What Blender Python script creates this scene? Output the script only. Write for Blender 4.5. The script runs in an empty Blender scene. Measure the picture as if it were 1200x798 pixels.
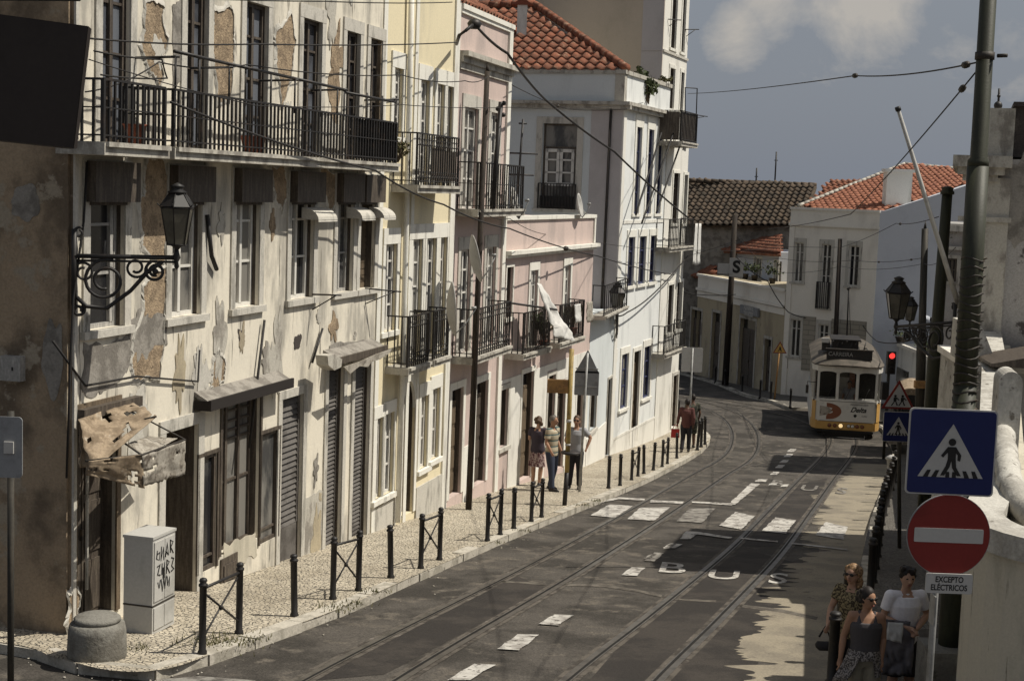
import bpy, bmesh, math, random
from mathutils import Vector, Matrix, noise as mnoise
random.seed(7)
R = math.radians
SC = bpy.context.scene
COL = SC.collection
# ------------------------------------------------------------------ camera model (photo is 1200 x 798)
F = 1720.0; CX, CY = 600.0, 399.0; CAMH = 10.0
PITCH = math.atan(178 / F); ROLL = R(2.05)
FW = Vector((0, math.cos(PITCH), -math.sin(PITCH)))
_r0 = Vector((1, 0, 0)); _u0 = _r0.cross(FW)
RT = _r0 * math.cos(ROLL) + _u0 * math.sin(ROLL)
UP = _u0 * math.cos(ROLL) - _r0 * math.sin(ROLL)
EYE = Vector((0, 0, CAMH))

def ray(px, py): return FW + RT * ((px - CX) / F) - UP * ((py - CY) / F)

def drop(y):
    y = max(y, -3.0)
    if y < 43: return 3.6 + .1 * y
    if y < 55:
        t = (y - 43) / 12; return 7.9 + 1.2 * (t - t * t / 2)
    if y < 58: return 8.5
    return 8.5 + .05 * (min(y, 80) - 58)

def G(y): return CAMH - drop(y)

def gnd(px, py, dz=0.0):
    d = ray(px, py); lo, hi = 3.0, 300.0
    for _ in range(50):
        m = (lo + hi) / 2; P = EYE + d * (m / d.y)
        if P.z > G(P.y) + dz: lo = m
        else: hi = m
    return P

def at(px, py, Y):
    d = ray(px, py); return EYE + d * (Y / d.y)

# ------------------------------------------------------------------ materials
def _n(nt, t, **kw):
    n = nt.nodes.new(t)
    for k, v in kw.items(): setattr(n, k, v)
    return n

def mat(name, c, rough=.8, c2=None, sc=2.0, lo=.45, hi=.6, st=(1, 1, 1), c3=None, sc3=9.0, lo3=.58, hi3=.66, st3=(1, 1, 1),
        bump=0.0, bsc=60.0, metal=0.0, fine=.12, emit=0.0, spec=.3, alpha=1.0):
    m = bpy.data.materials.new(name); m.use_nodes = True
    nt = m.node_tree; L = nt.links; b = nt.nodes['Principled BSDF']
    b.inputs['Roughness'].default_value = rough; b.inputs['Metallic'].default_value = metal
    b.inputs['Specular IOR Level'].default_value = spec
    tc = _n(nt, 'ShaderNodeTexCoord')
    def noise(scale, st_, detail=6, off=0.0):
        mp = _n(nt, 'ShaderNodeMapping'); mp.inputs['Scale'].default_value = st_; mp.inputs['Location'].default_value = (off, off * .7, off * .3)
        L.new(tc.outputs['Object'], mp.inputs['Vector'])
        n = _n(nt, 'ShaderNodeTexNoise'); n.inputs['Scale'].default_value = scale; n.inputs['Detail'].default_value = detail
        n.inputs['Roughness'].default_value = .62
        L.new(mp.outputs['Vector'], n.inputs['Vector']); return n.outputs['Fac']
    def ramp(f, a, z):
        r = _n(nt, 'ShaderNodeMapRange'); r.inputs['From Min'].default_value = a; r.inputs['From Max'].default_value = z
        r.interpolation_type = 'SMOOTHSTEP'; L.new(f, r.inputs['Value']); return r.outputs['Result']
    def mix(f, a, bcol, typ='MIX'):
        x = _n(nt, 'ShaderNodeMix', data_type='RGBA', blend_type=typ)
        if isinstance(f, float): x.inputs[0].default_value = f
        else: L.new(f, x.inputs[0])
        for i, v in ((6, a), (7, bcol)):
            if isinstance(v, tuple): x.inputs[i].default_value = (*v[:3], 1)
            else: L.new(v, x.inputs[i])
        return x.outputs[2]
    cur = tuple(c)
    if c2 is not None: cur = mix(ramp(noise(sc, st), lo, hi), cur, tuple(c2))
    if c3 is not None: cur = mix(ramp(noise(sc3, st3, off=5.3), lo3, hi3), cur, tuple(c3))
    if fine > 0:
        v = noise(35, (1, 1, 1), 4)
        r = _n(nt, 'ShaderNodeMapRange'); r.inputs['From Min'].default_value = .3; r.inputs['From Max'].default_value = .7
        r.inputs['To Min'].default_value = 1 - fine; r.inputs['To Max'].default_value = 1 + fine * .6; L.new(v, r.inputs['Value'])
        hs = _n(nt, 'ShaderNodeHueSaturation'); L.new(r.outputs['Result'], hs.inputs['Value'])
        if isinstance(cur, tuple): hs.inputs['Color'].default_value = (*cur[:3], 1)
        else: L.new(cur, hs.inputs['Color'])
        cur = hs.outputs['Color']
    if isinstance(cur, tuple): b.inputs['Base Color'].default_value = (*cur[:3], 1)
    else: L.new(cur, b.inputs['Base Color'])
    if bump > 0:
        bp = _n(nt, 'ShaderNodeBump'); bp.inputs['Strength'].default_value = bump; bp.inputs['Distance'].default_value = .02
        L.new(noise(bsc, (1, 1, 1), 5, 2.0), bp.inputs['Height']); L.new(bp.outputs['Normal'], b.inputs['Normal'])
    if emit > 0:
        b.inputs['Emission Color'].default_value = (*c[:3], 1); b.inputs['Emission Strength'].default_value = emit
    if alpha < 1: b.inputs['Alpha'].default_value = alpha
    return m

def cobble_mat(name, c, c2, scale=9.0, joint=(.10, .09, .075)):
    m = bpy.data.materials.new(name); m.use_nodes = True
    nt = m.node_tree; L = nt.links; b = nt.nodes['Principled BSDF']; b.inputs['Roughness'].default_value = .75
    tc = _n(nt, 'ShaderNodeTexCoord')
    v = _n(nt, 'ShaderNodeTexVoronoi'); v.inputs['Scale'].default_value = scale; L.new(tc.outputs['Object'], v.inputs['Vector'])
    v2 = _n(nt, 'ShaderNodeTexVoronoi', feature='DISTANCE_TO_EDGE'); v2.inputs['Scale'].default_value = scale; L.new(tc.outputs['Object'], v2.inputs['Vector'])
    nz = _n(nt, 'ShaderNodeTexNoise'); nz.inputs['Scale'].default_value = .7; nz.inputs['Detail'].default_value = 8; nz.inputs['Roughness'].default_value = .7; L.new(tc.outputs['Object'], nz.inputs['Vector'])
    sep = _n(nt, 'ShaderNodeSeparateColor'); L.new(v.outputs['Color'], sep.inputs['Color'])
    x = _n(nt, 'ShaderNodeMix', data_type='RGBA'); x.inputs[6].default_value = (*c, 1); x.inputs[7].default_value = (*c2, 1); L.new(sep.outputs[0], x.inputs[0])
    r0 = _n(nt, 'ShaderNodeMapRange'); r0.inputs['From Min'].default_value = .42; r0.inputs['From Max'].default_value = .64; r0.inputs['To Min'].default_value = 0; r0.inputs['To Max'].default_value = .55; L.new(nz.outputs['Fac'], r0.inputs['Value'])
    y = _n(nt, 'ShaderNodeMix', data_type='RGBA'); L.new(r0.outputs['Result'], y.inputs[0]); L.new(x.outputs[2], y.inputs[6]); y.inputs[7].default_value = (c2[0] * .62, c2[1] * .58, c2[2] * .52, 1)
    r1 = _n(nt, 'ShaderNodeMapRange'); r1.inputs['From Min'].default_value = .02; r1.inputs['From Max'].default_value = .1; L.new(v2.outputs['Distance'], r1.inputs['Value'])
    z = _n(nt, 'ShaderNodeMix', data_type='RGBA'); L.new(r1.outputs['Result'], z.inputs[0]); z.inputs[6].default_value = (*joint, 1); L.new(y.outputs[2], z.inputs[7])
    L.new(z.outputs[2], b.inputs['Base Color'])
    bp = _n(nt, 'ShaderNodeBump'); bp.inputs['Strength'].default_value = .8; bp.inputs['Distance'].default_value = .02; L.new(r1.outputs['Result'], bp.inputs['Height']); L.new(bp.outputs['Normal'], b.inputs['Normal'])
    return m

def brick_mat(name, c, c2, joint, bw, bh, rot=(R(90), 0, 0)):
    m = bpy.data.materials.new(name); m.use_nodes = True
    nt = m.node_tree; L = nt.links; b = nt.nodes['Principled BSDF']; b.inputs['Roughness'].default_value = .8
    tc = _n(nt, 'ShaderNodeTexCoord'); dt = _n(nt, 'ShaderNodeVectorMath', operation='DOT_PRODUCT'); dt.inputs[1].default_value = rot; L.new(tc.outputs['Object'], dt.inputs[0])
    sx_ = _n(nt, 'ShaderNodeSeparateXYZ'); L.new(tc.outputs['Object'], sx_.inputs[0]); mp = _n(nt, 'ShaderNodeCombineXYZ'); L.new(dt.outputs['Value'], mp.inputs[0]); L.new(sx_.outputs['Z'], mp.inputs[1])
    k = _n(nt, 'ShaderNodeTexBrick'); k.inputs['Scale'].default_value = 1; k.inputs['Brick Width'].default_value = bw; k.inputs['Row Height'].default_value = bh
    k.inputs['Mortar Size'].default_value = .018; k.inputs['Color1'].default_value = (*c, 1); k.inputs['Color2'].default_value = (*c2, 1); k.inputs['Mortar'].default_value = (*joint, 1)
    L.new(mp.outputs['Vector'], k.inputs['Vector']); L.new(k.outputs['Color'], b.inputs['Base Color'])
    return m

M = {}
def defm(k, *a, **kw): M[k] = mat(k, *a, **kw)
GR = (.30, .28, .25)
defm('decayed_plaster', (.68, .63, .525), .9, (.37, .345, .295), .95, .44, .62, (1.6, 1.6, .5), (.16, .145, .12), 2.6, .58, .68, (3, 3, .30), bump=.22, bsc=9, fine=.07)
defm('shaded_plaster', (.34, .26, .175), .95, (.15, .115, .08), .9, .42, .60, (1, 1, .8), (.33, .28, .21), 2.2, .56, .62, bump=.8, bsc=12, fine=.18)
defm('stone_trim', (.50, .475, .42), .85, (.30, .285, .25), 2.2, .50, .66, (2, 2, .6), (.13, .12, .10), 6, .64, .72, (1, 1, .4), bump=.2, bsc=25, fine=.16)
defm('stone_slab', (.44, .415, .36), .85, (.24, .22, .19), 3.5, .46, .62, (1, 1, .5), bump=.3, bsc=25, fine=.18)
defm('bare_brick', (.37, .28, .185), .95, (.24, .18, .12), 7, .4, .6, (1, 1, 1), (.12, .09, .06), 14, .60, .67, bump=1.0, bsc=34, fine=.3)
defm('grey_render', (.27, .25, .22), .95, (.17, .155, .135), 3, .45, .6, bump=.4, bsc=25, fine=.2)
defm('yellow_plaster', (.70, .62, .43), .9, (.56, .50, .36), .8, .48, .68, (1.2, 1.2, .35), (.38, .34, .26), 3.0, .70, .80, (3, 3, .25), bump=.1, bsc=18, fine=.1)
defm('white_trim', (.72, .70, .63), .8, (.52, .50, .45), 2.0, .50, .70, (2, 2, .4), fine=.1)
defm('pink_plaster', (.55, .44, .395), .9, (.42, .345, .315), 1.0, .46, .66, (1.2, 1.2, .4), (.26, .22, .2), 4.0, .66, .74, (3, 3, .4), bump=.15, bsc=18, fine=.12)
defm('white_plaster', (.70, .68, .62), .85, (.50, .48, .43), 1.3, .50, .70, (1.5, 1.5, .4), (.33, .31, .28), 4, .68, .76, (3, 3, .3), bump=.1, bsc=20, fine=.1)
defm('blue_white_plaster', (.70, .71, .69), .85, (.51, .52, .51), 1.0, .5, .7, (1.5, 1.5, .4), (.36, .36, .35), 4, .68, .78, (3, 3, .3), fine=.08)
defm('blue_plaster', (.58, .61, .61), .9, (.50, .53, .53), .7, .45, .65, (1, 1, .5), (.25, .25, .24), 3.5, .66, .76, (2, 2, .3), fine=.08)
defm('beige_render', (.50, .43, .34), .9, (.43, .37, .29), .5, .42, .62, (1, 1, .6), fine=.08)
defm('lilac_render', (.47, .44, .43), .9, (.41, .38, .37), .6, .45, .65, fine=.08)
defm('ochre_wall', (.42, .36, .25), .9, (.31, .265, .19), 1.0, .45, .62, (1, 1, .4), (.14, .12, .09), 4, .64, .72, (2, 2, .4), bump=.2, fine=.15)
defm('cream_wall', (.78, .74, .66), .9, (.66, .62, .55), .8, .48, .68, (1, 1, .5), fine=.1)
defm('gable_grey', (.54, .56, .60), .9, (.47, .49, .53), .5, .48, .68, fine=.07)
defm('church_plaster', (.36, .345, .325), .95, (.27, .255, .24), .9, .46, .60, (1, 1, .6), (.09, .08, .075), 2.4, .60, .66, bump=.3, fine=.2)
defm('black_mould', (.06, .05, .045), .95, (.11, .095, .08), 2.2, .5, .64, bump=.4, fine=.3)
defm('parapet_white', (.50, .48, .43), .9, (.36, .34, .30), 2.2, .45, .60, (1, 1, .7), (.17, .155, .13), 5.5, .58, .66, bump=.7, bsc=14, fine=.2)
defm('wall_cream', (.50, .46, .37), .9, (.38, .35, .28), 1.3, .45, .62, (1.5, 1.5, .4), (.22, .20, .16), 3.5, .62, .70, (3, 3, .35), fine=.08, bump=.3)
defm('roof_tile', (.28, .105, .06), .9, (.18, .08, .05), 3.2, .40, .58, (1, 1, 1), (.36, .22, .145), 5, .56, .66, bump=.2, fine=.3)
defm('roof_tile_bright', (.35, .15, .09), .9, (.27, .11, .07), 3.5, .42, .60, (1, 1, 1), (.20, .09, .06), 6, .60, .72, fine=.2)
defm('roof_tile_old', (.115, .085, .06), .95, (.055, .045, .035), 2.5, .42, .60, (1, 1, 1), (.20, .15, .10), 7, .62, .70, fine=.35)
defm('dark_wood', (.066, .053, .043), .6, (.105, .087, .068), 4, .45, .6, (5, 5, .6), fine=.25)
defm('brown_wood', (.16, .12, .08), .7, (.10, .075, .05), 5, .4, .6, (5, 5, .5), fine=.25)
defm('white_wood', (.62, .60, .55), .6, (.50, .48, .44), 5, .5, .7, (3, 3, .6), fine=.1)
defm('grey_wood', (.30, .29, .27), .7, (.42, .40, .37), 5, .5, .6, (3, 3, .6), fine=.2)
defm('blue_wood', (.045, .05, .11), .5, (.07, .075, .14), 5, .5, .7, fine=.1)
defm('glass_dark', (.018, .018, .02), .12, (.05, .05, .05), 1.5, .5, .7, fine=0, spec=.5)
defm('glass_sky', (.13, .14, .16), .15, (.05, .052, .06), 1.2, .45, .62, (1, 1, .5), fine=0, spec=.5)
defm('glass_curtain', (.20, .19, .17), .25, (.05, .05, .05), 1.3, .45, .6, (1, 1, .4), fine=0, spec=.5)
defm('roller_metal', (.13, .12, .11), .65, (.08, .072, .065), 2, .45, .6, fine=.2)
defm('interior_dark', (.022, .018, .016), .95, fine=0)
defm('iron', (.018, .016, .015), .55, (.045, .032, .024), 5, .55, .68, fine=.2, spec=.4)
defm('iron_worn', (.04, .034, .028), .6, (.10, .075, .05), 8, .55, .68, fine=.3)
defm('pole_green', (.036, .038, .022), .55, (.026, .027, .017), 4, .45, .6, (4, 4, .5), (.06, .057, .042), 16, .66, .72, fine=.15, bump=.1)
defm('pole_dark', (.035, .032, .026), .7, (.06, .052, .04), 4, .45, .6, (4, 4, .4), fine=.2)
defm('pole_wood', (.026, .020, .016), .85, (.05, .038, .028), 6, .45, .6, (6, 6, .4), fine=.3)
defm('cable', (.02, .018, .017), .7, fine=0)
defm('galvanised', (.30, .30, .29), .5, (.22, .22, .21), 6, .45, .6, fine=.1, metal=.3)
defm('sign_back', (.24, .245, .25), .6, (.18, .18, .185), 5, .5, .65, fine=.1)
defm('sign_blue', (.010, .016, .085), .5, (.016, .024, .10), 2, .5, .7, fine=.05)
defm('sign_red', (.19, .022, .018), .5, (.15, .018, .015), 3, .45, .65, fine=.08)
defm('sign_white', (.42, .41, .39), .5, (.36, .35, .33), 5, .5, .7, fine=.05)
defm('sign_black', (.015, .014, .014), .5, fine=0)
defm('sign_yellow', (.50, .30, .08), .5, (.40, .24, .07), 5, .5, .7, fine=.1)
defm('post_yellow', (.36, .26, .09), .6, (.25, .18, .07), 8, .5, .65, fine=.15)
defm('sign_brown', (.36, .20, .075), .7, (.25, .14, .06), 6, .5, .65, fine=.2)
defm('lamp_glass', (.085, .078, .06), .3, (.05, .046, .036), 4, .45, .6, fine=.1, spec=.5)
defm('cabinet_grey', (.44, .43, .40), .6, (.34, .33, .30), 2.5, .5, .68, (1, 1, .5), fine=.08)
defm('concrete', (.20, .19, .165), .9, (.14, .13, .11), 3.5, .45, .6, (1, 1, 1), (.09, .08, .065), 9, .62, .7, bump=.6, bsc=30, fine=.2)
defm('kerb_stone', (.46, .425, .36), .85, (.31, .285, .235), 2.5, .45, .6, (1, 1, 1), (.13, .115, .09), 7, .62, .7, bump=.5, bsc=25, fine=.2)
defm('paint_white', (.48, .46, .42), .75, (.28, .26, .235), 3.5, .44, .60, (1, 1, 1), (.075, .066, .056), 10, .56, .62, fine=.15)
defm('paint_faded', (.24, .225, .20), .8, (.09, .08, .07), 5, .42, .60, (1, 1, 1), fine=.2)
defm('rail_steel', (.17, .155, .135), .38, (.10, .09, .078), 4, .45, .6, (1, 1, 1), metal=.6, fine=.15)
defm('rail_groove', (.012, .011, .010), .9, fine=0)
defm('rail_bed', (.098, .085, .070), .85, (.045, .038, .031), 3.5, .45, .6, (1, 1, 1), (.17, .15, .13), 9, .6, .68, bump=.3, fine=.25)
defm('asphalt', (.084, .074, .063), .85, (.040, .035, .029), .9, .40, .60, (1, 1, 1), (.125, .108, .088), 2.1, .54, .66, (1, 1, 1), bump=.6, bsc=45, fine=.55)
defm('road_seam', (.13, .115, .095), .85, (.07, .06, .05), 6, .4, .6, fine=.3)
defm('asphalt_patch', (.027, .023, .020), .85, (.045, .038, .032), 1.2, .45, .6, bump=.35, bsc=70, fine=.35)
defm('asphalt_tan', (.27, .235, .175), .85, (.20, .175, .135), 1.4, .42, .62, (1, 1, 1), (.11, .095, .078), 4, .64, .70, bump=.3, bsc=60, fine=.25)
defm('earth', (.13, .115, .09), .95, (.09, .08, .06), .3, .4, .6, fine=.2)
defm('canvas', (.31, .24, .165), .9, (.20, .15, .10), 5, .42, .6, (1, 1, 1), (.40, .34, .26), 8, .60, .68, fine=.25)
defm('canvas_pale', (.36, .33, .28), .9, (.22, .195, .16), 6, .42, .6, (1, 1, 1), (.12, .10, .08), 10, .58, .64, fine=.25)
defm('cloth_white', (.56, .55, .52), .9, (.46, .45, .43), 5, .5, .7, fine=.05)
defm('dish_white', (.40, .39, .365), .7, (.30, .29, .27), 5, .5, .7, fine=.08)
defm('sign_box_dark', (.022, .017, .015), .7, (.032, .025, .022), 2, .4, .6, fine=.1)
defm('sign_box_edge', (.20, .175, .16), .7, fine=.1)
defm('leaf', (.075, .09, .035), .7, (.045, .06, .022), 8, .4, .6, fine=.3)
defm('leaf_dry', (.13, .115, .05), .8, (.08, .08, .03), 8, .4, .6, fine=.3)
defm('clay', (.22, .07, .04), .8, fine=.1)
defm('tram_yellow', (.50, .29, .08), .5, (.40, .23, .07), 2, .5, .7, fine=.05, spec=.5)
defm('tram_white', (.60, .58, .53), .5, (.45, .43, .39), 2, .5, .68, fine=.05, spec=.5)
defm('tram_roof', (.075, .065, .052), .75, (.12, .10, .08), 2.0, .45, .6, fine=.15)
defm('tram_under', (.022, .02, .018), .8, fine=.1)
defm('tram_glass', (.012, .011, .010), .08, fine=0, spec=.6)
M['tram_pane'] = mat('tram_pane', (.01, .01, .01), .06, fine=0, spec=.6, alpha=.45)
defm('tram_brown', (.20, .075, .04), .5, fine=.05)
defm('lamp_on', (1, .72, .35), .4, fine=0, emit=.7)
defm('light_red', (1, .06, .05), .4, fine=0, emit=1.0)
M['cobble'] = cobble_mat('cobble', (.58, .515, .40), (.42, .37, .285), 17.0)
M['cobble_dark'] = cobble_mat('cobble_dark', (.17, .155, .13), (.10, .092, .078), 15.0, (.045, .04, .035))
M['ashlar'] = brick_mat('ashlar', (.33, .30, .24), (.285, .26, .21), (.19, .17, .14), .62, .22, (.766, -.643, 0))

# ------------------------------------------------------------------ mesh builder (world coordinates, localised on build)
class MB:
    def __init__(s): s.v = []; s.f = []; s.mi = []; s.sm = []
    def add(s, vs, fs, mi=0, smooth=False):
        o = len(s.v); s.v += [tuple(p) for p in vs]
        for f in fs: s.f.append(tuple(o + i for i in f)); s.mi.append(mi); s.sm.append(smooth)
    def hexa(s, p, mi=0):   # p: 4 bottom, 4 top in order
        s.add(p, [(0, 3, 2, 1), (4, 5, 6, 7), (0, 1, 5, 4), (1, 2, 6, 5), (2, 3, 7, 6), (3, 0, 4, 7)], mi)
    def box(s, x0, x1, y0, y1, z0, z1, mi=0, W=None):
        W = W or (lambda a, b, c: Vector((a, b, c)))
        s.hexa([W(x0, y0, z0), W(x1, y0, z0), W(x1, y1, z0), W(x0, y1, z0), W(x0, y0, z1), W(x1, y0, z1), W(x1, y1, z1), W(x0, y1, z1)], mi)
    def quad(s, a, b, c, d, mi=0): s.add([a, b, c, d], [(0, 1, 2, 3)], mi)
    def tube(s, pts, r, n=8, mi=0, caps=True, flat=None):
        pts = [Vector(p) for p in pts]
        rr = r if isinstance(r, (list, tuple)) else [r] * len(pts)
        prev = None; vs = []
        for i, p in enumerate(pts):
            t = (pts[min(i + 1, len(pts) - 1)] - pts[max(i - 1, 0)])
            if t.length < 1e-9: t = Vector((0, 0, 1))
            t.normalize()
            if prev is None:
                a = Vector((0, 0, 1)) if abs(t.z) < .9 else Vector((1, 0, 0))
                u = t.cross(a).normalized()
            else:
                u = prev - t * prev.dot(t)
                u = u.normalized() if u.length > 1e-6 else t.orthogonal().normalized()
            prev = u; w = t.cross(u)
            q = rr[i]
            qa, qb = q if isinstance(q, tuple) else (q, q)
            for k in range(n):
                a = 2 * math.pi * k / n; vs.append(p + u * (math.cos(a) * qa) + w * (math.sin(a) * qb))
        fs = []
        for i in range(len(pts) - 1):
            for k in range(n):
                a = i * n + k; b = i * n + (k + 1) % n; fs.append((a, b, b + n, a + n))
        if caps: fs.append(tuple(range(n - 1, -1, -1))); fs.append(tuple((len(pts) - 1) * n + k for k in range(n)))
        s.add(vs, fs, mi, True)
    def lathe(s, prof, o=(0, 0, 0), n=16, mi=0, smooth=True, X=None):
        o = Vector(o); vs = []; fs = []
        for (r, z) in prof:
            for k in range(n):
                a = 2 * math.pi * k / n; p = Vector((r * math.cos(a), r * math.sin(a), z))
                vs.append(o + (X @ p if X else p))
        for i in range(len(prof) - 1):
            for k in range(n):
                a = i * n + k; b = i * n + (k + 1) % n; fs.append((a, b, b + n, a + n))
        fs.append(tuple(range(n - 1, -1, -1))); fs.append(tuple((len(prof) - 1) * n + k for k in range(n)))
        s.add(vs, fs, mi, smooth)
    def ball(s, c, r, n=12, mi=0, sc=(1, 1, 1), X=None):
        pr = [(math.sin(math.pi * i / n) * 1.0, -math.cos(math.pi * i / n)) for i in range(n + 1)]
        c = Vector(c); vs = []; fs = []
        for (a, z) in pr:
            for k in range(n):
                t = 2 * math.pi * k / n; p = Vector((a * math.cos(t) * r * sc[0], a * math.sin(t) * r * sc[1], z * r * sc[2]))
                vs.append(c + (X @ p if X else p))
        for i in range(n):
            for k in range(n):
                x = i * n + k; y = i * n + (k + 1) % n; fs.append((x, y, y + n, x + n))
        s.add(vs, fs, mi, True)
    def prism(s, poly, ex, mi=0):   # poly: list of world points, ex: extrusion vector
        n = len(poly); poly = [Vector(p) for p in poly]; ex = Vector(ex)
        s.add(poly + [p + ex for p in poly], [tuple(range(n - 1, -1, -1)), tuple(range(n, 2 * n))] + [(i, (i + 1) % n, (i + 1) % n + n, i + n) for i in range(n)], mi)
    def build(s, name, m, parent=None, base=None, fix=True):
        me = bpy.data.meshes.new(name)
        off = Vector((0, 0, 0))
        if parent is not None:
            q = parent
            while q is not None: off += q.location; q = q.parent
        if base is not None: off += Vector(base)
        me.from_pydata([Vector(p) - off for p in s.v], [], s.f)
        ms = m if isinstance(m, (list, tuple)) else [m]
        for k in ms: me.materials.append(M[k] if isinstance(k, str) else k)
        for p, a, b in zip(me.polygons, s.mi, s.sm): p.material_index = a; p.use_smooth = b
        if fix:
            bm = bmesh.new(); bm.from_mesh(me); bmesh.ops.recalc_face_normals(bm, faces=bm.faces); bm.to_mesh(me); bm.free()
        o = bpy.data.objects.new(name, me); COL.objects.link(o)
        if parent is not None: o.parent = parent
        if base is not None: o.location = Vector(base)
        return o

def tag(o, label=None, cat=None, group=None, kind=None):
    if label: o['label'] = label
    if cat: o['category'] = cat
    if group: o['group'] = group
    if kind: o['kind'] = kind
    return o

def empty(name, loc, label=None, cat=None, group=None, rz=0):
    o = bpy.data.objects.new(name, None); COL.objects.link(o); o.location = Vector(loc); o.rotation_euler = (0, 0, rz)
    o.empty_display_size = .2
    return tag(o, label, cat, group)

def copy_tree(o, parent=None):
    c = o.copy(); COL.objects.link(c)
    if parent is not None: c.parent = parent
    for ch in list(o.children): copy_tree(ch, c)
    return c

def text_mesh(txt, name, m, parent, X, size=1.0, ext=.004, off=0.0, sx=1.0, shear=0.0, base=None, bold=0.0):
    """lettering as real thin mesh; X maps (x,y,z) of the flat text to world"""
    cu = bpy.data.curves.new(name, 'FONT'); cu.body = txt; cu.size = size; cu.extrude = ext; cu.offset = bold; cu.shear = shear
    cu.align_x = 'CENTER'; cu.align_y = 'CENTER'
    t = bpy.data.objects.new('tmp', cu); COL.objects.link(t)
    dg = bpy.context.evaluated_depsgraph_get(); dg.update()
    me = bpy.data.meshes.new_from_object(t.evaluated_get(dg)); bpy.data.objects.remove(t)
    mb = MB(); mb.add([X(v.co.x * sx, v.co.y, v.co.z) for v in me.vertices], [tuple(p.vertices) for p in me.polygons])
    return mb.build(name, m, parent, base, fix=False)

# ------------------------------------------------------------------ facade frames
class Fac:
    """s runs along the wall, t outwards to the right of that direction, z up"""
    def __init__(s, P0, heading=None, P1=None):
        s.P0 = Vector((P0[0], P0[1]))
        if P1 is not None: s.d = (Vector((P1[0], P1[1])) - s.P0).normalized()
        else: s.d = Vector((math.sin(R(heading)), math.cos(R(heading))))
        s.n = Vector((s.d.y, -s.d.x))
    def W(s, a, t, z):
        p = s.P0 + s.d * a + s.n * t; return Vector((p.x, p.y, z))
    def px(s, px, py, t=0.0):
        r = ray(px, py); q = s.P0 + s.n * t - EYE.xy; k = q.dot(s.n) / r.xy.dot(s.n); P = EYE + r * k
        return (P.xy - s.P0).dot(s.d), P.z
    def P(s, px, py, t=0.0):
        a, z = s.px(px, py, t); return s.W(a, t, z)
    def op(s, xl, xr, yt, yb, t=0.0):
        """opening from pixel extents (x at mid height)"""
        ym = (yt + yb) / 2; xm = (xl + xr) / 2
        return [s.px(xl, ym, t)[0], s.px(xr, ym, t)[0], s.px(xm, yb, t)[1], s.px(xm, yt, t)[1]]

def wall(fac, root, s0, s1, z0, z1, ops, m, depth=6.0, dep=.22, name='wall', caps=True, t=0.0):
    """closed wall block with real pockets for its openings"""
    ops = [o for o in ops]
    xs = sorted(set([s0, s1] + [v for o in ops for v in (o[0], o[1]) if s0 < v < s1]))
    zs = sorted(set([z0, z1] + [v for o in ops for v in (o[2], o[3]) if z0 < v < z1]))
    mb = MB(); W = lambda a, b, c: fac.W(a, t + b, c)
    for i in range(len(xs) - 1):
        a, b = xs[i], xs[i + 1]; run = None
        for j in range(len(zs) - 1):
            c, d = zs[j], zs[j + 1]; mx, mz = (a + b) / 2, (c + d) / 2
            hole = any(o[0] < mx < o[1] and o[2] < mz < o[3] for o in ops)
            if not hole: mb.quad(W(a, 0, c), W(b, 0, c), W(b, 0, d), W(a, 0, d))
    for o in ops:
        a, b, c, d = o[:4]; e = o[4] if len(o) > 4 else dep
        mb.quad(W(a, 0, c), W(a, -e, c), W(a, -e, d), W(a, 0, d)); mb.quad(W(b, -e, c), W(b, -.045, c), W(b, -.045, d), W(b, -e, d), 2); mb.quad(W(b, -.045, c), W(b, 0, c), W(b, 0, d), W(b, -.045, d))  # far reveal lined in a dark colour that paints in its shade
        mb.quad(W(a, 0, d), W(b, 0, d), W(b, -e, d), W(a, -e, d)); mb.quad(W(a, 0, c), W(a, -e, c), W(b, -e, c), W(b, 0, c))
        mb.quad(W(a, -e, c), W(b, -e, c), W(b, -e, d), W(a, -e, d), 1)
    if caps:
        mb.quad(W(s0, 0, z0), W(s0, -depth, z0), W(s0, -depth, z1), W(s0, 0, z1)); mb.quad(W(s1, -depth, z0), W(s1, 0, z0), W(s1, 0, z1), W(s1, -depth, z1))
        mb.quad(W(s0, -depth, z0), W(s1, -depth, z0), W(s1, -depth, z1), W(s0, -depth, z1)); mb.quad(W(s0, 0, z1), W(s1, 0, z1), W(s1, -depth, z1), W(s0, -depth, z1))
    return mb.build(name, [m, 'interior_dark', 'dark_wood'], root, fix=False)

def surround(fac, root, o, name, m='stone_trim', w=.13, proud=.025, t=0.0, sill=.06, lintel=None):
    a, b, c, d = o[:4]; mb = MB(); W = lambda x, y, z: fac.W(x, t + y, z)
    l = lintel or w
    mb.box(a - w, a, .001, proud, c, d, W=W); mb.box(b, b + w, .001, proud, c, d, W=W)
    mb.box(a - w, b + w, .001, proud + .004, d, d + l, W=W)
    if sill: mb.box(a - w - .03, b + w + .03, -.02, proud + sill, c - .09, c, W=W)
    return mb.build(name, m, root)

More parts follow.
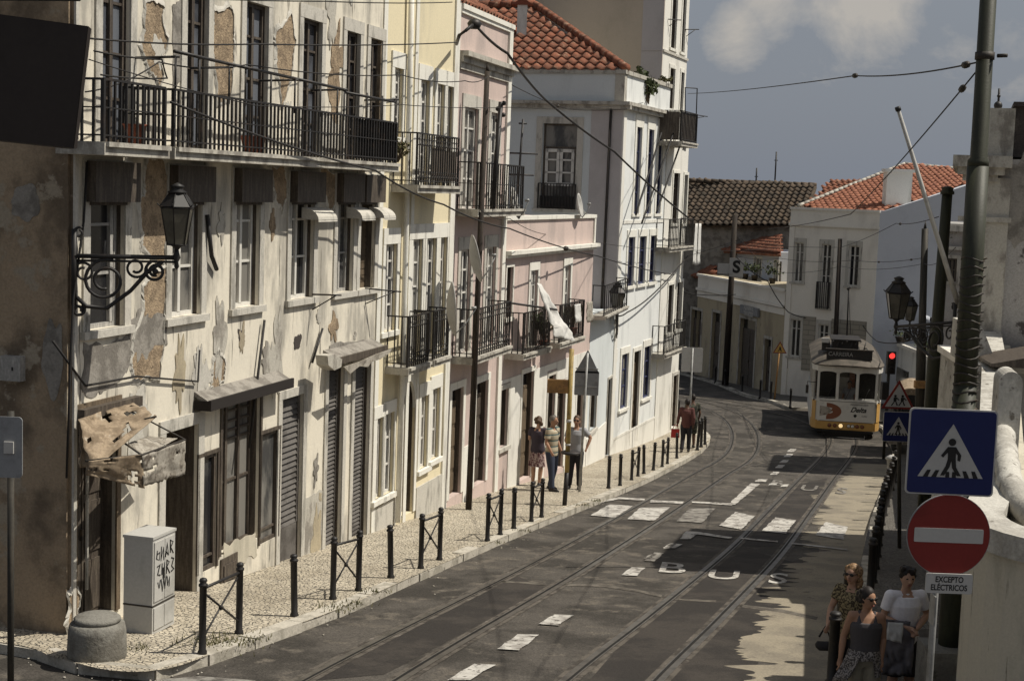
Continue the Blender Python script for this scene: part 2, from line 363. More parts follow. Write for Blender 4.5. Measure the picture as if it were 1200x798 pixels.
_gr = random.Random(77)
def casement(fac, par, o, dep=.22, m='white_wood', rows=(.33, .66), cols=(.5,), glass='glass_dark', fw=.055, t=0.0, transom=None, blank_low=0):
    a, b, c, d = o[:4]; mb = MB(); W = lambda x, y, z: fac.W(x, t - dep + y, z)
    y0, y1 = .02, .07
    mb.box(a, a + fw, y0, y1, c, d, W=W); mb.box(b - fw, b, y0, y1, c, d, W=W); mb.box(a + fw, b - fw, y0, y1, c, c + fw, W=W); mb.box(a + fw, b - fw, y0, y1, d - fw, d, W=W)
    for k in cols:
        x = a + (b - a) * k; mb.box(x - fw * .6, x + fw * .6, y0, y1 + .006, c + fw, d - fw, W=W)
    for k in rows:
        z = c + (d - c) * k; mb.box(a + fw, b - fw, y0, y1 - .012, z - fw * .3, z + fw * .3, W=W)
    if transom:
        z = c + (d - c) * transom; mb.box(a + fw, b - fw, y0, y1 + .012, z - fw * .6, z + fw * .6, W=W)
    if blank_low:
        z = c + (d - c) * blank_low; mb.box(a + fw, b - fw, y0, y1 - .02, c + fw, z, W=W)
    mb.build('frame', m, par)
    if glass == 'glass_dark' and _gr.random() < .38: glass = 'glass_curtain'
    g = MB(); g.quad(W(a + .01, .03, c + .01), W(b - .01, .03, c + .01), W(b - .01, .03, d - .01), W(a + .01, .03, d - .01)); g.build('pane', glass, par)

def window(fac, root, o, dep=.22, surr='stone_trim', **kw):
    sk = {k: kw.pop(k) for k in ('w', 'proud', 'sill', 'lintel') if k in kw}
    t = kw.get('t', 0.0)
    q = surround(fac, root, o, 'window', surr, t=t, **sk); casement(fac, q, o, dep, **kw); return q

def door(fac, root, o, dep=.22, m='dark_wood', surr='stone_trim', panels=4, transom=True, t=0.0, w=.13, name='door', glass=False, leafs=2, proud=.025):
    a, b, c, d = o[:4]; mb = MB(); W = lambda x, y, z: fac.W(x, t - dep + y, z)
    zt = d - (d - c) * .16 if transom else d
    n = leafs; wd = (b - a) / n
    mb.box(a, b, .01, .05, c, zt, W=W)
    for i in range(n):
        x0 = a + i * wd + .05; x1 = a + (i + 1) * wd - .05; h = (zt - c) / panels
        for j in range(panels): mb.box(x0, x1, .05, .068, c + j * h + .06, c + (j + 1) * h - .04, W=W)
        mb.box(a + i * wd - .012, a + i * wd + .012, .05, .062, c, zt, W=W)
    if transom: mb.box(a, b, .01, .06, zt, zt + .06, W=W)
    q = mb.build(name, m, root)
    if transom:
        g = MB(); g.quad(W(a, .02, zt + .06), W(b, .02, zt + .06), W(b, .02, d), W(a, .02, d)); g.build('pane', 'glass_dark', q)
    h = MB(); zc = c + (zt - c) * .45; h.box(a + wd * n * .5 - .07, a + wd * n * .5 - .03, .068, .1, zc, zc + .13, W=W); h.build('handle', 'iron_worn', q)
    if surr: surround(fac, q, o, 'surround', surr, w=w, t=t, sill=0, proud=proud)
    return q

def louvre(fac, root, o, dep=.22, m='roller_metal', t=0.0, step=.09, low=None, name='shutter', surr='stone_trim', w=.13):
    a, b, c, d = o[:4]; mb = MB(); W = lambda x, y, z: fac.W(x, t - dep + y, z)
    zl = c
    if low: zl = c + (d - c) * low; mb.box(a, b, .01, .06, c, zl, W=W)
    mb.box(a, a + .05, .01, .07, zl, d, W=W); mb.box(b - .05, b, .01, .07, zl, d, W=W)
    z = zl
    while z < d - .02:
        z2 = min(z + step, d)
        mb.hexa([W(a + .05, .01, z), W(b - .05, .01, z), W(b - .05, .065, z), W(a + .05, .065, z), W(a + .05, .01, z2), W(b - .05, .01, z2), W(b - .05, .025, z2), W(a + .05, .025, z2)])
        z = z2
    q = mb.build(name, m, root)
    if surr: surround(fac, q, o, 'surround', surr, w=w, t=t, sill=0)
    return q

def railing_bars(mb, W, s0, s1, depth, z0, h, step=.11, bar=.011, rail=.018, mid=False, sides=True, scroll=False):
    def fr(x): return x
    def bx(a, b, t0, t1, c, d): mb.box(a, b, t0, t1, c, d, W=W)
    T = depth
    for (zz, q) in ((z0 + h, rail * 1.4), (z0 + .08, rail)) + (((z0 + h * .55, rail * .8),) if mid else ()):
        bx(s0, s1, T - rail, T + rail, zz - q, zz)
        if sides: bx(s0 - .002, s0 + rail, 0, T - rail, zz - q, zz); bx(s1 - rail, s1 + .002, 0, T - rail, zz - q, zz)
    n = max(2, int((s1 - s0) / step))
    for i in range(n + 1):
        x = s0 + rail / 2 + (s1 - s0 - rail) * i / n; k = bar * (1.7 if i in (0, n) else 1)
        bx(x - k, x + k, T - k, T + k, z0, z0 + h - rail)
        if scroll and i < n:
            xm = x + (s1 - s0) / n / 2
            for zc, rr in ((z0 + h * .82, step * .42), (z0 + h * .2, step * .42)):
                mb.tube([W(xm + rr * math.cos(a), T, zc + rr * math.sin(a)) for a in [2 * math.pi * k2 / 8 for k2 in range(9)]], bar * .8, 4, caps=False)
    if sides:
        m2 = max(1, int(T / step))
        for i in range(m2):
            y = T * i / m2 + .02
            for x in (s0 + .008, s1 - .008): bx(x - bar, x + bar, y - bar, y + bar, z0, z0 + h - rail)

def balcony(fac, root, s0, s1, zslab, depth=.5, thick=.14, h=.95, step=.11, t=0.0, slab='stone_slab', dense=None, **kw):
    W = lambda x, y, z: fac.W(x, t + y, z)
    mb = MB(); mb.box(s0, s1, .002, depth + .05, zslab - thick, zslab, W=W); mb.box(s0 + .03, s1 - .03, .002, depth + .09, zslab - .04, zslab + .012, W=W)
    q = mb.build('balcony', slab, root)
    r = MB(); railing_bars(r, W, s0 + .04, s1 - .04, depth, zslab + .012, h, step, **kw); r.build('railing', 'iron', q)
    if dense:
        d = MB(); d.box(dense[0], dense[1], depth - .035, depth - .025, zslab + .06, zslab + h - .08, W=W); d.build('screen', 'dark_wood', q)
    return q

def tiles(name, m, parent, O, U, V, poly, cw=.22, ch=.34, amp=.055, step=.035, nseg=6):
    """barrel tile sheet on plane O + u*U + v*V, kept inside poly (u,v)"""
    U = Vector(U).normalized(); V = Vector(V).normalized(); N = U.cross(V).normalized()
    if N.z < 0: N = -N
    O = Vector(O)
    us = [p[0] for p in poly]; vs_ = [p[1] for p in poly]
    def inside(u, v):
        c = False; j = len(poly) - 1
        for i in range(len(poly)):
            (xi, yi), (xj, yj) = poly[i], poly[j]
            if (yi > v) != (yj > v) and u < (xj - xi) * (v - yi) / (yj - yi) + xi: c = not c
            j = i
        return c
    mb = MB(); rnd = random.Random(3)
    v = min(vs_)
    while v < max(vs_):
        u = min(us)
        while u < max(us):
            if inside(u + cw / 2, v + ch * .4):
                jz = rnd.uniform(-.008, .008); ju = rnd.uniform(-.008, .008); pts = []
                for (vv, h) in ((v - .03, step), (v + ch, 0)):
                    for k in range(nseg + 1):
                        f = k / nseg; a = math.sin(math.pi * min(1, f / .62)) if f < .62 else -.35 * math.sin(math.pi * (f - .62) / .38)
                        pts.append(O + U * (u + ju + cw * f) + V * vv + N * (amp * a + h + jz))
                pts += [p - N * .03 for p in pts[:nseg + 1]]
                n = nseg + 1
                mb.add(pts, [(k, k + 1, n + k + 1, n + k) for k in range(nseg)] + [(2 * n + k, 2 * n + k + 1, k + 1, k) for k in range(nseg)], 0, True)
            u += cw
        v += ch
    o = mb.build(name, m, parent, fix=False); return o

def ridge(mb, a, b, r=.1, n=None):
    a = Vector(a); b = Vector(b); L = (b - a).length; n = n or max(2, int(L / .4)); d = (b - a) / n
    for i in range(n):
        mb.tube([a + d * i, a + d * (i + 1.08)], [r * 1.12, r * .9], 8)

def blob_poly(fac, pts, t, sub=3, jit=.03, seed=1):
    """ragged outline on a wall from pixel corners"""
    rnd = random.Random(seed); out = []; sub *= 3
    P = [fac.px(x, y) for x, y in pts]
    for i in range(len(P)):
        a = Vector(P[i]); b = Vector(P[(i + 1) % len(P)])
        for k in range(sub):
            q = a.lerp(b, k / sub); q = q + Vector((mnoise.noise(Vector((q.x * 4, q.y * 4, seed))), mnoise.noise(Vector((q.x * 4, q.y * 4, seed + 7))))) * jit * 3.2 + Vector((rnd.uniform(-jit, jit), rnd.uniform(-jit, jit))) * .45; out.append(fac.W(q.x, t, q.y))
    return out
def patch(fac, root, pts, m='bare_brick', t=.002, th=.004, jit=.035, seed=1, name='plaster_patch'):
    mb = MB(); o = blob_poly(fac, pts, t, 4, jit, seed); n = fac.n
    mb.prism(o, (n.x * th, n.y * th, 0)); q = mb.build(name, m, root)
    if m == 'bare_brick':   # broken plaster edge standing proud all round
        c = sum(o, Vector()) / len(o); L = MB(); nn = Vector((n.x, n.y, 0)); k = len(o); rnd = random.Random(seed + 50); vs = []
        for p in o:
            d = (p - c).normalized() * rnd.uniform(.03, .09); vs += [p - nn * .004, p + nn * (.022 + rnd.uniform(-.006, .006)), p + d * .4 + nn * .018, p + d + nn * .001]
        L.add(vs, [(i * 4 + j, ((i + 1) % k) * 4 + j, ((i + 1) % k) * 4 + j + 1, i * 4 + j + 1) for i in range(k) for j in range(3)]); L.build('broken_edge', 'stone_trim', q, fix=True)
    return q
# ================================================================== GROUND
def crom(P, n=8):
    out = []; P = [Vector(p) for p in P]
    for i in range(len(P) - 1):
        a = P[max(i - 1, 0)]; b = P[i]; c = P[i + 1]; d = P[min(i + 2, len(P) - 1)]
        for k in range(n):
            t = k / n; out.append(.5 * ((2 * b) + (c - a) * t + (2 * a - 5 * b + 4 * c - d) * t * t + (3 * b - a - 3 * c + d) * t ** 3))
    out.append(P[-1]); return out
def xy(px, py, dz=0): p = gnd(px, py, dz); return Vector((p.x, p.y))
RZ = -.12     # road surface lies this far below the pavement
# terrain to the horizon
mb = MB()
ys = [-3000, -400, -60, -20, -3, 5, 12, 20, 30, 43, 46, 50, 55, 58, 65, 75, 80, 120, 400, 3000]
xs = [-3000, -400, -60, -20, -8, 0, 8, 16, 30, 60, 400, 3000]
n = len(xs)
mb.add([(x, y, G(y) - .6) for y in ys for x in xs], [(j * n + i, j * n + i + 1, (j + 1) * n + i + 1, (j + 1) * n + i) for j in range(len(ys) - 1) for i in range(n - 1)])
tag(mb.build('ground', 'earth'), kind='structure')
# carriageway sheet
mb = MB(); ys = [-6 + .75 * i for i in range(int(92 / .75))]; xs = [-16 + 2 * i for i in range(26)]; n = len(xs)
def zroad(y): return G(y) + RZ
mb.add([(x, y, zroad(y)) for y in ys for x in xs], [(j * n + i, j * n + i + 1, (j + 1) * n + i + 1, (j + 1) * n + i) for j in range(len(ys) - 1) for i in range(n - 1)])
road = tag(mb.build('road', 'asphalt'), kind='structure')

def sheet(name, outline, m, dz, kind='structure', parent=None, cuts=()):
    """flat-lying polygon that follows the slope"""
    pts = []
    for i in range(len(outline)):
        a = Vector(outline[i][:2]); b = Vector(outline[(i + 1) % len(outline)][:2]); k = max(1, int((b - a).length / .8))
        for j in range(k): pts.append(a.lerp(b, j / k))
    bm = bmesh.new(); vs = [bm.verts.new((p.x, p.y, 0)) for p in pts]
    es = [bm.edges.new((vs[i], vs[(i + 1) % len(vs)])) for i in range(len(vs))]
    bmesh.ops.triangle_fill(bm, edges=es, use_beauty=True)
    y0 = min(p.y for p in pts); y1 = max(p.y for p in pts)
    for yc in list(cuts) + [43, 45, 47, 49, 51, 53, 55, 58, 62]:
        if y0 < yc < y1: bmesh.ops.bisect_plane(bm, geom=bm.verts[:] + bm.edges[:] + bm.faces[:], plane_co=(0, yc, 0), plane_no=(0, 1, 0))
    for v in bm.verts: v.co.z = G(v.co.y) + dz
    bmesh.ops.recalc_face_normals(bm, faces=bm.faces)
    if bm.faces and sum(f.normal.z for f in bm.faces) < 0: bmesh.ops.reverse_faces(bm, faces=bm.faces)
    me = bpy.data.meshes.new(name); bm.to_mesh(me); bm.free(); me.materials.append(M[m])
    o = bpy.data.objects.new(name, me); COL.objects.link(o)
    if kind: o['kind'] = kind
    return o

def dens0(l): return [Vector(p[:2]) for p in l]
def kerb(name, line, side, w=.2, seglen=.95, seed=1, mm='kerb_stone', top=.006):
    """kerb stones along a plan polyline; side=+1: pavement on the left of travel"""
    rnd = random.Random(seed); mb = MB(); line = [Vector(p[:2]) for p in line]
    acc = [0]
    for i in range(1, len(line)): acc.append(acc[-1] + (line[i] - line[i - 1]).length)
    def P(s):
        for i in range(1, len(line)):
            if s <= acc[i] or i == len(line) - 1:
                f = (s - acc[i - 1]) / max(1e-6, acc[i] - acc[i - 1]); return line[i - 1].lerp(line[i], f), (line[i] - line[i - 1]).normalized()
    s = 0; L = acc[-1]
    while s < L - .05:
        e = min(L, s + seglen * rnd.uniform(.75, 1.2)); a, da = P(s + .012); b, db = P(e - .012)
        j = rnd.uniform(-.012, .012); jz = rnd.uniform(-.012, .010) + top
        na = Vector((-da.y, da.x)) * side; nb = Vector((-db.y, db.x)) * side
        q = [(a - na * (j), 0), (b - nb * (j), 0), (b + nb * w, 1), (a + na * w, 1)]
        lo = [(p.x, p.y, G(p.y) - .55) for p, _ in q]; hi = [(p.x, p.y, G(p.y) + jz + (0 if k else -.008)) for p, k in q]
        mb.hexa(lo + hi); s = e
    return tag(mb.build(name, mm), kind='structure')

F1P = Vector((-4.92, 16.35)); H1 = 15.5
PA = Fac(F1P, H1)
# left kerb
KL = [Vector((-16, 19.6)), Vector((-9, 17.0)), xy(0, 752), xy(60, 768), xy(130, 785), xy(195, 783), xy(262, 761), xy(400, 712), xy(500, 668), xy(600, 625), xy(700, 585), xy(760, 560), xy(800, 540), xy(822, 527), xy(831, 517), xy(832, 510), xy(824, 503), xy(806, 493), xy(785, 484), Vector((2.5, 63))]
KL = crom(KL, 5)
back = [PA.W(a, -.6, 0).xy for a in (0, 6, 12, 21)] + [Vector((3.0, 46.5)), Vector((5.3, 53.5)), Vector((4.6, 58.5)), Vector((1.5, 61))]
outl = [Vector((-16, 20.6)), Vector((-6.4, 17.6))][::1]
sheet('pavement', [p for p in KL] + list(reversed(back)) + [Vector((-6.5, 17.0)), Vector((-16, 20.3))], 'cobble', 0.0)
kerb('kerb', KL, +1, seed=3)
# right kerb
KR = [Vector((-1.2, -2)), Vector((.6, 4.5)), Vector((2.0, 9.6)), Vector((3.45, 15)), xy(985, 722), xy(1008, 660), xy(1020, 610), xy(1035, 570), xy(1046, 531), Vector((13.6, 52)), Vector((14.1, 55.5)), Vector((13.7, 58.2))]
KR[4] = Vector((4.95, 20.4)); KR[5] = Vector((5.95, 24.0))
KR = crom(KR, 5)
WR = [Vector((1.0, -2)), Vector((2.55, 4.5)), Vector((3.55, 9.6)), Vector((4.75, 14.4)), Vector((6.6, 20.3)), Vector((7.65, 23.6)), Vector((9.35, 29.5)), Vector((11.5, 37.5)), Vector((14.2, 47)), Vector((15.8, 53)), Vector((16.6, 60)), Vector((16.4, 64))]
# far kerb (outer side of the bend)
FK = [xy(770, 430), xy(800, 437), xy(838, 448), xy(870, 461), xy(903, 469), xy(925, 477), Vector((12.7, 60.6)), Vector((13.7, 58.2))]
def dip(y): t = min(1, max(0, (20.5 - y) / 3.6)); return -.33 * t * t * (3 - 2 * t)
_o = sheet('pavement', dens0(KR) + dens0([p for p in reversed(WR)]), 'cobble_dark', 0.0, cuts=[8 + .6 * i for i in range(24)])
for v in _o.data.vertices: v.co.z += dip(v.co.y)
kerb('kerb', KR, -1, seed=5)
FKc = crom(FK, 4)
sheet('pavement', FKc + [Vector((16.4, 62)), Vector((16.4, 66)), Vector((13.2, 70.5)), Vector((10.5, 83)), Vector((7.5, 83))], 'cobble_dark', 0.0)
kerb('kerb', FKc, +1, seed=8)

# pale worn strip along the right gutter with a ragged edge, dark patches
def offs(line, a, y0, y1, rag=0, seed=1, st=3):
    rnd = random.Random(seed); o = []
    for i, p in enumerate(line):
        if y0 <= p.y <= y1:
            o.append(Vector((p.x + a + rnd.uniform(-rag, rag), p.y)))
    return o
def dens(line, step=.25):
    o = []
    for a, b in zip(line[:-1], line[1:]):
        k = max(1, int((b - a).length / step)); o += [a.lerp(b, j / k) for j in range(k)]
    return o + [line[-1]]
KRd = dens(KR, .07)
rnd = random.Random(11)
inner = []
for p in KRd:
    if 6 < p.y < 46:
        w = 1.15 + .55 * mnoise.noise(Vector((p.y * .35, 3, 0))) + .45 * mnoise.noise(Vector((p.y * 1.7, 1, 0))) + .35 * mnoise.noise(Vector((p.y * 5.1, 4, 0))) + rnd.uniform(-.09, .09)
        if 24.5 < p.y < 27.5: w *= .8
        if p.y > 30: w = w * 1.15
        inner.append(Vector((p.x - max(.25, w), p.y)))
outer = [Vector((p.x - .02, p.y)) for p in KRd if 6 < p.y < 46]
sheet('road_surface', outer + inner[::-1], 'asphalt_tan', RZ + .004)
# smoother newer asphalt between and beside the rails
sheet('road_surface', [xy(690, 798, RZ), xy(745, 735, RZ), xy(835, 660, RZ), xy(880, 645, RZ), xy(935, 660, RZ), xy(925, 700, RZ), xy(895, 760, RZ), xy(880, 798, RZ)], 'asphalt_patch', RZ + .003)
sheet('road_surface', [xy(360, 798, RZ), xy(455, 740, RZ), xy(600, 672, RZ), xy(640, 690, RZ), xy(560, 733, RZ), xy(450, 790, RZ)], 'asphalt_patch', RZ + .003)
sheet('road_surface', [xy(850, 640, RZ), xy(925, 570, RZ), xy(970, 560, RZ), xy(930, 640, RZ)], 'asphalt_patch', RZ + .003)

# ---- rails
C1 = [Vector((-4.6, 2.0)), Vector((-2.9, 9.0)), Vector((-1.72, 14.5)), Vector((.72, 22.7)), Vector((3.3, 31.8)), Vector((5.7, 40.6)), Vector((7.25, 46)), Vector((8.15, 50)), Vector((8.72, 54)), Vector((8.72, 57.5)), Vector((7.9, 62.5)), Vector((5.6, 68)), Vector((1.5, 75))]
C2 = [Vector((-1.9, 3.0)), Vector((-.3, 10)), Vector((1.08, 15)), Vector((2.5, 19.4)), Vector((4.45, 25.6)), Vector((6.45, 32.6)), Vector((9.4, 43.0)), Vector((12.0, 52)), Vector((12.1, 55.5)), Vector((11.2, 59)), Vector((9.4, 63)), Vector((6.6, 68)), Vector((2.4, 75.5))]
def ribbon(name, line, off, w, m, dz):
    P = crom(line, 14); mb = MB(); vs = []
    for i, p in enumerate(P):
        t = (P[min(i + 1, len(P) - 1)] - P[max(i - 1, 0)]).normalized(); nn = Vector((t.y, -t.x))
        for k in (off - w / 2, off + w / 2):
            q = p + nn * k; vs.append((q.x, q.y, G(q.y) + RZ + dz))
    mb.add(vs, [(2 * i, 2 * i + 1, 2 * i + 3, 2 * i + 2) for i in range(len(P) - 1)])
    return mb.build(name, m, fix=False)
for C in (C1, C2):
    tr = None
    for sgn in (-1, 1):
        o = ribbon('track_bed', C, sgn * .46, .26, 'rail_bed', .006); tag(o, kind='structure')
        o = ribbon('tram_rail', C, sgn * .49, .075, 'rail_steel', .012); tag(o, kind='structure')
        o = ribbon('tram_rail', C, sgn * .43, .035, 'rail_groove', .013); tag(o, kind='structure')
        o = ribbon('tram_rail', C, sgn * .405, .018, 'rail_steel', .014); tag(o, kind='structure')

# ---- painted markings
def z5(x, y): return (500 + x / 2.4, 560 + y / 2.4)
def z6(x, y): return (860 + x / 5.7, 560 + y / 5.7)
def mark(pix, m='paint_white', dz=.018, seed=0):
    rnd = random.Random(seed + len(pix)); pts = []
    w = [xy(x, y, RZ) for x, y in pix]
    for a, b in zip(w, w[1:] + w[:1]):
        k = max(1, int((b - a).length / .18))
        for j in range(k): pts.append(a.lerp(b, j / k) + Vector((rnd.uniform(-.014, .014), rnd.uniform(-.02, .02))))
    return sheet('road_marking', pts, m, RZ + dz)
mark([z5(460, 107), z5(513, 76), z5(580, 80), z5(530, 113)])
mark([z5(565, 117), z5(600, 85), z5(684, 84), z5(640, 122)])
mark([z5(703, 123), z5(738, 88), z5(812, 86), z5(775, 128)], 'paint_faded')
mark([z5(823, 135), z5(868, 97), z5(922, 109), z5(885, 147)])
mark([z6(185, 358), z6(275, 268), z6(415, 285), z6(345, 374)])
mark([z6(545, 385), z6(612, 298), z6(760, 330), z6(730, 416)])
for q in ([(200, 483), (255, 442), (318, 443), (258, 488)], [(315, 413), (358, 387), (412, 388), (370, 418)], [(60, 571), (132, 525), (195, 528), (120, 571)],
          [(548, 275), (575, 253), (615, 255), (590, 277)], [(665, 198), (685, 186), (718, 188), (700, 200)]): mark([z5(*p) for p in q])
mark([z5(612, 235), z5(640, 211), z5(668, 213), z5(640, 237)], 'paint_faded')
mark([z5(-40, 640), z5(30, 600), z5(95, 600), z5(30, 642)])
mark([z5(712, 173), z5(730, 152), z5(760, 153), z5(858, 168), z5(855, 173), z5(760, 160), z5(741, 174)])
mark([z5(848, 76), z5(868, 76), z5(937, 18), z5(912, 16)])
mark([z5(745, 67), z5(860, 73), z5(860, 79), z5(745, 71)])
mark([z5(485, 68), z5(540, 56), z5(612, 60), z5(612, 66), z5(540, 61), z5(490, 72)])
mark([z5(630, 64), z5(722, 68), z5(720, 74), z5(628, 70)])
mark([z6(48, 402), z6(290, 425), z6(290, 433), z6(46, 411)], 'paint_white')
mark([z6(380, 436), z6(560, 455), z6(762, 480), z6(758, 489), z6(560, 465), z6(380, 445)])
mark([z5(700, 338), z5(812, 345), z5(812, 350), z5(700, 343)], 'road_seam', .006)
mark([z5(860, 353), z5(1000, 370), z5(1100, 392), z5(1098, 400), z5(1000, 379), z5(860, 360)], 'road_seam', .006)
mark([z5(380, 298), z5(500, 300), z5(600, 315), z5(665, 330), z5(660, 336), z5(600, 322), z5(500, 307), z5(375, 304)], 'road_seam', .006)
mark([z5(190, 288), z5(335, 296), z5(335, 301), z5(190, 293)], 'road_seam', .006)
mark([(187, 797), (235, 794), (262, 796), (300, 799), (290, 806), (200, 806)], 'paint_faded')
for (a, b, c, d) in ((884, 897, 562, 565), (900, 909, 566, 569), (914, 922, 568, 571)): mark([(a, d), (a + 4, c), (b + 3, c), (b, d)])
for (x, y) in ((927, 528), (923, 534), (918, 541), (913, 547), (907, 555)): mark([(x - 5, y + 1.8), (x - 1, y - 1.8), (x + 7, y - 1.6), (x + 3, y + 2)])
for (x, y) in ((762, 653), (785, 641)): mark([(x - 8, y + 3), (x, y - 3), (x + 7, y - 3), (x, y + 3)], 'paint_faded')
# BUS lettering on the lane
def ground_text(ch, px, py, wpx, hpx, skew=0.0, m='paint_white'):
    c = gnd(px, py, RZ); ax = gnd(px + wpx / 2, py + wpx * .04, RZ) - gnd(px - wpx / 2, py - wpx * .02, RZ); up = gnd(px + skew, py - hpx / 2, RZ) - gnd(px - skew, py + hpx / 2, RZ)
    def X(*v):
        p = c + ax * (v[0] / .62) + up * (v[1] / .72); return Vector((p.x, p.y, G(p.y) + RZ + .016 + max(0, v[2]) * .001))
    o = text_mesh(ch, 'road_marking', m, None, X, 1.0, .002, bold=.012); tag(o, kind='structure')
for ch, px, py, w, h in (('B', 787, 666.5, 38, 12), ('U', 848, 674.5, 36, 10.5), ('S', 912, 679, 32, 12), ('B', 910, 566.5, 18, 6), ('U', 948, 572.5, 19, 6), ('S', 986, 576, 19, 7)): ground_text(ch, px, py, w, h, 2, 'paint_white' if w > 25 else 'paint_faded')
# ================================================================== BUILDING 1 (decayed, corner)
S12 = PA.px(435.5, 537)[0]
S23 = 13.70
S34 = PA.px(590, 300)[0]
(lambda *a: None)('seams', S12, PA.px(440, 500)[0], S23, S34, PA.px(600, 35)[0])
b1 = empty('town_house', PA.W(0, 0, G(16.35)), 'decayed grey cream plastered corner house with wrought iron balcony and torn shop awning', 'house')
W = PA.W
ZS = 8.21; ZB = 10.33   # sill of the first floor, balcony floor
ops = []; w1 = []
for xl, xr in ((104, 145), (200, 235), (275, 303), (340, 366.5), (394, 413), (421, 438)):
    o = PA.op(xl, xr, 250, 340); o[2] = ZS; o[3] = 9.98; w1.append(o); ops.append(o)
d2 = []
for xl, xr in ((118, 151), (217, 242), (286, 312), (353, 375), (404, 420), (432, 446)):
    o = PA.op(xl, xr, 60, 160); o[2] = ZB + .02; o[3] = 12.42; d2.append(o); ops.append(o)
g = []
gdef = [(89, 135, 478, 726), (192, 230, 502, 712), (232, 253, 533, 668), (259, 303, 470, 640), (304.5, 325, 506, 633), (328, 353, 465, 658), (382, 400, 426, 652), (413, 431, 425, 630)]
for a, b, c, d in gdef: g.append(PA.op(a, b, c, d))
g[1].append(.75); ops += g
wall(PA, b1, 0, S12, 3.0, 15.2, ops, 'decayed_plaster', dep=.24, caps=False)
mb = MB()   # the body behind the street front
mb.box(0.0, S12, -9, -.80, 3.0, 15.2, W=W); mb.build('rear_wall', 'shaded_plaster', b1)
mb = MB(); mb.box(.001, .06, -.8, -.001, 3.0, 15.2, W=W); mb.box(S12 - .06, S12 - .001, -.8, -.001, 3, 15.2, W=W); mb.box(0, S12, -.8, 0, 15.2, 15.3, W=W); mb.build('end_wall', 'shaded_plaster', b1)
# shaded side wall towards the side street
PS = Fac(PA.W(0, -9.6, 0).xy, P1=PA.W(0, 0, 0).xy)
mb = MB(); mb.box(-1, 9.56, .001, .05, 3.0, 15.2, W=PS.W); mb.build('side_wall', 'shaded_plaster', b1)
for i, (x0, x1, y0, y1, mm) in enumerate(((48, 78, 372, 470, 'grey_render'), (10, 50, 215, 262, 'grey_render'))):
    mb = MB(); c = ((x0 + x1) / 2, (y0 + y1) / 2); pts = []
    rnd = random.Random(40 + i)
    for k in range(60):
        a = 2 * math.pi * k / 60; q = .86 + .3 * mnoise.noise(Vector((math.cos(a) * 1.7, math.sin(a) * 1.7, i * 3.1))); pts.append(PS.P(c[0] + (x1 - x0) / 2 * q * math.cos(a), c[1] + (y1 - y0) / 2 * q * math.sin(a), .052))
    mb.prism(pts, (PS.n.x * .006, PS.n.y * .006, 0)); mb.build('plaster_patch', mm, b1)
# windows of the first floor
for i, o in enumerate(w1):
    if i == 5: q = surround(PA, b1, o, 'window', w=.14, sill=.05, lintel=.18); l = MB(); a, b, c, d = o; l.box(a, b, -.20, -.16, c, d, W=W); [l.box(a, b, -.16, -.15, c + k * .11, c + k * .11 + .095, W=W) for k in range(int((d - c) / .11))]; l.build('shutter', 'brown_wood', q)
    else: window(PA, b1, o, .17, 'stone_trim', w=.14, sill=.04, lintel=.18, m=('grey_wood', 'white_wood', 'white_wood', 'white_wood', 'grey_wood')[i], rows=(.36, .68), cols=(.5,) if i else (.12, .85), blank_low=.0)
for i, o in enumerate(d2): window(PA, b1, o, .13, 'stone_trim', w=.14, sill=0, lintel=.2, m='dark_wood', rows=(.25, .5, .78), cols=(.5,), glass='glass_sky' if i < 4 else 'glass_dark')
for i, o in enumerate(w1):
    a, b, c, d = o; mb = MB(); mb.box(a - .10, b + .12, .03, .15, d - .30, ZB - .19, W=W); mb.box(a - .03, b + .03, -.10, .029, d - .34, d - .002, W=W); mb.build('slab_shade_box', 'dark_wood', b1)  # dark boxes added to stand in for deep shade under the balcony slab
# small canvas hoods over windows four to six
for i in (3, 4, 5):
    a, b, c, d = w1[i]; zt = 9.62; mb = MB(); pr = []
    for k in range(7):
        t = math.pi / 2 * k / 6; pr.append((.02 + .28 * math.sin(t), zt - .02 - .18 * (1 - math.cos(t))))
    for k in range(6):
        p, q = pr[k], pr[k + 1]; mb.quad(W(a + .35, p[0], p[1]), W(b + .25, p[0], p[1]), W(b + .25, q[0], q[1]), W(a + .35, q[0], q[1]))
        mb.quad(W(a + .35, p[0], p[1] - .03), W(b + .25, p[0], p[1] - .03), W(b + .25, q[0], q[1] - .03), W(a + .35, q[0], q[1] - .03))
    for x in (a + .35, b + .25): mb.add([W(x, .02, zt - .2)] + [W(x, p[0], p[1]) for p in pr], [tuple(range(8))])
    mb.build('window_hood', 'stone_trim', b1)
# balcony
BE = PA.px(466, 150, .55)[0]; B0 = PA.px(118, 120, .55)[0]
sg_ = PA.px(198, 130, .55)[0]; balcony(PA, b1, B0, sg_ - .06, ZB, .55, .13, .68, .115, bar=.012, rail=.018, mid=True)
q = balcony(PA, b1, sg_ + .06, BE - .02, ZB, .55, .13, .68, .115, bar=.012, rail=.018, mid=True)
up = MB()
segs = [(B0 + .02, 1.12), (PA.px(204, 110, .55)[0], 1.12), (PA.px(265, 110, .55)[0], 1.10), (PA.px(345, 110, .55)[0], 1.08), (PA.px(402, 115, .55)[0], 1.06), (PA.px(405, 115, .55)[0], 1.02), (PA.px(463, 125, .55)[0], 1.02)]
for i in range(1, 6):
    (a, h), (b, h2) = segs[i], segs[i + 1]
    up.tube([W(a, .55, ZB + h), W(b, .55, ZB + h2)], .022, 6)
for s in [PA.px(x, 130, .55)[0] for x in (205, 233, 268, 287, 317, 345, 375, 395, 403, 430, 448, 463)]:
    up.tube([W(s, .55, ZB + .6), W(s, .55, ZB + 1.08)], .014, 5)
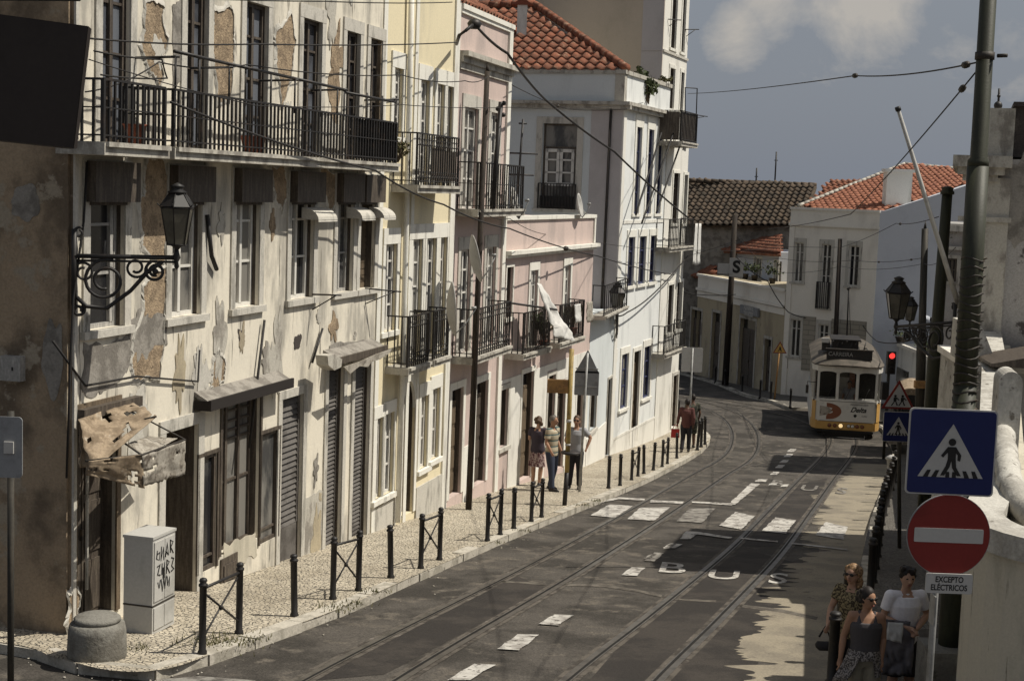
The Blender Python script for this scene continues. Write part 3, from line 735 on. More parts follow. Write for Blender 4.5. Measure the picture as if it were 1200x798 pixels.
for s in [PA.px(x, 130, .55)[0] for x in (205, 268, 345, 403, 463)]: up.tube([W(s, .0, ZB + 1.04), W(s, .60, ZB + 1.06)], .016, 5)
up.build('clothes_rail', 'iron', q)
for (xa, xb) in ((418, 440), (443, 463)):
    a = PA.px(xa, 165, .55)[0]; b = PA.px(xb, 165, .55)[0]; mb = MB(); mb.box(a, b, .50, .53, ZB + .05, ZB + .66, W=W); mb.build('screen', 'dark_wood', q)
# flower pots on the balcony floor
for i, (x, r) in enumerate(((318, .10), (586 / 2, .12))):
    pass
# exposed brick / missing render
PT = [([(170, 0), (190, 0), (193, 60), (186, 105), (178, 95), (166, 60)], 'bare_brick'), ([(250, 10), (272, 15), (275, 60), (268, 115), (255, 118), (248, 60)], 'bare_brick'), ([(322, 35), (340, 20), (346, 50), (338, 90), (330, 130), (324, 70)], 'bare_brick'),
      ([(172, 188), (193, 190), (194, 300), (186, 312), (168, 290), (163, 262), (168, 222)], 'bare_brick'), ([(176, 316), (193, 312), (192, 372), (186, 440), (156, 444), (152, 412), (165, 360)], 'bare_brick'),
      ([(316, 196), (333, 196), (336, 225), (330, 250), (322, 228)], 'bare_brick'), ([(376, 200), (392, 202), (391, 235), (384, 245)], 'bare_brick'), ([(257, 405), (263, 418), (262, 445), (250, 462), (246, 452), (250, 425)], 'bare_brick'),
      ([(98, 405), (150, 398), (148, 440), (118, 460), (96, 462)], 'grey_render'), ([(200, 0), (216, 0), (214, 80), (203, 130)], 'grey_render'), ([(150, 375), (196, 368), (192, 402), (154, 412)], 'grey_render'),
      ([(384, 405), (438, 398), (436, 422), (386, 430)], 'grey_render'), ([(263, 640), (301, 622), (301, 648), (264, 672)], 'wall_cream'),
      ([(355, 585), (378, 575), (378, 650), (356, 662)], 'stone_slab'), ([(80, 700), (88, 690), (90, 735), (78, 745)], 'bare_brick'), ([(345, 392), (352, 390), (350, 408), (344, 410)], 'black_mould'), ([(280, 385), (286, 386), (285, 402), (281, 404)], 'black_mould')]
for i, (p, mm) in enumerate(PT): patch(PA, b1, p, mm, seed=i, th=.006 + .001 * (i % 4))
rnd = random.Random(71); cnt = 0; allo = [o for o in ops]
while cnt < 46:   # small flakes and stains all over the front
    s_ = rnd.uniform(.1, S12 - .3); z_ = rnd.choice([rnd.uniform(9.2, 10.05), rnd.uniform(5.2, 8.1), rnd.uniform(10.5, 13.2), rnd.uniform(4.2, 5.6), rnd.uniform(6.6, 8.1)]); r_ = rnd.uniform(.05, .22); hh = r_ * rnd.uniform(1.0, 3.2)
    if any(o[0] - .16 - r_ < s_ < o[1] + .16 + r_ and o[2] - .1 - hh < z_ < o[3] + .2 + hh for o in allo): 
        cnt += .2; continue
    pts = []
    for k in range(34):
        a = 2 * math.pi * k / 34; q_ = 1 + .9 * mnoise.noise(Vector((math.cos(a) * 2, math.sin(a) * 2, cnt * 1.7))); pts.append(W(s_ + r_ * q_ * math.cos(a), .002, z_ + hh * q_ * math.sin(a)))
    th = .006 + .0005 * (int(cnt * 5) % 15); mb = MB(); mb.prism(pts, (PA.n.x * th, PA.n.y * th, 0)); mb.build('plaster_patch', rnd.choice(['grey_render', 'stone_slab', 'stone_slab', 'bare_brick', 'stone_trim', 'ochre_wall']), b1); cnt += 1
# corner strip, pipes and cracks
mb = MB(); mb.box(-.012, .05, .001, .03, 3.2, 15, W=W); mb.box(.28, .31, .001, .025, 5.2, 7.2, W=W); mb.build('corner_trim', 'stone_trim', b1)
mb = MB(); mb.tube([PA.P(102, 190, .06), PA.P(98, 260, .06), PA.P(86, 350, .06), PA.P(82, 440, .07), PA.P(78, 560, .07)], .014, 6); mb.tube([PA.P(62, 400, .04), PA.P(100, 452, .05), PA.P(160, 441, .05), PA.P(232, 447, .05), PA.P(234, 410, .05)], .014, 6); mb.tube([PA.P(310, 375, .06), PA.P(292, 525, .06)], .02, 6); mb.build('cable', 'cable', b1)
mb = MB(); mb.tube([PA.P(243, 252, .05), PA.P(248, 300, .07), PA.P(254, 316, .05)], .03, 6); mb.build('iron_stay', 'iron', b1)
mb = MB(); mb.tube([PA.P(378, 385, .05), PA.P(366, 425, .05)], .02, 6); mb.build('iron_stay', 'iron', b1)
for (xa, ya, xb, yb) in ((366, 345, 400, 346), (428, 338, 470, 342)):
    mb = MB(); a = PA.P(xa, ya, .02); b = PA.P(xb, yb, .5); mb.tube([a, b], .014, 5); mb.tube([PA.P(xa, ya + 18, .02), b.lerp(a, .15)], .010, 5); mb.build('clothes_bracket', 'iron', b1)
# ground floor
door(PA, b1, g[0], .24, 'dark_wood', 'brown_wood', panels=3, w=.09)
q = door(PA, b1, g[1][:4], .74, 'dark_wood', 'stone_trim', panels=4, w=.16)
for i in (2, 4):
    o = g[i]; q = surround(PA, b1, o, 'shop_window', 'dark_wood', w=.05, sill=.0); casement(PA, q, o, .08, 'dark_wood', rows=(.12,), cols=(), glass='glass_dark')
o = g[3]; q = surround(PA, b1, o, 'shop_window', 'dark_wood', w=.06, sill=0, lintel=.1); casement(PA, q, o, .2, 'dark_wood', rows=(.46, .74, .80, .86, .93), cols=(.33, .66), glass='glass_curtain')
a, b, c, d = o; zb = PA.px(263, 688)[1]; mb = MB(); mb.box(a, a + (b - a) * .42, .005, .03, zb, c - .05, W=W); mb.box(a + .06, a + (b - a) * .36, .03, .045, zb + .1, c - .15, W=W); mb.build('door_panel', 'dark_wood', b1)
louvre(PA, b1, g[5], .12, 'roller_metal', low=.22)
louvre(PA, b1, g[6], .16, 'roller_metal', step=.07); louvre(PA, b1, g[7], .16, 'roller_metal', step=.07)
# flat shop canopies
def canopy(x0, y0, x1, y1, dpt, th, m, ms, root=b1, fac=PA):
    s0, z0 = fac.px(x0, y0, dpt); s1, z1 = fac.px(x1, y1, dpt); z = (z0 + z1) / 2; Wf = fac.W
    mb = MB(); mb.hexa([Wf(s0, .002, z + .10), Wf(s1, .002, z + .10), Wf(s1, dpt, z - .02), Wf(s0, dpt, z - .02), Wf(s0, .002, z + .16), Wf(s1, .002, z + .16), Wf(s1, dpt, z + .04), Wf(s0, dpt, z + .04)])
    q = mb.build('shop_canopy', m, root); mb = MB(); mb.box(s0 - .02, s1 + .02, dpt, dpt + .04, z - th, z + .06, W=Wf); mb.box(s0 - .02, s0 + .02, .01, dpt, z - th, z + .05, W=Wf); mb.build('fascia', ms, q); return q
canopy(245, 472, 341, 450, .22, .08, 'grey_render', 'interior_dark')
canopy(396, 427, 452, 405, .26, .05, 'grey_render', 'dark_wood')
mb = MB(); o_ = PA; rag = [(402, 430), (420, 424), (440, 415), (458, 409), (455, 414), (444, 421), (434, 424), (430, 430), (420, 429), (409, 438)]
mb.prism([PA.P(x, y, .46) for x, y in rag], (PA.n.x * .02, PA.n.y * .02, 0)); mb.build('torn_canvas', 'canvas_pale', b1)
mb = MB(); mb.prism([PA.P(x, y, .45) for x, y in ((384, 417), (392, 415), (401, 421), (400, 430), (392, 434), (385, 428))], (-PA.n.x * .2, -PA.n.y * .2, 0)); mb.build('awning_box', 'stone_slab', b1)
mb = MB(); mb.box(-.02, S12, .01, .035, 3.0, 3.9, W=W)
steps = []
for i, k in ((1, 5), (5, 0)):
    a, b, c, d = g[i][:4]; mb2 = MB(); mb2.box(a - .15, b + .15, .005, .16, c - .5, c - .015, W=W); mb2.build('doorstep', 'stone_slab', b1)
# ---- torn awning over the first door
aw = MB(); s0 = PA.px(88, 490)[0]; s1 = PA.px(157, 470)[0]; zt = PA.px(100, 487)[1]
aw.box(s0, s1, .01, .12, zt - .02, zt + .10, W=W); q = aw.build('awning', 'dark_wood', b1)
def cloth(name, par, quad, m, nu=18, nv=12, amp=.05, seed=1, hole=.0, fray=0.0):
    """crumpled cloth between four corners with frayed lower edge"""
    a, b, c, d = [Vector(p) for p in quad]; nrm = (b - a).cross(d - a).normalized(); vs = []; mbx = MB()
    for j in range(nv + 1):
        for i in range(nu + 1):
            u, v = i / nu, j / nv; fr = 0
            if fray: fr = fray * abs(mnoise.noise(Vector((u * 9, seed, 0)))) * (v ** 3)
            p = a.lerp(b, u).lerp(d.lerp(c, u), v * (1 - fr)); nn = mnoise.noise(Vector((u * 4, v * 3, seed))) + .6 * mnoise.noise(Vector((u * 9, v * 8, seed + 4)))
            vs.append(p + nrm * (nn * amp * (.3 + v)))
    fs = []
    for j in range(nv):
        for i in range(nu):
            u, v = (i + .5) / nu, (j + .5) / nv
            if hole and mnoise.noise(Vector((u * 5.5 + 3, v * 4.5, seed + 9))) > hole: continue
            k = j * (nu + 1) + i; fs.append((k, k + 1, k + nu + 2, k + nu + 1))
    mbx.add(vs, fs, 0, True); o = mbx.build(name, m, par, fix=False)
    md = o.modifiers.new('thick', 'SOLIDIFY'); md.thickness = .008
    return o
cloth('canvas', q, [PA.P(91, 492, .12), PA.P(156, 472, .12), PA.P(184, 488, .75), PA.P(108, 552, .55)], 'canvas', amp=.08, seed=2, hole=.34)
cloth('canvas', q, [PA.P(92, 492, .10), PA.P(118, 482, .16), PA.P(112, 545, .30), PA.P(96, 548, .18)], 'canvas', amp=.08, seed=5)
cloth('canvas', q, [PA.P(104, 540, .55), PA.P(166, 532, .85), PA.P(169, 572, .80), PA.P(100, 556, .5)], 'canvas', amp=.025, seed=7, hole=.36)
cloth('canvas', q, [PA.P(166, 534, .85), PA.P(217, 515, .9), PA.P(216, 556, .86), PA.P(167, 571, .80)], 'canvas_pale', amp=.025, seed=9, hole=.46, fray=.15)
cloth('canvas', q, [PA.P(172, 512, .3), PA.P(208, 514, .5), PA.P(166, 536, .85), PA.P(150, 520, .6)], 'canvas_pale', amp=.03, seed=12, hole=.38)
mb = MB(); mb.tube([PA.P(100, 540, .5), PA.P(166, 533, .85), PA.P(217, 515, .9)], .014, 5); mb.tube([PA.P(118, 500, .1), PA.P(166, 533, .85)], .012, 5); mb.tube([PA.P(183, 488, .75), PA.P(130, 500, .1)], .012, 5); mb.tube([PA.P(150, 480, .1), PA.P(217, 515, .9)], .010, 5); mb.build('awning_frame', 'iron_worn', q)

# ================================================================== BUILDING 2 (yellow)
b2 = empty('town_house', PA.W(S12, 0, G(27)), 'pale yellow three storey house with blue framed windows and small iron balconies', 'house')
ZU = PA.px(500, 218)[1]      # second floor level at its balcony
ops = []
u1 = PA.op(460.5, 471, 80, 161); U = [u1]
for a, b, c, d in ((490.5, 501.5, 93, 222), (510, 519, 98, 224), (522, 529.5, 103, 224)):
    o = PA.op(a, b, c, d); o[2] = ZU; U.append(o)
top = sum(o[3] for o in U[1:]) / 3
for o in U[1:]: o[3] = top
ZM = PA.px(492, 418)[1]
m1 = PA.op(450, 463.5, 286, 388); MM = [m1]
for a, b in ((479.5, 493), (497.5, 509), (513.5, 521.5)):
    o = PA.op(a, b, 281, 414); o[2] = ZM; o[3] = PA.px(492, 280)[1]; MM.append(o)
GG = [PA.op(437.5, 447.5, 490, 584), PA.op(449, 460.5, 484, 578), PA.op(471, 485, 447, 602), PA.op(491.5, 500.5, 464, 548), PA.op(505, 514, 455, 537)]
S12g = max(S12, 0); ops = U + MM + [o for o in GG]
wall(PA, b2, S12 + .004, S23 - .004, 2.0, 16.5, ops, 'yellow_plaster', dep=.22, t=-.004)
for i, o in enumerate(U): window(PA, b2, o, .13, 'white_trim', w=.13, sill=.03 if i == 0 else 0, lintel=.28, m='white_wood' if i else 'white_wood', rows=(.3, .62, .8), cols=(.5,))
for i, o in enumerate(MM): window(PA, b2, o, .13, 'white_trim', w=.13, sill=.03 if i == 0 else 0, lintel=.28, m='white_wood', rows=(.3, .6, .8), cols=(.5,), blank_low=.16 if i == 0 else 0)
for i in (0, 1): window(PA, b2, GG[i], .13, 'white_trim', w=.07, sill=.05, lintel=.22, m='white_wood', rows=(.35, .68), cols=(.5,))
for i in (3, 4): window(PA, b2, GG[i], .13, 'white_trim', w=.12, sill=.05, lintel=.26, m='white_wood', rows=(.4, .7), cols=(.5,))
q = door(PA, b2, GG[2], .22, 'brown_wood', 'white_trim', panels=5, w=.12, leafs=1)
a, b, c, d = GG[2]; mb = MB(); xm = (a + b) / 2   # pointed arch filling of the door head
for sg in (-1, 1):
    e = a if sg < 0 else b; pts = [W(e, -.05, d), W(xm, -.05, d)]
    for k in range(7): t = k / 6; pts.append(W(xm + (e - xm) * math.sin(t * math.pi / 2), -.05, d - .55 * (t ** 1.6)))
    mb.prism(pts, (PA.n.x * .06, PA.n.y * .06, 0))
mb.build('arch', 'white_trim', q)
balcony(PA, b2, PA.px(487, 200, .45)[0], PA.px(537, 215, .45)[0], ZU, .45, .13, .92, .13, bar=.010, scroll=True, dense=None)
a = PA.px(507, 195, .42)[0]; b = PA.px(521, 195, .42)[0]; c = PA.px(535, 195, .42)[0]
mb = MB(); mb.box(a, b, .40, .415, ZU + .1, ZU + .7, W=W); mb.box(b + .05, c, .40, .415, ZU + .1, ZU + .66, W=W); mb.build('screen', 'dark_wood', b2)
balcony(PA, b2, PA.px(477, 390, .4)[0], PA.px(503, 390, .4)[0], ZM, .4, .12, .92, .11, bar=.010, scroll=True)
balcony(PA, b2, PA.px(507, 385, .4)[0], PA.px(526, 385, .4)[0], ZM, .4, .12, .92, .11, bar=.010, scroll=True)
mb = MB(); mb.tube([PA.P(483.5, -60, .09), PA.P(480, 110, .09), PA.P(474, 350, .09), PA.P(466, 612, .09)], .05, 8); mb.build('downpipe', 'white_trim', b2)
mb = MB(); s = PA.px(488, 0)[0]; mb.box(s, s + .16, .001, .02, 3.0, 16.4, W=W); mb.box(S23 - .32, S23 - .03, .001, .035, 3, 16.4, W=W); mb.box(S12 + .02, S12 + .2, .001, .02, 2.5, 16.4, W=W); mb.build('pilaster', 'white_trim', b2)
mb = MB(); c0 = PA.px(486, 572)[1]; mb.box(PA.px(485, 560)[0] + .1, S23 - .33, .001, .03, 2.5, c0, W=W); mb.build('plinth', 'stone_trim', b2)
mb = MB(); mb.box(S12 + .21, PA.px(463, 600)[0], .001, .018, 2.5, GG[0][2] - .15, W=W); mb.build('plinth', 'stone_trim', b2)

# ================================================================== BUILDING 3 (tall pink)
b3 = empty('town_house', PA.W(S23, 0, G(31)), 'narrow tall faded pink house with white corner strip and long iron balconies', 'house')
ZC = 13.5; ZT = PA.px(560, 245)[1]; ZM3 = PA.px(560, 408)[1]
T3 = [PA.op(542, 558.5, 126, 243), PA.op(573, 583, 131, 243)]; N3 = [PA.op(537.5, 550, 292, 405), PA.op(567.5, 579, 288, 405)]
for o in T3: o[2] = ZT; o[3] = PA.px(558, 128)[1]
for o in N3: o[2] = ZM3; o[3] = PA.px(560, 291)[1]
D3 = [PA.op(527, 540.5, 456, 580), PA.op(556, 569.5, 448, 566)]; G3 = PA.op(584, 592.5, 457, 524)
wall(PA, b3, S23 + .004, S34, 1.6, ZC, T3 + N3 + D3, 'pink_plaster', dep=.22)
for o in T3 + N3: window(PA, b3, o, .13, 'stone_trim', w=.15, sill=0, lintel=.26, m='white_wood', rows=(.3, .58, .8), cols=(.5,), glass='glass_curtain' if o is T3[0] else 'glass_dark')
door(PA, b3, D3[0], .2, 'brown_wood', 'white_trim', panels=4, w=.15, leafs=1); door(PA, b3, D3[1], .2, 'dark_wood', 'white_trim', panels=4, w=.15, leafs=1)
balcony(PA, b3, S23 + .12, S34 - .05, ZT, .42, .14, .95, .16, bar=.012, mid=True)
balcony(PA, b3, S23 + .1, PA.px(597, 400, .45)[0], ZM3, .45, .14, .98, .15, bar=.011, scroll=True)
mb = MB(); mb.box(S34 - .24, S34 + .02, .001, .05, 2.0, ZC - .02, W=W); mb.build('pilaster', 'white_trim', b3)
zc = PA.px(560, 78)[1]
mb = MB(); mb.box(S23 + .02, S34 + .02, .002, .10, zc - .02, zc + .10, W=W); mb.box(S23 + .02, S34 + .04, .002, .20, zc + .10, zc + .2, W=W); mb.box(S23 + .02, S34, .002, .05, zc - .16, zc - .02, W=W); mb.build('cornice', 'stone_slab', b3)
mb = MB(); mb.box(S23, S34 + .06, -.2, .08, ZC, ZC + .1, W=W); mb.box(S23, S34 + .03, -.2, .05, ZC - .08, ZC, W=W); mb.build('coping', 'white_trim', b3)
tiles('roof', 'roof_tile', b3, W(S23 - .1, .02, ZC + .12), Vector((PA.d.x, PA.d.y, 0)), Vector((-PA.n.x, -PA.n.y, .50)), [(0, 0), (S34 - S23 + .2, 0), (S34 - S23 + .2, 3.2), (0, 3.2)])
mb = MB(); p0 = D3[0][0] - .16; mb.box(S23 + .01, D3[0][0] - .16, .001, .02, 2.0, PA.px(525, 560)[1], W=W); mb.box(PA.px(541, 540)[0] + .1, D3[1][0] - .16, .001, .02, 2.0, PA.px(545, 523)[1], W=W); mb.build('plinth', 'white_trim', b3)


# ================================================================== BUILDING 4 (low pink with roof terrace)
P34 = PA.W(S34 + .02, 0, 0).xy
PB = Fac(P34, 18.3); WB = PB.W
S4E = PB.px(688, 480)[0]
b4 = empty('town_house', WB(0, 0, G(37)), 'low two storey pink house with roof terrace and whitewashed ground floor', 'house')
ZE = PB.px(640, 297)[1]; ZP = PB.px(640, 257)[1]; Z4 = PB.px(630, 403)[1]
ops4 = []
A4 = [PB.op(620, 628.5, 315, 400), PB.op(660, 667, 312, 388)]
for o in A4: o[2] = Z4; o[3] = PB.px(645, 314)[1]
a0 = PB.op(592.5, 600, 313, 372); D4 = [PB.op(610, 623, 437, 560), PB.op(651, 660.5, 452, 548), PB.op(674.5, 682, 440, 535)]; W4 = PB.op(641, 649, 440, 520)
G3b = PB.op(584, 592.5, 457, 524)
if G3b[0] < .1: d_ = .12 - G3b[0]; G3b[0] += d_; G3b[1] += d_
if a0[0] < .06: d_ = .08 - a0[0]; a0[0] += d_; a0[1] += d_
ops4 = A4 + [a0] + D4 + [W4, G3b]
ZL = 1.2
wall(PB, b4, 0.01, S4E, ZL, ZP, ops4, 'pink_plaster', dep=.2, t=-.003, depth=3.4)
for o in A4: window(PB, b4, o, .12, 'white_trim', w=.12, sill=0, lintel=.2, m='white_wood', rows=(.33, .6, .8), cols=(.5,))
window(PB, b4, a0, .2, 'white_trim', w=.06, sill=.03, m='white_wood', rows=(.5,), cols=(.5,)); window(PB, b4, G3b, .2, 'stone_trim', w=.12, sill=.05, m='dark_wood', rows=(.5,), cols=(.5,)); window(PB, b4, W4, .2, 'stone_trim', w=.1, sill=.04, m='dark_wood', rows=(.5,), cols=(.5,))
for o in D4: door(PB, b4, o, .2, 'brown_wood' if o is D4[0] else 'dark_wood', 'white_trim', panels=4, w=.12, leafs=1)
mb = MB(); mb.box(0.03, S4E, .002, .09, ZE - .02, ZE + .06, W=WB); mb.box(0.03, S4E + .03, .002, .18, ZE + .06, ZE + .15, W=WB); mb.build('cornice', 'white_trim', b4)
mb = MB(); mb.box(0.03, S4E + .03, -.22, .05, ZP, ZP + .09, W=WB); mb.box(S4E - .12, S4E + .01, .001, .04, ZE + .16, ZP, W=WB); mb.build('coping', 'white_trim', b4)
# whitewashed ground storey: strips between the openings
gz = PB.px(640, 428)[1]
edges = sorted([(o[0] - .13, o[1] + .13, o[3] + .14, o[2]) for o in (G3b, D4[0], W4, D4[1], D4[2])])
mb = MB(); x = .04
for (a, b, zt, zb) in edges:
    if a > x: mb.box(x, a, .001, .016, ZL, gz, W=WB)
    if gz > zt: mb.box(a, b, .001, .016, zt, gz, W=WB)
    x = max(x, b)
if x < S4E: mb.box(x, S4E - .02, .001, .016, ZL, gz, W=WB)
mb.build('whitewash', 'white_plaster', b4)
balcony(PB, b4, PB.px(612, 400, .42)[0], PB.px(644, 400, .42)[0], Z4, .42, .13, .95, .12, bar=.011)
balcony(PB, b4, PB.px(655, 380, .42)[0], PB.px(684, 380, .42)[0], Z4, .42, .13, .95, .12, bar=.011)

# ================================================================== BUILDING 5A (narrow, low, blue) + BUILDING 5
BC = gnd(713.5, 533).xy; BC = Vector((BC.x, BC.y))
PC = Fac(BC, 20.0); WC = PC.W
e4 = WB(S4E, 0, 0).xy
P5A = Fac(Vector((e4.x, e4.y)), P1=BC); L5A = (BC - e4).length; W5 = P5A.W
b5a = empty('low_house', W5(0, 0, G(43)), 'very narrow low grey blue house with roof balcony between pink and white houses', 'house')
Z5 = P5A.px(700, 372)[1]
dA = P5A.op(709, 716, 445, 578 * .98); dA[2] = P5A.px(712, 534)[1]; wA = P5A.op(691, 698, 461, 503)
dA[1] = min(dA[1], L5A - .08); dA[0] = dA[1] - .75
wall(P5A, b5a, .01, L5A - .01, 1.0, Z5, [dA, wA], 'blue_plaster', dep=.2, depth=2.6)
door(P5A, b5a, dA, .16, 'brown_wood', 'stone_trim', panels=5, w=.07, leafs=1); window(P5A, b5a, wA, .2, 'stone_trim', w=.08, sill=.05, m='dark_wood', rows=(.5,), cols=())
mb = MB(); mb.box(.02, dA[0] - .08, .001, .02, 1.0, wA[2] - .12, W=W5); mb.build('plinth', 'white_plaster', b5a)
balcony(P5A, b5a, .02, L5A - .02, Z5 + .12, .35, .10, .85, .32)
b5 = empty('town_house', WC(0, 0, G(46)), 'white and grey blue corner house with red tile hip roof and purple window frames', 'house')
S5E = PC.px(769, 490)[0]
ZC5 = 12.66; ZTOP = PC.px(733, 83)[1]
T5 = [PC.op(744, 750, 150, 251), PC.op(758, 764, 152, 251), PC.op(770, 775.3, 155, 251)]
for o in T5: o[2] = 9.34; o[3] = PC.px(747, 149)[1]
R5 = [PC.op(735, 742.6, 278, 335), PC.op(748, 756, 276, 332), PC.op(761, 767.5, 275, 330)]
for o in R5: o[2] = PC.px(739, 335)[1]; o[3] = 8.62
Q5 = [PC.op(727, 735, 417, 478), PC.op(753.5, 761.5, 407, 467)]
for o in Q5: o[2] = 3.22; o[3] = PC.px(731, 415)[1]
D5 = PC.op(740.5, 748, 412, 517)
wall(PC, b5, 0, S5E, .8, ZC5, T5 + R5 + Q5 + [D5], 'blue_white_plaster', dep=.22, depth=8, caps=False)
for o in T5: window(PC, b5, o, .12, 'white_trim', w=.17, sill=.02, lintel=.4, m='blue_wood', rows=(.25, .5, .72), cols=(.4,), glass='glass_dark')
for o in R5 + Q5: window(PC, b5, o, .12, 'white_trim', w=.16, sill=.05, lintel=.22, m='blue_wood', rows=(.4, .7), cols=(.4,))
door(PC, b5, D5, .2, 'brown_wood', 'white_trim', panels=4, w=.14, leafs=1)
# front (shaded) wall facing up the street
wid = 9.5
PF = Fac(WC(0, -wid, 0).xy, P1=WC(0, 0, 0).xy); WF = PF.W
wf = PF.op(634.5, 675, 145, 245); wf2 = list(wf)
wall(PF, b5, 0, wid, .8, ZC5, [wf], 'blue_plaster', dep=.2, depth=S5E, caps=False, name='side_wall')
mb = MB(); mb.box(.35, S5E - .02, -wid + .02, -.9, .8, ZC5 - .02, W=WC); mb.box(S5E - .3, S5E - .001, -.9, -.001, .8, ZC5 - .01, W=WC); mb.build('rear_wall', 'blue_plaster', b5)
q = window(PF, b5, wf, .2, 'stone_trim', w=.2, sill=.05, lintel=.2, m='dark_wood', rows=(), cols=(), transom=.72, glass='glass_dark')
a, b, c, d = wf; zt_ = c + (d - c) * .72; z0_ = c + (d - c) * .27
for k in (0, 1):
    x0 = a + .08 + k * (b - a - .16) / 2; x1 = x0 + (b - a - .16) / 2 - .02; o = (x0, x1, z0_, zt_ - .04)
    mb = MB(); Wx = lambda x, y, z: WF(x, -.2 + y, z)
    for (u0, u1, v0, v1) in ((x0, x0 + .09, z0_, zt_ - .04), (x1 - .09, x1, z0_, zt_ - .04), (x0, x1, z0_, z0_ + .1), (x0, x1, zt_ - .14, zt_ - .04), (x0, x1, z0_ + (zt_ - z0_) * .33, z0_ + (zt_ - z0_) * .33 + .05), (x0, x1, z0_ + (zt_ - z0_) * .66, z0_ + (zt_ - z0_) * .66 + .05)): mb.box(u0, u1, .075, .10, v0, v1, W=Wx)
    mb.build('casement', 'white_wood', q)
mb = MB(); railing_bars(mb, WF, a - .05, b + .05, .10, c, (d - c) * .30, .10, bar=.012, sides=False); mb.box(a, b, .055, .07, c + .02, c + (d - c) * .15, W=WF); mb.build('railing', 'iron', q)
# cornice + parapet
mb = MB()
for (Wq, L) in ((WC, S5E), (WF, wid)):
    ex = .25
    mb.box(-.0 if Wq is WC else 0, L + (ex if Wq is WF else 0), .002, .16, ZC5 - .18, ZC5 - .06, W=Wq); mb.box(0, L + (ex if Wq is WF else 0), .002, ex, ZC5 - .06, ZC5 + .04, W=Wq)
mb.build('cornice', 'stone_slab', b5)
mb = MB(); mb.box(0, S5E - .05, -.25, -.02, ZC5 + .04, ZTOP - .1, W=WC); mb.build('parapet', 'blue_white_plaster', b5)
mb = MB(); mb.box(0, wid - .3, -.25, -.02, ZC5 + .04, ZTOP - .1, W=WF); mb.build('parapet', 'blue_plaster', b5)
mb = MB(); mb.box(wid - .3, wid + .0, -.26, .01, ZC5 + .045, ZTOP - .1, W=WF); mb.box(-.05, S5E - .02, -.28, .04, ZTOP - .1, ZTOP + .02, W=WC); mb.box(0, wid + .03, -.28, .035, ZTOP - .1, ZTOP + .015, W=WF); mb.build('coping', 'stone_slab', b5)
mb = MB(); mb.box(.001, .30, .001, .03, 1.2, ZC5 - .2, W=WC); mb.box(S5E - .3, S5E - .01, .001, .03, 1.2, ZC5 - .2, W=WC); mb.box(.31, S5E - .31, .001, .02, 9.04, 9.14, W=WC); mb.box(.31, S5E - .31, .001, .016, 1.0, 2.35, W=WC); mb.box(.31, S5E - .31, .016, .03, 2.35, 2.43, W=WC)
for z in (3.0, 3.9, 4.8, 5.7, 6.6, 7.5): mb.box(.31, .42, .001, .026, z, z + .4, W=WC)
mb.build('quoin', 'white_plaster', b5)
mb = MB(); mb.box(wid - 1.0, wid - .005, .001, .02, 1, ZC5 - .2, W=WF); mb.build('quoin', 'grey_wood' if False else 'lilac_render', b5)
mb = MB(); mb.tube([PF.P(716, 128, .07), PF.P(704.5, 370, .07)], .04, 8); mb.build('downpipe', 'iron_worn', b5)
# hip roof: slope towards us (over the side wall) and slope towards the street
slope = .54; rh = 3.9
O = WF(0, .0, ZTOP - .02); U_ = Vector((PF.d.x, PF.d.y, 0)); V_ = Vector((-PF.n.x, -PF.n.y, slope)); vl = V_.length
rt = 4.6   # run to the hip end in plan
tiles('roof', 'roof_tile', b5, WF(0, .0, ZTOP - .0), U_, V_, [(0, 0), (wid - .1, 0), (wid - .1 - rt, rt * vl * .98), (0, rt * vl * .98)], cw=.34, ch=.42, amp=.075, step=.05)
_a, _b, _c = WF(wid - .15, -.12, ZTOP - .05), WF(wid - rt, -rt, ZTOP - .05), WF(wid - rt, -rt, ZTOP + rt * slope - .08); _v = (_b - _a).normalized().cross(Vector((0, 0, 1))) * .2; _v = _v if _v.y > 0 else -_v; mb = MB(); mb.prism([_a, _b, _c], _v); mb.build('verge_wall', 'white_plaster', b5)
mb = MB(); mb.box(.05, S5E - .05, -wid + .1, -.25, ZC5 - .01, ZC5 + .06, W=WC); mb.build('roof_deck', 'grey_render', b5)
mb = MB(); ridge(mb, WF(wid, -.1, ZTOP + .08), WF(wid - rt, -rt, ZTOP + rt * slope + .1), .13); ridge(mb, WF(wid - rt, -rt, ZTOP + rt * slope + .1), WF(0, -rt, ZTOP + rt * slope + .1), .13); mb.build('ridge_tiles', 'roof_tile', b5)
cpt = at(612, 16, 48.5); mb = MB()
mb.box(cpt.x - .16, cpt.x + .16, cpt.y - .16, cpt.y + .16, cpt.z - .9, cpt.z + .25); mb.build('chimney', 'white_plaster', b5)
mb = MB(); mb.prism([(cpt.x - .34, cpt.y - .2, cpt.z + .25), (cpt.x + .34, cpt.y - .2, cpt.z + .25), (cpt.x, cpt.y - .2, cpt.z + .5)], (0, .4, 0)); mb.build('chimney_cap', 'clay', b5)

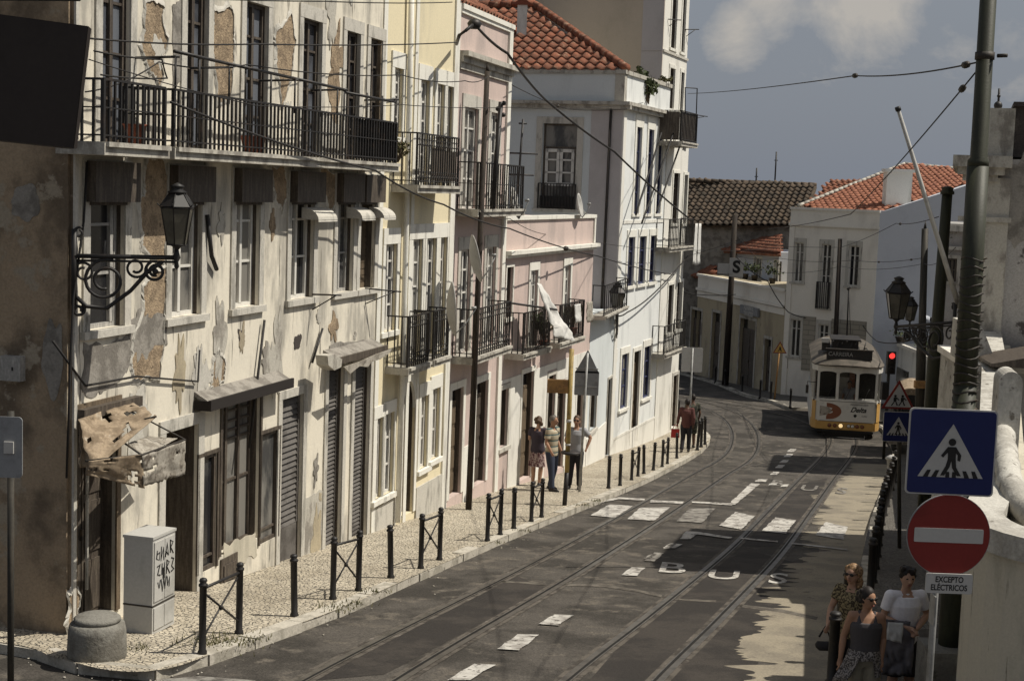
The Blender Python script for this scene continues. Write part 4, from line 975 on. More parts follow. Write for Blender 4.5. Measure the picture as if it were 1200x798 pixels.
# ================================================================== BUILDING 6 (tall, behind)
b6 = empty('apartment_house', WC(S5E + .05, 0, G(52)), 'tall beige walled apartment house with white street front rising behind the red tile roof', 'house')
S6A = S5E + .03; S6E = PC.px(806, 200)[0]; ZSPL = PC.px(800, 168)[1]
L6 = [PC.op(788, 795, 203, 262), PC.op(800.5, 804.6, 205, 262), PC.op(782, 788, 334, 390), PC.op(792, 798.5, 331, 386), PC.op(787.5, 793, 440, 500)]
L6 = [o for o in L6]
for o in L6: o[0] = max(o[0], S6A + .1)
wall(PC, b6, S6A, S6E, .5, ZSPL, L6, 'white_plaster', dep=.2, depth=1.2)
for o in L6[:4]: window(PC, b6, o, .18, 'white_trim', w=.1, sill=.03, m='dark_wood', rows=(.35, .7), cols=(.5,))
door(PC, b6, L6[4], .18, 'brown_wood', 'stone_trim', panels=4, leafs=1, w=.12)
SB = -.45; s6u0 = PC.px(777.5, 50, SB)[0]; s6u1 = PC.px(805.5, 60, SB)[0]
U6 = [PC.op(787, 793, -20, 60, SB), PC.op(799.3, 803.2, -20, 66, SB), PC.op(784, 790, 80, 128, SB), PC.op(797, 800.6, 85, 132, SB)]
U6[0][2] = U6[1][2] = PC.px(790, 58, SB)[1]; U6[0][3] = U6[1][3] = U6[0][2] + 2.5
PD = Fac(WC(0, SB, 0).xy, 20.0); WD = PD.W; ZT6 = ZSPL + 9
wall(PD, b6, s6u0, s6u1, ZSPL, ZT6, [[o[0], o[1], o[2], o[3]] for o in U6], 'white_plaster', dep=.2, depth=10)
for o in U6: window(PD, b6, o, .18, 'white_trim', w=.12, sill=.03, m='dark_wood', rows=(.35, .7), cols=(.5,))
mb = MB(); z_ = PD.px(780, 62)[1]; mb.box(s6u0 - .04, s6u1 + .03, .002, .05, z_, z_ + .08, W=WD); mb.build('string_course', 'stone_trim', b6)
# beige gable towards us
PG = Fac(WD(s6u0, -14, 0).xy, P1=WD(s6u0, 0, 0).xy); WG = PG.W
mb = MB(); mb.box(-1, 13.999, .004, .06, ZSPL - 4, ZT6, W=WG); mb.build('gable_wall', 'beige_render', b6)
k0 = PG.px(753, 40)[0]; mb = MB(); mb.box(k0, 14.0, .062, .075, ZSPL - 4, ZT6, W=WG); zz = PG.px(765, 60)[1]; mb.box(k0, 14.02, .076, .10, zz, zz + .06, W=WG); mb.build('pilaster', 'lilac_render', b6)
o = PG.op(574, 598, -12, 12); mb = MB(); mb.box(o[0], o[1], .061, .09, o[2], o[3] + .5, W=WG); q = mb.build('window', 'dark_wood', b6)
mb = MB(); xm = (o[0] + o[1]) / 2
for x in (o[0] + .1, xm - .05, o[1] - .16): mb.box(x, x + .08, .091, .11, o[2] + .05, o[3] + .5, W=WG)
mb.build('frame', 'white_wood', q)
# balconies of building 6
def bal6(x0, x1, yf, dep_, h=.95, dense=False, fac=PC):
    s0, z = fac.px(x0, yf, dep_); s1 = fac.px(x1, yf, dep_)[0]
    qq = balcony(fac, b6, s0, s1, z, dep_, .14, h, .2, bar=.013)
    if dense: mb = MB(); mb.box(s0 + .03, s1 - .03, dep_ - .05, dep_ - .03, z + .05, z + h - .03, W=fac.W); mb.box(s0 + .03, s0 + .05, 0, dep_ - .06, z + .05, z + h - .03, W=fac.W); mb.build('screen', 'dark_wood', qq)
    return qq
bal6(797, 816, 166, .75, 1.0, True)
bal6(783, 811, 291, .45); bal6(777, 802, 416, .42)
mb = MB(); a = PC.P(803, 103, .7); b = PC.P(817, 104, .7); c = PC.P(816, 135, .7); mb.tube([PC.P(803, 134, .7), a, b, c], .02, 5); mb.build('clothes_frame', 'iron', b6)
for (x, y, x2, y2) in ((783, 23, 798, 24), (803, 35, 819, 35), (803, 133, 829, 137)):
    mb = MB(); mb.tube([PD.P(x, y, .02), PD.P(x2, y2, .35)], .018, 5); mb.tube([PD.P(x + 1, y + 8, .02), PD.P(x2 - 4, y2, .3)], .014, 5); mb.build('clothes_bracket', 'iron', b6)
# ================================================================== FAR ROW (outer side of the bend)
def plane_tiles(name, m, parent, E0, E1, A, pix, **kw):
    """tile sheet on the plane through eave E0-E1 and the point A, cut to the pixel outline"""
    E0, E1, A = Vector(E0), Vector(E1), Vector(A); U = (E1 - E0).normalized(); N = (E1 - E0).cross(A - E0).normalized(); V = N.cross(U)
    if V.z < 0: V = -V
    poly = []
    for x, y in pix:
        r = ray(x, y); k = (E0 - EYE).dot(N) / r.dot(N); p = EYE + r * k - E0; poly.append((p.dot(U), p.dot(V)))
    u0 = min(p[0] for p in poly)
    # solid sheet just under the tiles
    mb = MB(); pts = [E0 + U * p[0] + V * p[1] for p in poly]; nn = N if N.z < 0 else -N
    o = tiles(name, m, parent, E0, U, V, poly, **kw)
    mb.prism([p + nn * .06 for p in pts], nn * .12); mb.build('roof_deck', m, parent)
    return o
hq = gnd(915, 462); P8 = Fac(hq.xy, 130); W8 = P8.W; L8 = P8.px(1031, 255)[0]
Z8 = P8.px(970, 245)[1]; G8 = G(67)
b8 = empty('corner_house', (hq.x, hq.y, G8), 'off white two storey house with orange tile roof and white chimney behind the tram', 'house')
Wn = [P8.op(930.5, 941, 284, 330), P8.op(961.5, 972.5, 288, 361), P8.op(994, 1006, 290, 338)]
for o in Wn: o[3] = P8.px(967, 286)[1]
for o in (Wn[0], Wn[2]): o[2] = P8.px(967, 333)[1]
Wl = [P8.op(926, 937.5, 374, 418), P8.op(958.5, 970, 380, 420)]
wall(P8, b8, 0, L8, G8 - 1.5, Z8, Wn + Wl, 'cream_wall', dep=.15, depth=7, caps=True)
for i, o in enumerate(Wn + Wl): window(P8, b8, o, .15, 'stone_trim', w=.13, sill=.04, lintel=.2, m='white_wood', rows=(.75,) if i != 1 else (.5, .8), cols=(.5,), blank_low=.4 if i == 1 else 0)
mb = MB(); a, b, c, d = Wn[1]; railing_bars(mb, W8, a - .06, b + .06, .2, c - .03, (d - c) * .42, .09, bar=.014); q = mb.build('balcony', 'iron', b8)
zc = P8.px(970, 264)[1]; mb = MB(); mb.box(-.02, L8 + .03, .002, .1, zc - .08, zc + .04, W=W8); mb.box(-.02, L8 + .02, .002, .06, Z8 - .08, Z8 + .03, W=W8); mb.build('cornice', 'cream_wall', b8)
zs = P8.px(960, 372)[1]; zb = P8.px(925, 432)[1]
mb = MB()
for (a, b) in ((.28, Wl[0][0] - .14), (Wl[0][1] + .14, Wl[1][0] - .14), (Wl[1][1] + .14, L8 - .3)): mb.box(a, b, .001, .02, zb, zs, W=W8)
mb.box(.28, L8 - .3, .001, .02, zb, Wl[0][2] - .1, W=W8) if False else None
mb.build('stone_facing', 'ashlar', b8)
mb = MB(); mb.box(0.01, .26, .001, .05, G8 - 1.4, zc - .1, W=W8); mb.box(L8 - .28, L8 - .01, .001, .05, G8 - 1.4, zc - .1, W=W8); mb.build('pilaster', 'cream_wall', b8)
e1 = W8(L8, 0, 0).xy
PG8 = Fac(e1, 103); WG8 = PG8.W; LG = PG8.px(1137, 250)[0]
zl, zr = PG8.px(1031, 247)[1], PG8.px(1128, 215)[1]
mb = MB(); mb.prism([WG8(0, .0, G8 - 1.5), WG8(LG, .0, G8 - 1.5), WG8(LG, 0, zr), WG8(.2, 0, zl), WG8(0, 0, zl)], (-PG8.n.x * 6, -PG8.n.y * 6, 0)); mb.build('gable_wall', 'gable_grey', b8)
E0 = W8(0, -.35, Z8 - .15); E1 = W8(L8, -.35, Z8 - .15); A = at(1060, 193, 74)
plane_tiles('roof', 'roof_tile_bright', b8, E0, E1, A, [(938, 243), (1062, 192), (1134, 199), (1134, 216), (1026, 251)], cw=.30, ch=.42, amp=.06, step=.045)
mb = MB(); ridge(mb, at(936, 241, 67.5), at(1060, 192, 74), .08); ridge(mb, at(1060, 192, 74), at(1136, 199, 75), .08); mb.build('ridge_tiles', 'stone_slab', b8)
plane_tiles('roof', 'roof_tile', b8, at(950, 238, 74), at(1010, 238, 74), at(980, 210, 77), [(950, 237), (974, 210), (1014, 210), (1010, 222), (960, 240)], cw=.3, ch=.42)
c = at(1050, 243, 65.9); mb = MB(); q0 = at(1050, 199, 65.9)
mb.box(c.x - .56, c.x + .56, c.y - .35, c.y + .35, c.z - 1.6, q0.z - .12); mb.box(c.x - .64, c.x + .64, c.y - .42, c.y + .42, q0.z - .12, q0.z + .02); mb.build('chimney', 'white_plaster', b8)

# shop row
d150 = Vector((math.sin(R(166)), math.cos(R(166)))); p1 = hq.xy - d150 * .05; P7 = Fac(p1 - d150 * 11, P1=p1); W7 = P7.W
L7 = 11.0; Zp = P7.px(858, 328)[1]; G7 = G(74)
b7 = empty('shop_row', (p1.x, p1.y, G7), 'low ochre shop building with pale parapet and dark doors behind the bollards', 'shop')
D7 = [P7.op(809, 821, 363, 436), P7.op(833.5, 843, 366, 447), P7.op(866, 884, 374, 456), P7.op(895, 902.5, 397, 463)]
wall(P7, b7, 0, L7, G7 - 1.2, Zp, D7, 'ochre_wall', dep=.25, depth=5)
for i, o in enumerate(D7): door(P7, b7, o, .2, 'dark_wood', 'stone_slab', panels=4, w=.14, leafs=2 if i == 2 else 1)
mb = MB(); z1 = P7.px(858, 346)[1]; mb.box(0, L7 - .01, .002, .03, z1, Zp - .02, W=W7); mb.box(0, L7 - .01, .031, .14, z1 - .08, z1 + .05, W=W7); mb.box(0, L7 - .01, .002, .12, Zp - .1, Zp + .02, W=W7); mb.box(0, L7 - .01, .002, .05, z1 - .42, z1 - .12, W=W7); mb.build('cornice', 'cream_wall', b7)
a, zt = P7.px(867, 358, .15); b, zb_ = P7.px(887, 371, .15)
sg = MB(); sg.box(a, b, .03, .14, zb_, zt, W=W7); sg.box(a - .04, b + .04, .02, .12, zb_ - .04, zt + .04, W=W7); sgo = sg.build('sign_board', ['sign_back'], b7)
cx_, cz_ = (a + b) / 2, (zb_ + zt) / 2
for k, (t_, dz) in enumerate((('ALFAMA E', .13), ('TABACOS', -.16))): text_mesh(t_, 'lettering', 'sign_white', sgo, lambda x, y, z, dz=dz: W7(cx_ + x, .142 + z, cz_ + y + dz), .31, .004, sx=.8, bold=.014)
# terrace room above the shops
PT7 = Fac(P7.W(0, -2.2, 0).xy, P1=P7.W(L7, -2.2, 0).xy); WT = PT7.W
s0 = PT7.px(839, 300)[0]; s1 = PT7.px(913, 300)[0]; ztr = PT7.px(875, 291)[1]
oT = [PT7.op(841, 856, 300, 326), PT7.op(883.5, 892, 302, 335), PT7.op(907, 912, 306, 340)]
wall(PT7, b7, s0, s1, Zp - 1.2, ztr, oT, 'gable_grey', dep=.15, depth=2.5, name='upper_wall')
for o in oT: window(PT7, b7, o, .15, 'white_trim', w=.08, sill=.02, m='white_wood', rows=(.6,), cols=(.5,))
E0 = WT(s0, .25, ztr - .02); E1 = WT(s1, .25, ztr + .04); A = WT((s0 + s1) / 2, -2.2, ztr + 1.0)
plane_tiles('roof', 'roof_tile', b7, E0, E1, A, [(836, 292), (862, 275), (914, 277), (914, 297)], cw=.26, ch=.36)
plane_tiles('roof', 'roof_tile', b7, W7(0, -.6, Zp + .1), W7(6, -.6, Zp + .1), W7(3, -2.2, Zp + 1.2), [(808, 323), (838, 309), (839, 324)], cw=.26, ch=.36)
for (x, y, r, k) in ((884, 330, .35, 5), (873, 331, .25, 4), (905, 331, .4, 6)):
    p = PT7.P(x, y, 1.2); t = empty('potted_plant', (p.x, p.y, Zp - .02), 'potted plant on the terrace above the ochre shops, %s' % {884: 'the middle one of three', 873: 'the smallest, at the left', 905: 'beside the white house wall'}[x], 'plant', 'potted plants on the shop terrace')
    mb = MB(); mb.lathe([(.12, 0), (.17, .28), (.19, .3), (.15, .3)], (p.x, p.y, Zp - .02), 10); mb.build('pot', 'iron_worn', t)
    lf = MB(); rnd = random.Random(x)
    for i in range(90):
        c = Vector((p.x + rnd.gauss(0, r * .45), p.y + rnd.gauss(0, r * .3), Zp + .45 + abs(rnd.gauss(0, r * .7)))); u = Vector((rnd.uniform(-1, 1), rnd.uniform(-1, 1), rnd.uniform(-1, 1))).normalized() * .09; v = u.cross(Vector((rnd.uniform(-1, 1), rnd.uniform(-1, 1), .3))).normalized() * .04
        lf.quad(c - u, c - v, c + u, c + v)
    lf.build('foliage', 'leaf', t, fix=False)
# old dark roofed building
b7o = empty('old_house', at(880, 300, 80), 'old house with weathered brown tile roof beyond the shop terrace', 'house')
E0 = at(798, 262, 79); E1 = at(918, 262, 77); A = at(860, 212, 83)
plane_tiles('roof', 'roof_tile_old', b7o, E0, E1, A, [(790, 211), (880, 213), (957, 217), (950, 240), (925, 264), (790, 263)], cw=.34, ch=.46, amp=.085, step=.06)
mb = MB(); a = at(780, 262, 79.4); b = at(935, 262, 77.2); v = (b - a); mb.prism([(a.x, a.y, a.z), (b.x, b.y, b.z), (b.x, b.y, G7 - 1), (a.x, a.y, G7 - 1)], (0, 3, 0)); mb.build('wall', 'grey_render', b7o)
mb = MB(); ridge(mb, at(790, 211, 83), at(956, 217, 83), .13); mb.build('ridge_tiles', 'roof_tile_old', b7o)
for (x, y0, y1, nm) in ((908, 178, 214, 'tall thin aerial on the brown roof'), (886, 197, 213, 'short thin aerial on the brown roof')):
    p = at(x, y1, 83); q = at(x, y0, 83); mb = MB(); mb.tube([p - Vector((0, 0, .4)), (p.x, p.y, q.z)], .045, 6); mb.box(p.x - .1, p.x + .1, p.y - .02, p.y + .02, q.z - .5, q.z - .46); tag(mb.build('aerial', 'iron', base=(p.x, p.y, p.z)), nm, 'aerial')

# ================================================================== RIGHT SIDE
def wseg(mb, pts, z0s, z1s, th, side=1):
    pts = [Vector(p) for p in pts]
    for i in range(len(pts) - 1):
        a, b = pts[i], pts[i + 1]; d = (b - a).normalized(); n = Vector((d.y, -d.x)) * th * side
        mb.hexa([(a.x, a.y, z0s[i]), (b.x, b.y, z0s[i + 1]), (b.x + n.x, b.y + n.y, z0s[i + 1]), (a.x + n.x, a.y + n.y, z0s[i]), (a.x, a.y, z1s[i]), (b.x, b.y, z1s[i + 1]), (b.x + n.x, b.y + n.y, z1s[i + 1]), (a.x + n.x, a.y + n.y, z1s[i])])
# far retaining wall
rw = empty('retaining_wall', (15.2, 56, G(56)), 'long whitewashed retaining wall with pots along its coping right of the tram', 'wall')
pr = [Vector((16.9, 64.5)), Vector((16.7, 60)), Vector((15.8, 53)), Vector((14.6, 47.6))]
mb = MB(); wseg(mb, pr, [.2] * 4, [3.75, 3.85, 4.0, 4.1], .5, -1); mb.build('wall', 'white_plaster', rw)
mb = MB(); wseg(mb, [p + Vector((-.1, 0)) for p in pr], [3.75, 3.85, 4.0, 4.1], [3.9, 4.0, 4.15, 4.25], .75, -1); mb.build('coping', 'cream_wall', rw)
p = at(1057, 441, 57.5); mb = MB(); mb.box(p.x - .02, p.x + .05, p.y - .8, p.y + .8, p.z - .28, p.z + .28); mb.build('window', 'glass_dark', rw)
cf = MB(); q0, q1 = Vector((17.9, 66)), Vector((16.4, 48)); n = 70
for i in range(n):
    a = q0.lerp(q1, i / n); b = q0.lerp(q1, (i + .62) / n); cf.hexa([(a.x, a.y, 3.2), (b.x, b.y, 3.2), (b.x + .06, b.y, 3.2), (a.x + .06, a.y, 3.2), (a.x, a.y, 5.25), (b.x, b.y, 5.1), (b.x + .06, b.y, 5.1), (a.x + .06, a.y, 5.25)])
a, b = q0 + Vector((.07, 0)), q1 + Vector((.07, 0)); cf.hexa([(a.x, a.y, 3.2), (b.x, b.y, 3.2), (b.x + .03, b.y, 3.2), (a.x + .03, a.y, 3.2), (a.x, a.y, 5.2), (b.x, b.y, 5.05), (b.x + .03, b.y, 5.05), (a.x + .03, a.y, 5.2)])
tag(cf.build('metal_fence', 'gable_grey', base=(17, 57, 3.2)), 'grey ribbed metal fence standing above the retaining wall', 'fence')
for i, (x, y, D, lb) in enumerate(((1034, 404, 63, 'round dark flower pot on the retaining wall nearest the tram roof'), (1061, 412, 58, 'wide dark flower pot in the middle of the retaining wall'), (1072, 417, 56, 'small dark flower pot between two others on the retaining wall'), (1086, 420, 53.5, 'dark flower pot on the retaining wall between the two street poles'))):
    f = {0: 16.75, 1: 16.45, 2: 16.15, 3: 15.9}[i]; t = empty('flower_pot', (f, D, 4.0 + .012 * (64 - D)), lb, 'flower pot', 'flower pots on the retaining wall'); z = t.location.z - .02
    mb = MB(); mb.lathe([(.16, 0), (.25, .22), (.27, .25), (.2, .25)], (f, D, z), 12); mb.build('pot', 'iron_worn', t)
    lf = MB(); rnd = random.Random(i)
    for k in range(60):
        c = Vector((f + rnd.gauss(0, .16), D + rnd.gauss(0, .16), z + .3 + abs(rnd.gauss(0, .12)))); u = Vector((rnd.uniform(-1, 1), rnd.uniform(-1, 1), rnd.uniform(-1, 1))).normalized() * .07; v = u.orthogonal().normalized() * .035; lf.quad(c - u, c - v, c + u, c + v)
    lf.build('foliage', 'leaf', t, fix=False)
# house beyond the church (only its edge shows)
b10 = empty('roadside_house', (12.6, 43, G(43)), 'plain plastered roadside house with small dark window left of the big green pole', 'house')
PK = Fac(Vector((12.45, 42.6)), 105); zt = at(1110, 262, 42.6).z
wk = PK.op(1110, 1121, 303, 330)
wall(PK, b10, 0, 5, 1, zt, [wk], 'church_plaster', dep=.15, depth=5.2)
window(PK, b10, wk, .15, 'stone_slab', w=.1, sill=.04, m='dark_wood', rows=(.5,), cols=(.5,))
mb = MB(); mb.box(-.12, 5, .002, .14, zt - .22, zt - .05, W=PK.W); mb.box(-.06, 5, .002, .08, wk[3] + .25, wk[3] + .35, W=PK.W); mb.build('cornice', 'stone_trim', b10)
# church block
b9 = empty('church', (8.5, 25, G(24)), 'grey weathered church building with heavy stone cornice and black mould stains', 'church')
PQ = Fac(Vector((7.22, 23.6)), 107); WQ = PQ.W; zk = PQ.px(1150, 186)[1]; za = PQ.px(1150, 126)[1]
mb = MB(); mb.box(0, 9, -5.2, 0, 2.5, zk, W=WQ); mb.build('wall', 'church_plaster', b9)
mb = MB(); mb.box(-.0, .62, .001, .05, 2.6, zk - .3, W=WQ); mb.box(.0, .05, -4.9, -.001, 2.7, zk - .3, W=lambda a, b, c: WQ(a - .05, b, c)); mb.build('pilaster', 'stone_slab', b9)
mb = MB(); s9 = PQ.px(1186, 190)[0]
mb.box(-.28, s9, .002, .30, zk - .14, zk + .04, W=WQ); mb.box(-.20, s9 - .1, .002, .2, zk - .26, zk - .14, W=WQ); mb.box(-.12, s9 - .2, .002, .12, zk - .36, zk - .26, W=WQ); mb.box(-.28, -.002, -5.2, .001, zk - .14, zk + .04, W=WQ); mb.box(-.15, .66, .052, .10, zk - 1.0, zk - .92, W=WQ); mb.build('cornice', 'stone_slab', b9)
mb = MB(); mb.box(.12, .62, -4.8, -.12, zk + .04, za, W=WQ); mb.build('attic_pier', 'stone_slab', b9)
mb = MB(); mb.box(.62, 9, -4.8, -.15, zk + .04, za + .03, W=WQ); mb.box(.58, 9, -4.9, -.06, za + .03, za + .1, W=WQ); mb.build('attic_wall', 'black_mould', b9)
patch(PQ, b9, [(1168, 196), (1200, 180), (1240, 190), (1215, 250), (1190, 290), (1176, 270), (1168, 235)], 'grey_render', seed=3)
mb = MB(); p = WQ(.35, -.3, za); mb.ball(p + Vector((0, 0, .05)), .07, 8); mb.tube([p, p + Vector((0, 0, .32))], .018, 6); mb.ball(p + Vector((0, 0, .2)), .03, 8); mb.build('finial', 'iron', b9)
mb = MB(); p = WQ(.0, .05, za - .35); mb.tube([p, p - Vector((0, 0, .7))], .03, 6); mb.build('downpipe', 'iron_worn', b9)

# low wall along the right pavement
lw = empty('boundary_wall', (9.5, 33, G(33)), 'shaded plastered boundary wall along the right hand pavement beyond the church', 'wall')
mb = MB(); pp = [Vector((9.15, 28.8)), Vector((11.3, 37.5)), Vector((12.5, 42.5))]; wseg(mb, pp, [1, 1, 1], [G(p.y) + 1.9 for p in pp], .4, 1); mb.build('wall', 'wall_cream', lw)
mb = MB(); wseg(mb, [p - Vector((.06, 0)) for p in pp], [G(p.y) + 1.9 for p in pp], [G(p.y) + 2.0 for p in pp], .52, 1); mb.build('coping', 'stone_slab', lw)
# near wall: runs up the pavement and rounds the corner into the steps
nwl = empty('garden_wall', (4.6, 12, G(12)), 'cream plastered garden wall with rounded corner and thick white coping beside the signs', 'wall')
line = [Vector((7.5, 23.4)), Vector((6.6, 20.3)), Vector((5.55, 17.0)), Vector((4.72, 14.2)), Vector((4.32, 12.9))]
c0 = Vector((4.9, 12.4)); r0 = .95
arc = [Vector((5.0 + 1.0 * math.cos(a), 12.35 + 1.05 * math.sin(a))) for a in [R(160 + 110 * k / 9) for k in range(10)]]
line2 = line[:-1] + arc + [Vector((6.0, 10.95)), Vector((9.0, 10.6))]
zt = [8.0, 7.75, 7.5, 7.38] + [7.34] * (len(line2) - 4)
def strip_wall(mb, L, z0, z1, off0, off1):
    n = len(L); P0 = []; P1 = []
    for i, p in enumerate(L):
        t = (L[min(i + 1, n - 1)] - L[max(i - 1, 0)]).normalized(); nn = Vector((-t.y, t.x))
        P0.append(p + nn * off0); P1.append(p + nn * off1)
    vs = []
    for i in range(n):
        for q, z in ((P0[i], z0[i]), (P0[i], z1[i]), (P1[i], z1[i]), (P1[i], z0[i])): vs.append((q.x, q.y, z))
    fs = []
    for i in range(n - 1):
        for k in range(4): a = i * 4 + k; b = i * 4 + (k + 1) % 4; fs.append((a, b, b + 4, a + 4))
    fs += [(0, 1, 2, 3), tuple((n - 1) * 4 + k for k in (3, 2, 1, 0))]
    mb.add(vs, fs)
mb = MB(); strip_wall(mb, line2, [3.0] * len(line2), [z - .2 for z in zt], 0, .45); mb.build('wall', 'wall_cream', nwl)
mb = MB(); strip_wall(mb, line2, [z - .2 for z in zt], zt, -.05, .30); mb.build('coping', 'parapet_white', nwl)
# inner parapet with a thick rounded coping
ip = empty('stair_parapet', (5.2, 15, 5.3), 'lumpy white parapet of the steps ending in a round topped pillar at the right edge', 'parapet')
pil = at(1174, 520, 15.6); zpt = at(1174, 434, 15.6).z
inn = [Vector((pil.x, pil.y)), Vector((5.02, 14.6)), Vector((4.72, 13.5)), Vector((4.66, 12.6)), Vector((4.95, 11.8)), Vector((5.9, 11.4)), Vector((8, 11.2))]
inn = crom(inn, 5); zz = [7.56 - .35 * min(1, i / 18) for i in range(len(inn))]
mb = MB(); strip_wall(mb, inn, [3.0] * len(inn), [z - .05 for z in zz], -.08, .09); mb.build('wall', 'parapet_white', ip)
mb = MB(); mb.tube([Vector((p.x, p.y, z + .02 * math.sin(i * 1.9))) for i, (p, z) in enumerate(zip(inn, zz))], [(.125 + .010 * math.sin(i * 2.3)) for i in range(len(inn))], 14); mb.build('coping', 'parapet_white', ip)
mb = MB(); pr_ = [(.155, 7.2), (.155, 8.0), (.15, 8.08), (.12, 8.16), (.07, 8.2), (.01, 8.215)]; k = zpt - 8.215
_pa = [(-.125, 6.9), (.125, 6.9)] + [(.125 * math.cos(R(a)), zpt - .13 + .13 * math.sin(R(a))) for a in range(0, 181, 15)]; mb.prism([(pil.x + x + .02, pil.y - .1, z) for x, z in _pa], (.1, .5, 0)); mb.build('pillar', 'parapet_white', ip)
# stepped white wall behind
sw = empty('stepped_wall', (7, 20.5, 5), 'white stepped wall with sloping buttress in front of the church', 'wall')
PZ = Fac(Vector((6.75, 20.6)), 97); zz1 = PZ.px(1170, 428)[1]
mb = MB(); mb.box(-.25, 5, -2.6, -.02, 3.4, zz1 - .1, W=PZ.W); mb.build('wall', 'parapet_white', sw)
mb = MB(); mb.box(-.3, 5, -2.65, .04, zz1 - .1, zz1, W=PZ.W); mb.build('coping', 'cream_wall', sw)
mb = MB(); a = PZ.px(1126, 400, -.4)[0]; b = PZ.px(1144, 378, -.4); c = PZ.px(1152, 385, -.4); d = PZ.px(1167, 427, -.4); nn = PZ.n
mb.prism([PZ.W(a, -.4, zz1), PZ.W(a, -.4, b[1]), PZ.W(b[0], -.4, b[1]), PZ.W(c[0], -.4, c[1]), PZ.W(d[0], -.4, zz1)], (-nn.x * .8, -nn.y * .8, 0)); mb.build('buttress', 'parapet_white', sw)
mb = MB(); a = PZ.px(1162, 428, .6); b = PZ.px(1202, 408, .6); mb.hexa([PZ.W(a[0], .6, a[1] - .02), PZ.W(b[0] + 1.5, .6, a[1] - .02), PZ.W(b[0] + 1.5, -.6, a[1] - .02), PZ.W(a[0], -.6, a[1] - .02), PZ.W(a[0], .6, a[1] + .02), PZ.W(b[0] + 1.5, .6, b[1] + .2), PZ.W(b[0] + 1.5, -.6, b[1] + .2), PZ.W(a[0], -.6, a[1] + .02)]); mb.build('lean_to_roof', 'dark_wood', sw)
# ================================================================== STREET FURNITURE
def place(o, loc, rz=0, label=None, group=None):
    o.location = Vector(loc); o.rotation_euler = (0, 0, rz)
    if label: o['label'] = label
    if group: o['group'] = group
    return o
def bollard_mesh(x=0.0, h=.80, r=.042, lean=0.0):
    mb = MB(); mb.lathe([(r * 1.3, -.05), (r * 1.3, .04), (r, .06), (r, h - .1), (r * 1.25, h - .095), (r * 1.25, h - .07), (r * .8, h - .06), (r * 1.15, h - .035), (r * .9, h - .01), (r * .3, h)], (x, 0, 0), 12); return mb
proto = empty('bollard', (0, 0, -50)); bollard_mesh().build('post', 'iron', proto, base=(0, 0, 0)) if False else None
def mk_bollard(h=.80):
    mb = bollard_mesh(h=h); return tag(mb.build('bollard', 'iron'), 'bollard', 'bollard')
B0_ = mk_bollard(); first = True
LB = [((345, 722), 'single black bollard nearest the camera on the left pavement'), ((458, 677), 'black bollard between the second and third cross braced barriers'), ((602, 620), 'black bollard between two cross braced barriers just before the bus stop post'),
      ((713, 572), 'first black bollard after the triangular sign pole'), ((726.5, 569), 'black bollard right after the first one past the triangular sign'), ((754.5, 555), 'black bollard just beyond the barrier in front of the white house'),
      ((765.5, 551), 'black bollard between the two far barriers by the white house'), ((793, 537), 'black bollard left of the walking pair at the bend'),
      ((817, 527.5), 'left black bollard of the cluster at the bend'), ((821.5, 524), 'middle black bollard of the cluster at the bend'), ((826, 521), 'right black bollard of the cluster at the bend'), ((795, 492), 'dark bollard partly behind the last white house corner')]
for i, ((x, y), lb) in enumerate(LB):
    o = B0_ if i == 0 else copy_tree(B0_); p = gnd(x, y); place(o, (p.x, p.y, p.z - .01), 0, lb, 'bollards along the left pavement'); o.rotation_euler = (R(random.uniform(-2.6, 2.6)), R(random.uniform(-2.6, 2.6)), 0)
    if i in (8, 9, 10): o.scale = (1.15, 1.15, 1.25)
FB = [((838, 448), 'far bollard before the leftmost dark shop door'), ((849.5, 452), 'far bollard beside the foot of the tall wooden pole'), ((869.5, 459), 'far bollard before the middle of the shop row'), ((890.5, 466), 'far bollard before the narrow shop door'), ((903, 468), 'far bollard next to the yellow warning triangle'), ((926, 477), 'far bollard before the white house left of the tram')]
for (x, y), lb in FB: o = copy_tree(B0_); p = gnd(x, y); place(o, (p.x, p.y, p.z), 0, lb, 'bollards on the far pavement'); o.scale = (1.1, 1.1, 1.0)
# dense run of bollards on the right kerb
ks = [p for p in dens(KR, .05)]
def rk(y): return min(ks, key=lambda p: abs(p.y - y))
ysb = [15.2, 16.7, 18.2, 20.6, 22.0, 23.4, 24.8, 26.2, 27.7, 29.3, 31.0, 32.8, 34.7, 36.7, 38.9, 41.3, 44.0]
for i, y in enumerate(ysb):
    o = copy_tree(B0_); p = rk(y); place(o, (p.x + (.26 if y > 20 else .03), p.y, G(p.y) - .01), 0, 'black bollard in the close row on the shaded right kerb', 'bollards crowded along the right kerb'); o.scale = (1.35, 1.35, 1.12 if y > 20 else 1.0)
# cross braced barriers
def barrier(p0, p1, label, h=.86, proto=None):
    a = gnd(*p0); b = gnd(*p1); v = (b.xy - a.xy); L = v.length; rz = math.atan2(v.y, v.x)
    t = empty('barrier', (a.x, a.y, a.z), label, 'barrier', 'cross braced barriers on the left pavement', rz); dz = b.z - a.z
    for x, z in ((0, 0), (L, dz)):
        mb = bollard_mesh(x, h, .04); o = mb.build('post', 'iron'); o.parent = t; o.location.z = z - .01
    mb = MB(); z1 = h - .13; z0 = .14
    mb.tube([(0, 0, z1), (L, 0, dz + z1)], .017, 6); mb.tube([(0, 0, z1 - .04), (L, 0, dz + z0)], .013, 6); mb.tube([(0, .016, z0), (L, .016, dz + z1 - .04)], .013, 6); mb.ball((L / 2, .008, dz / 2 + (z1 + z0) / 2 - .02), .03, 8)
    o = mb.build('cross_brace', 'iron'); o.parent = t
    return t
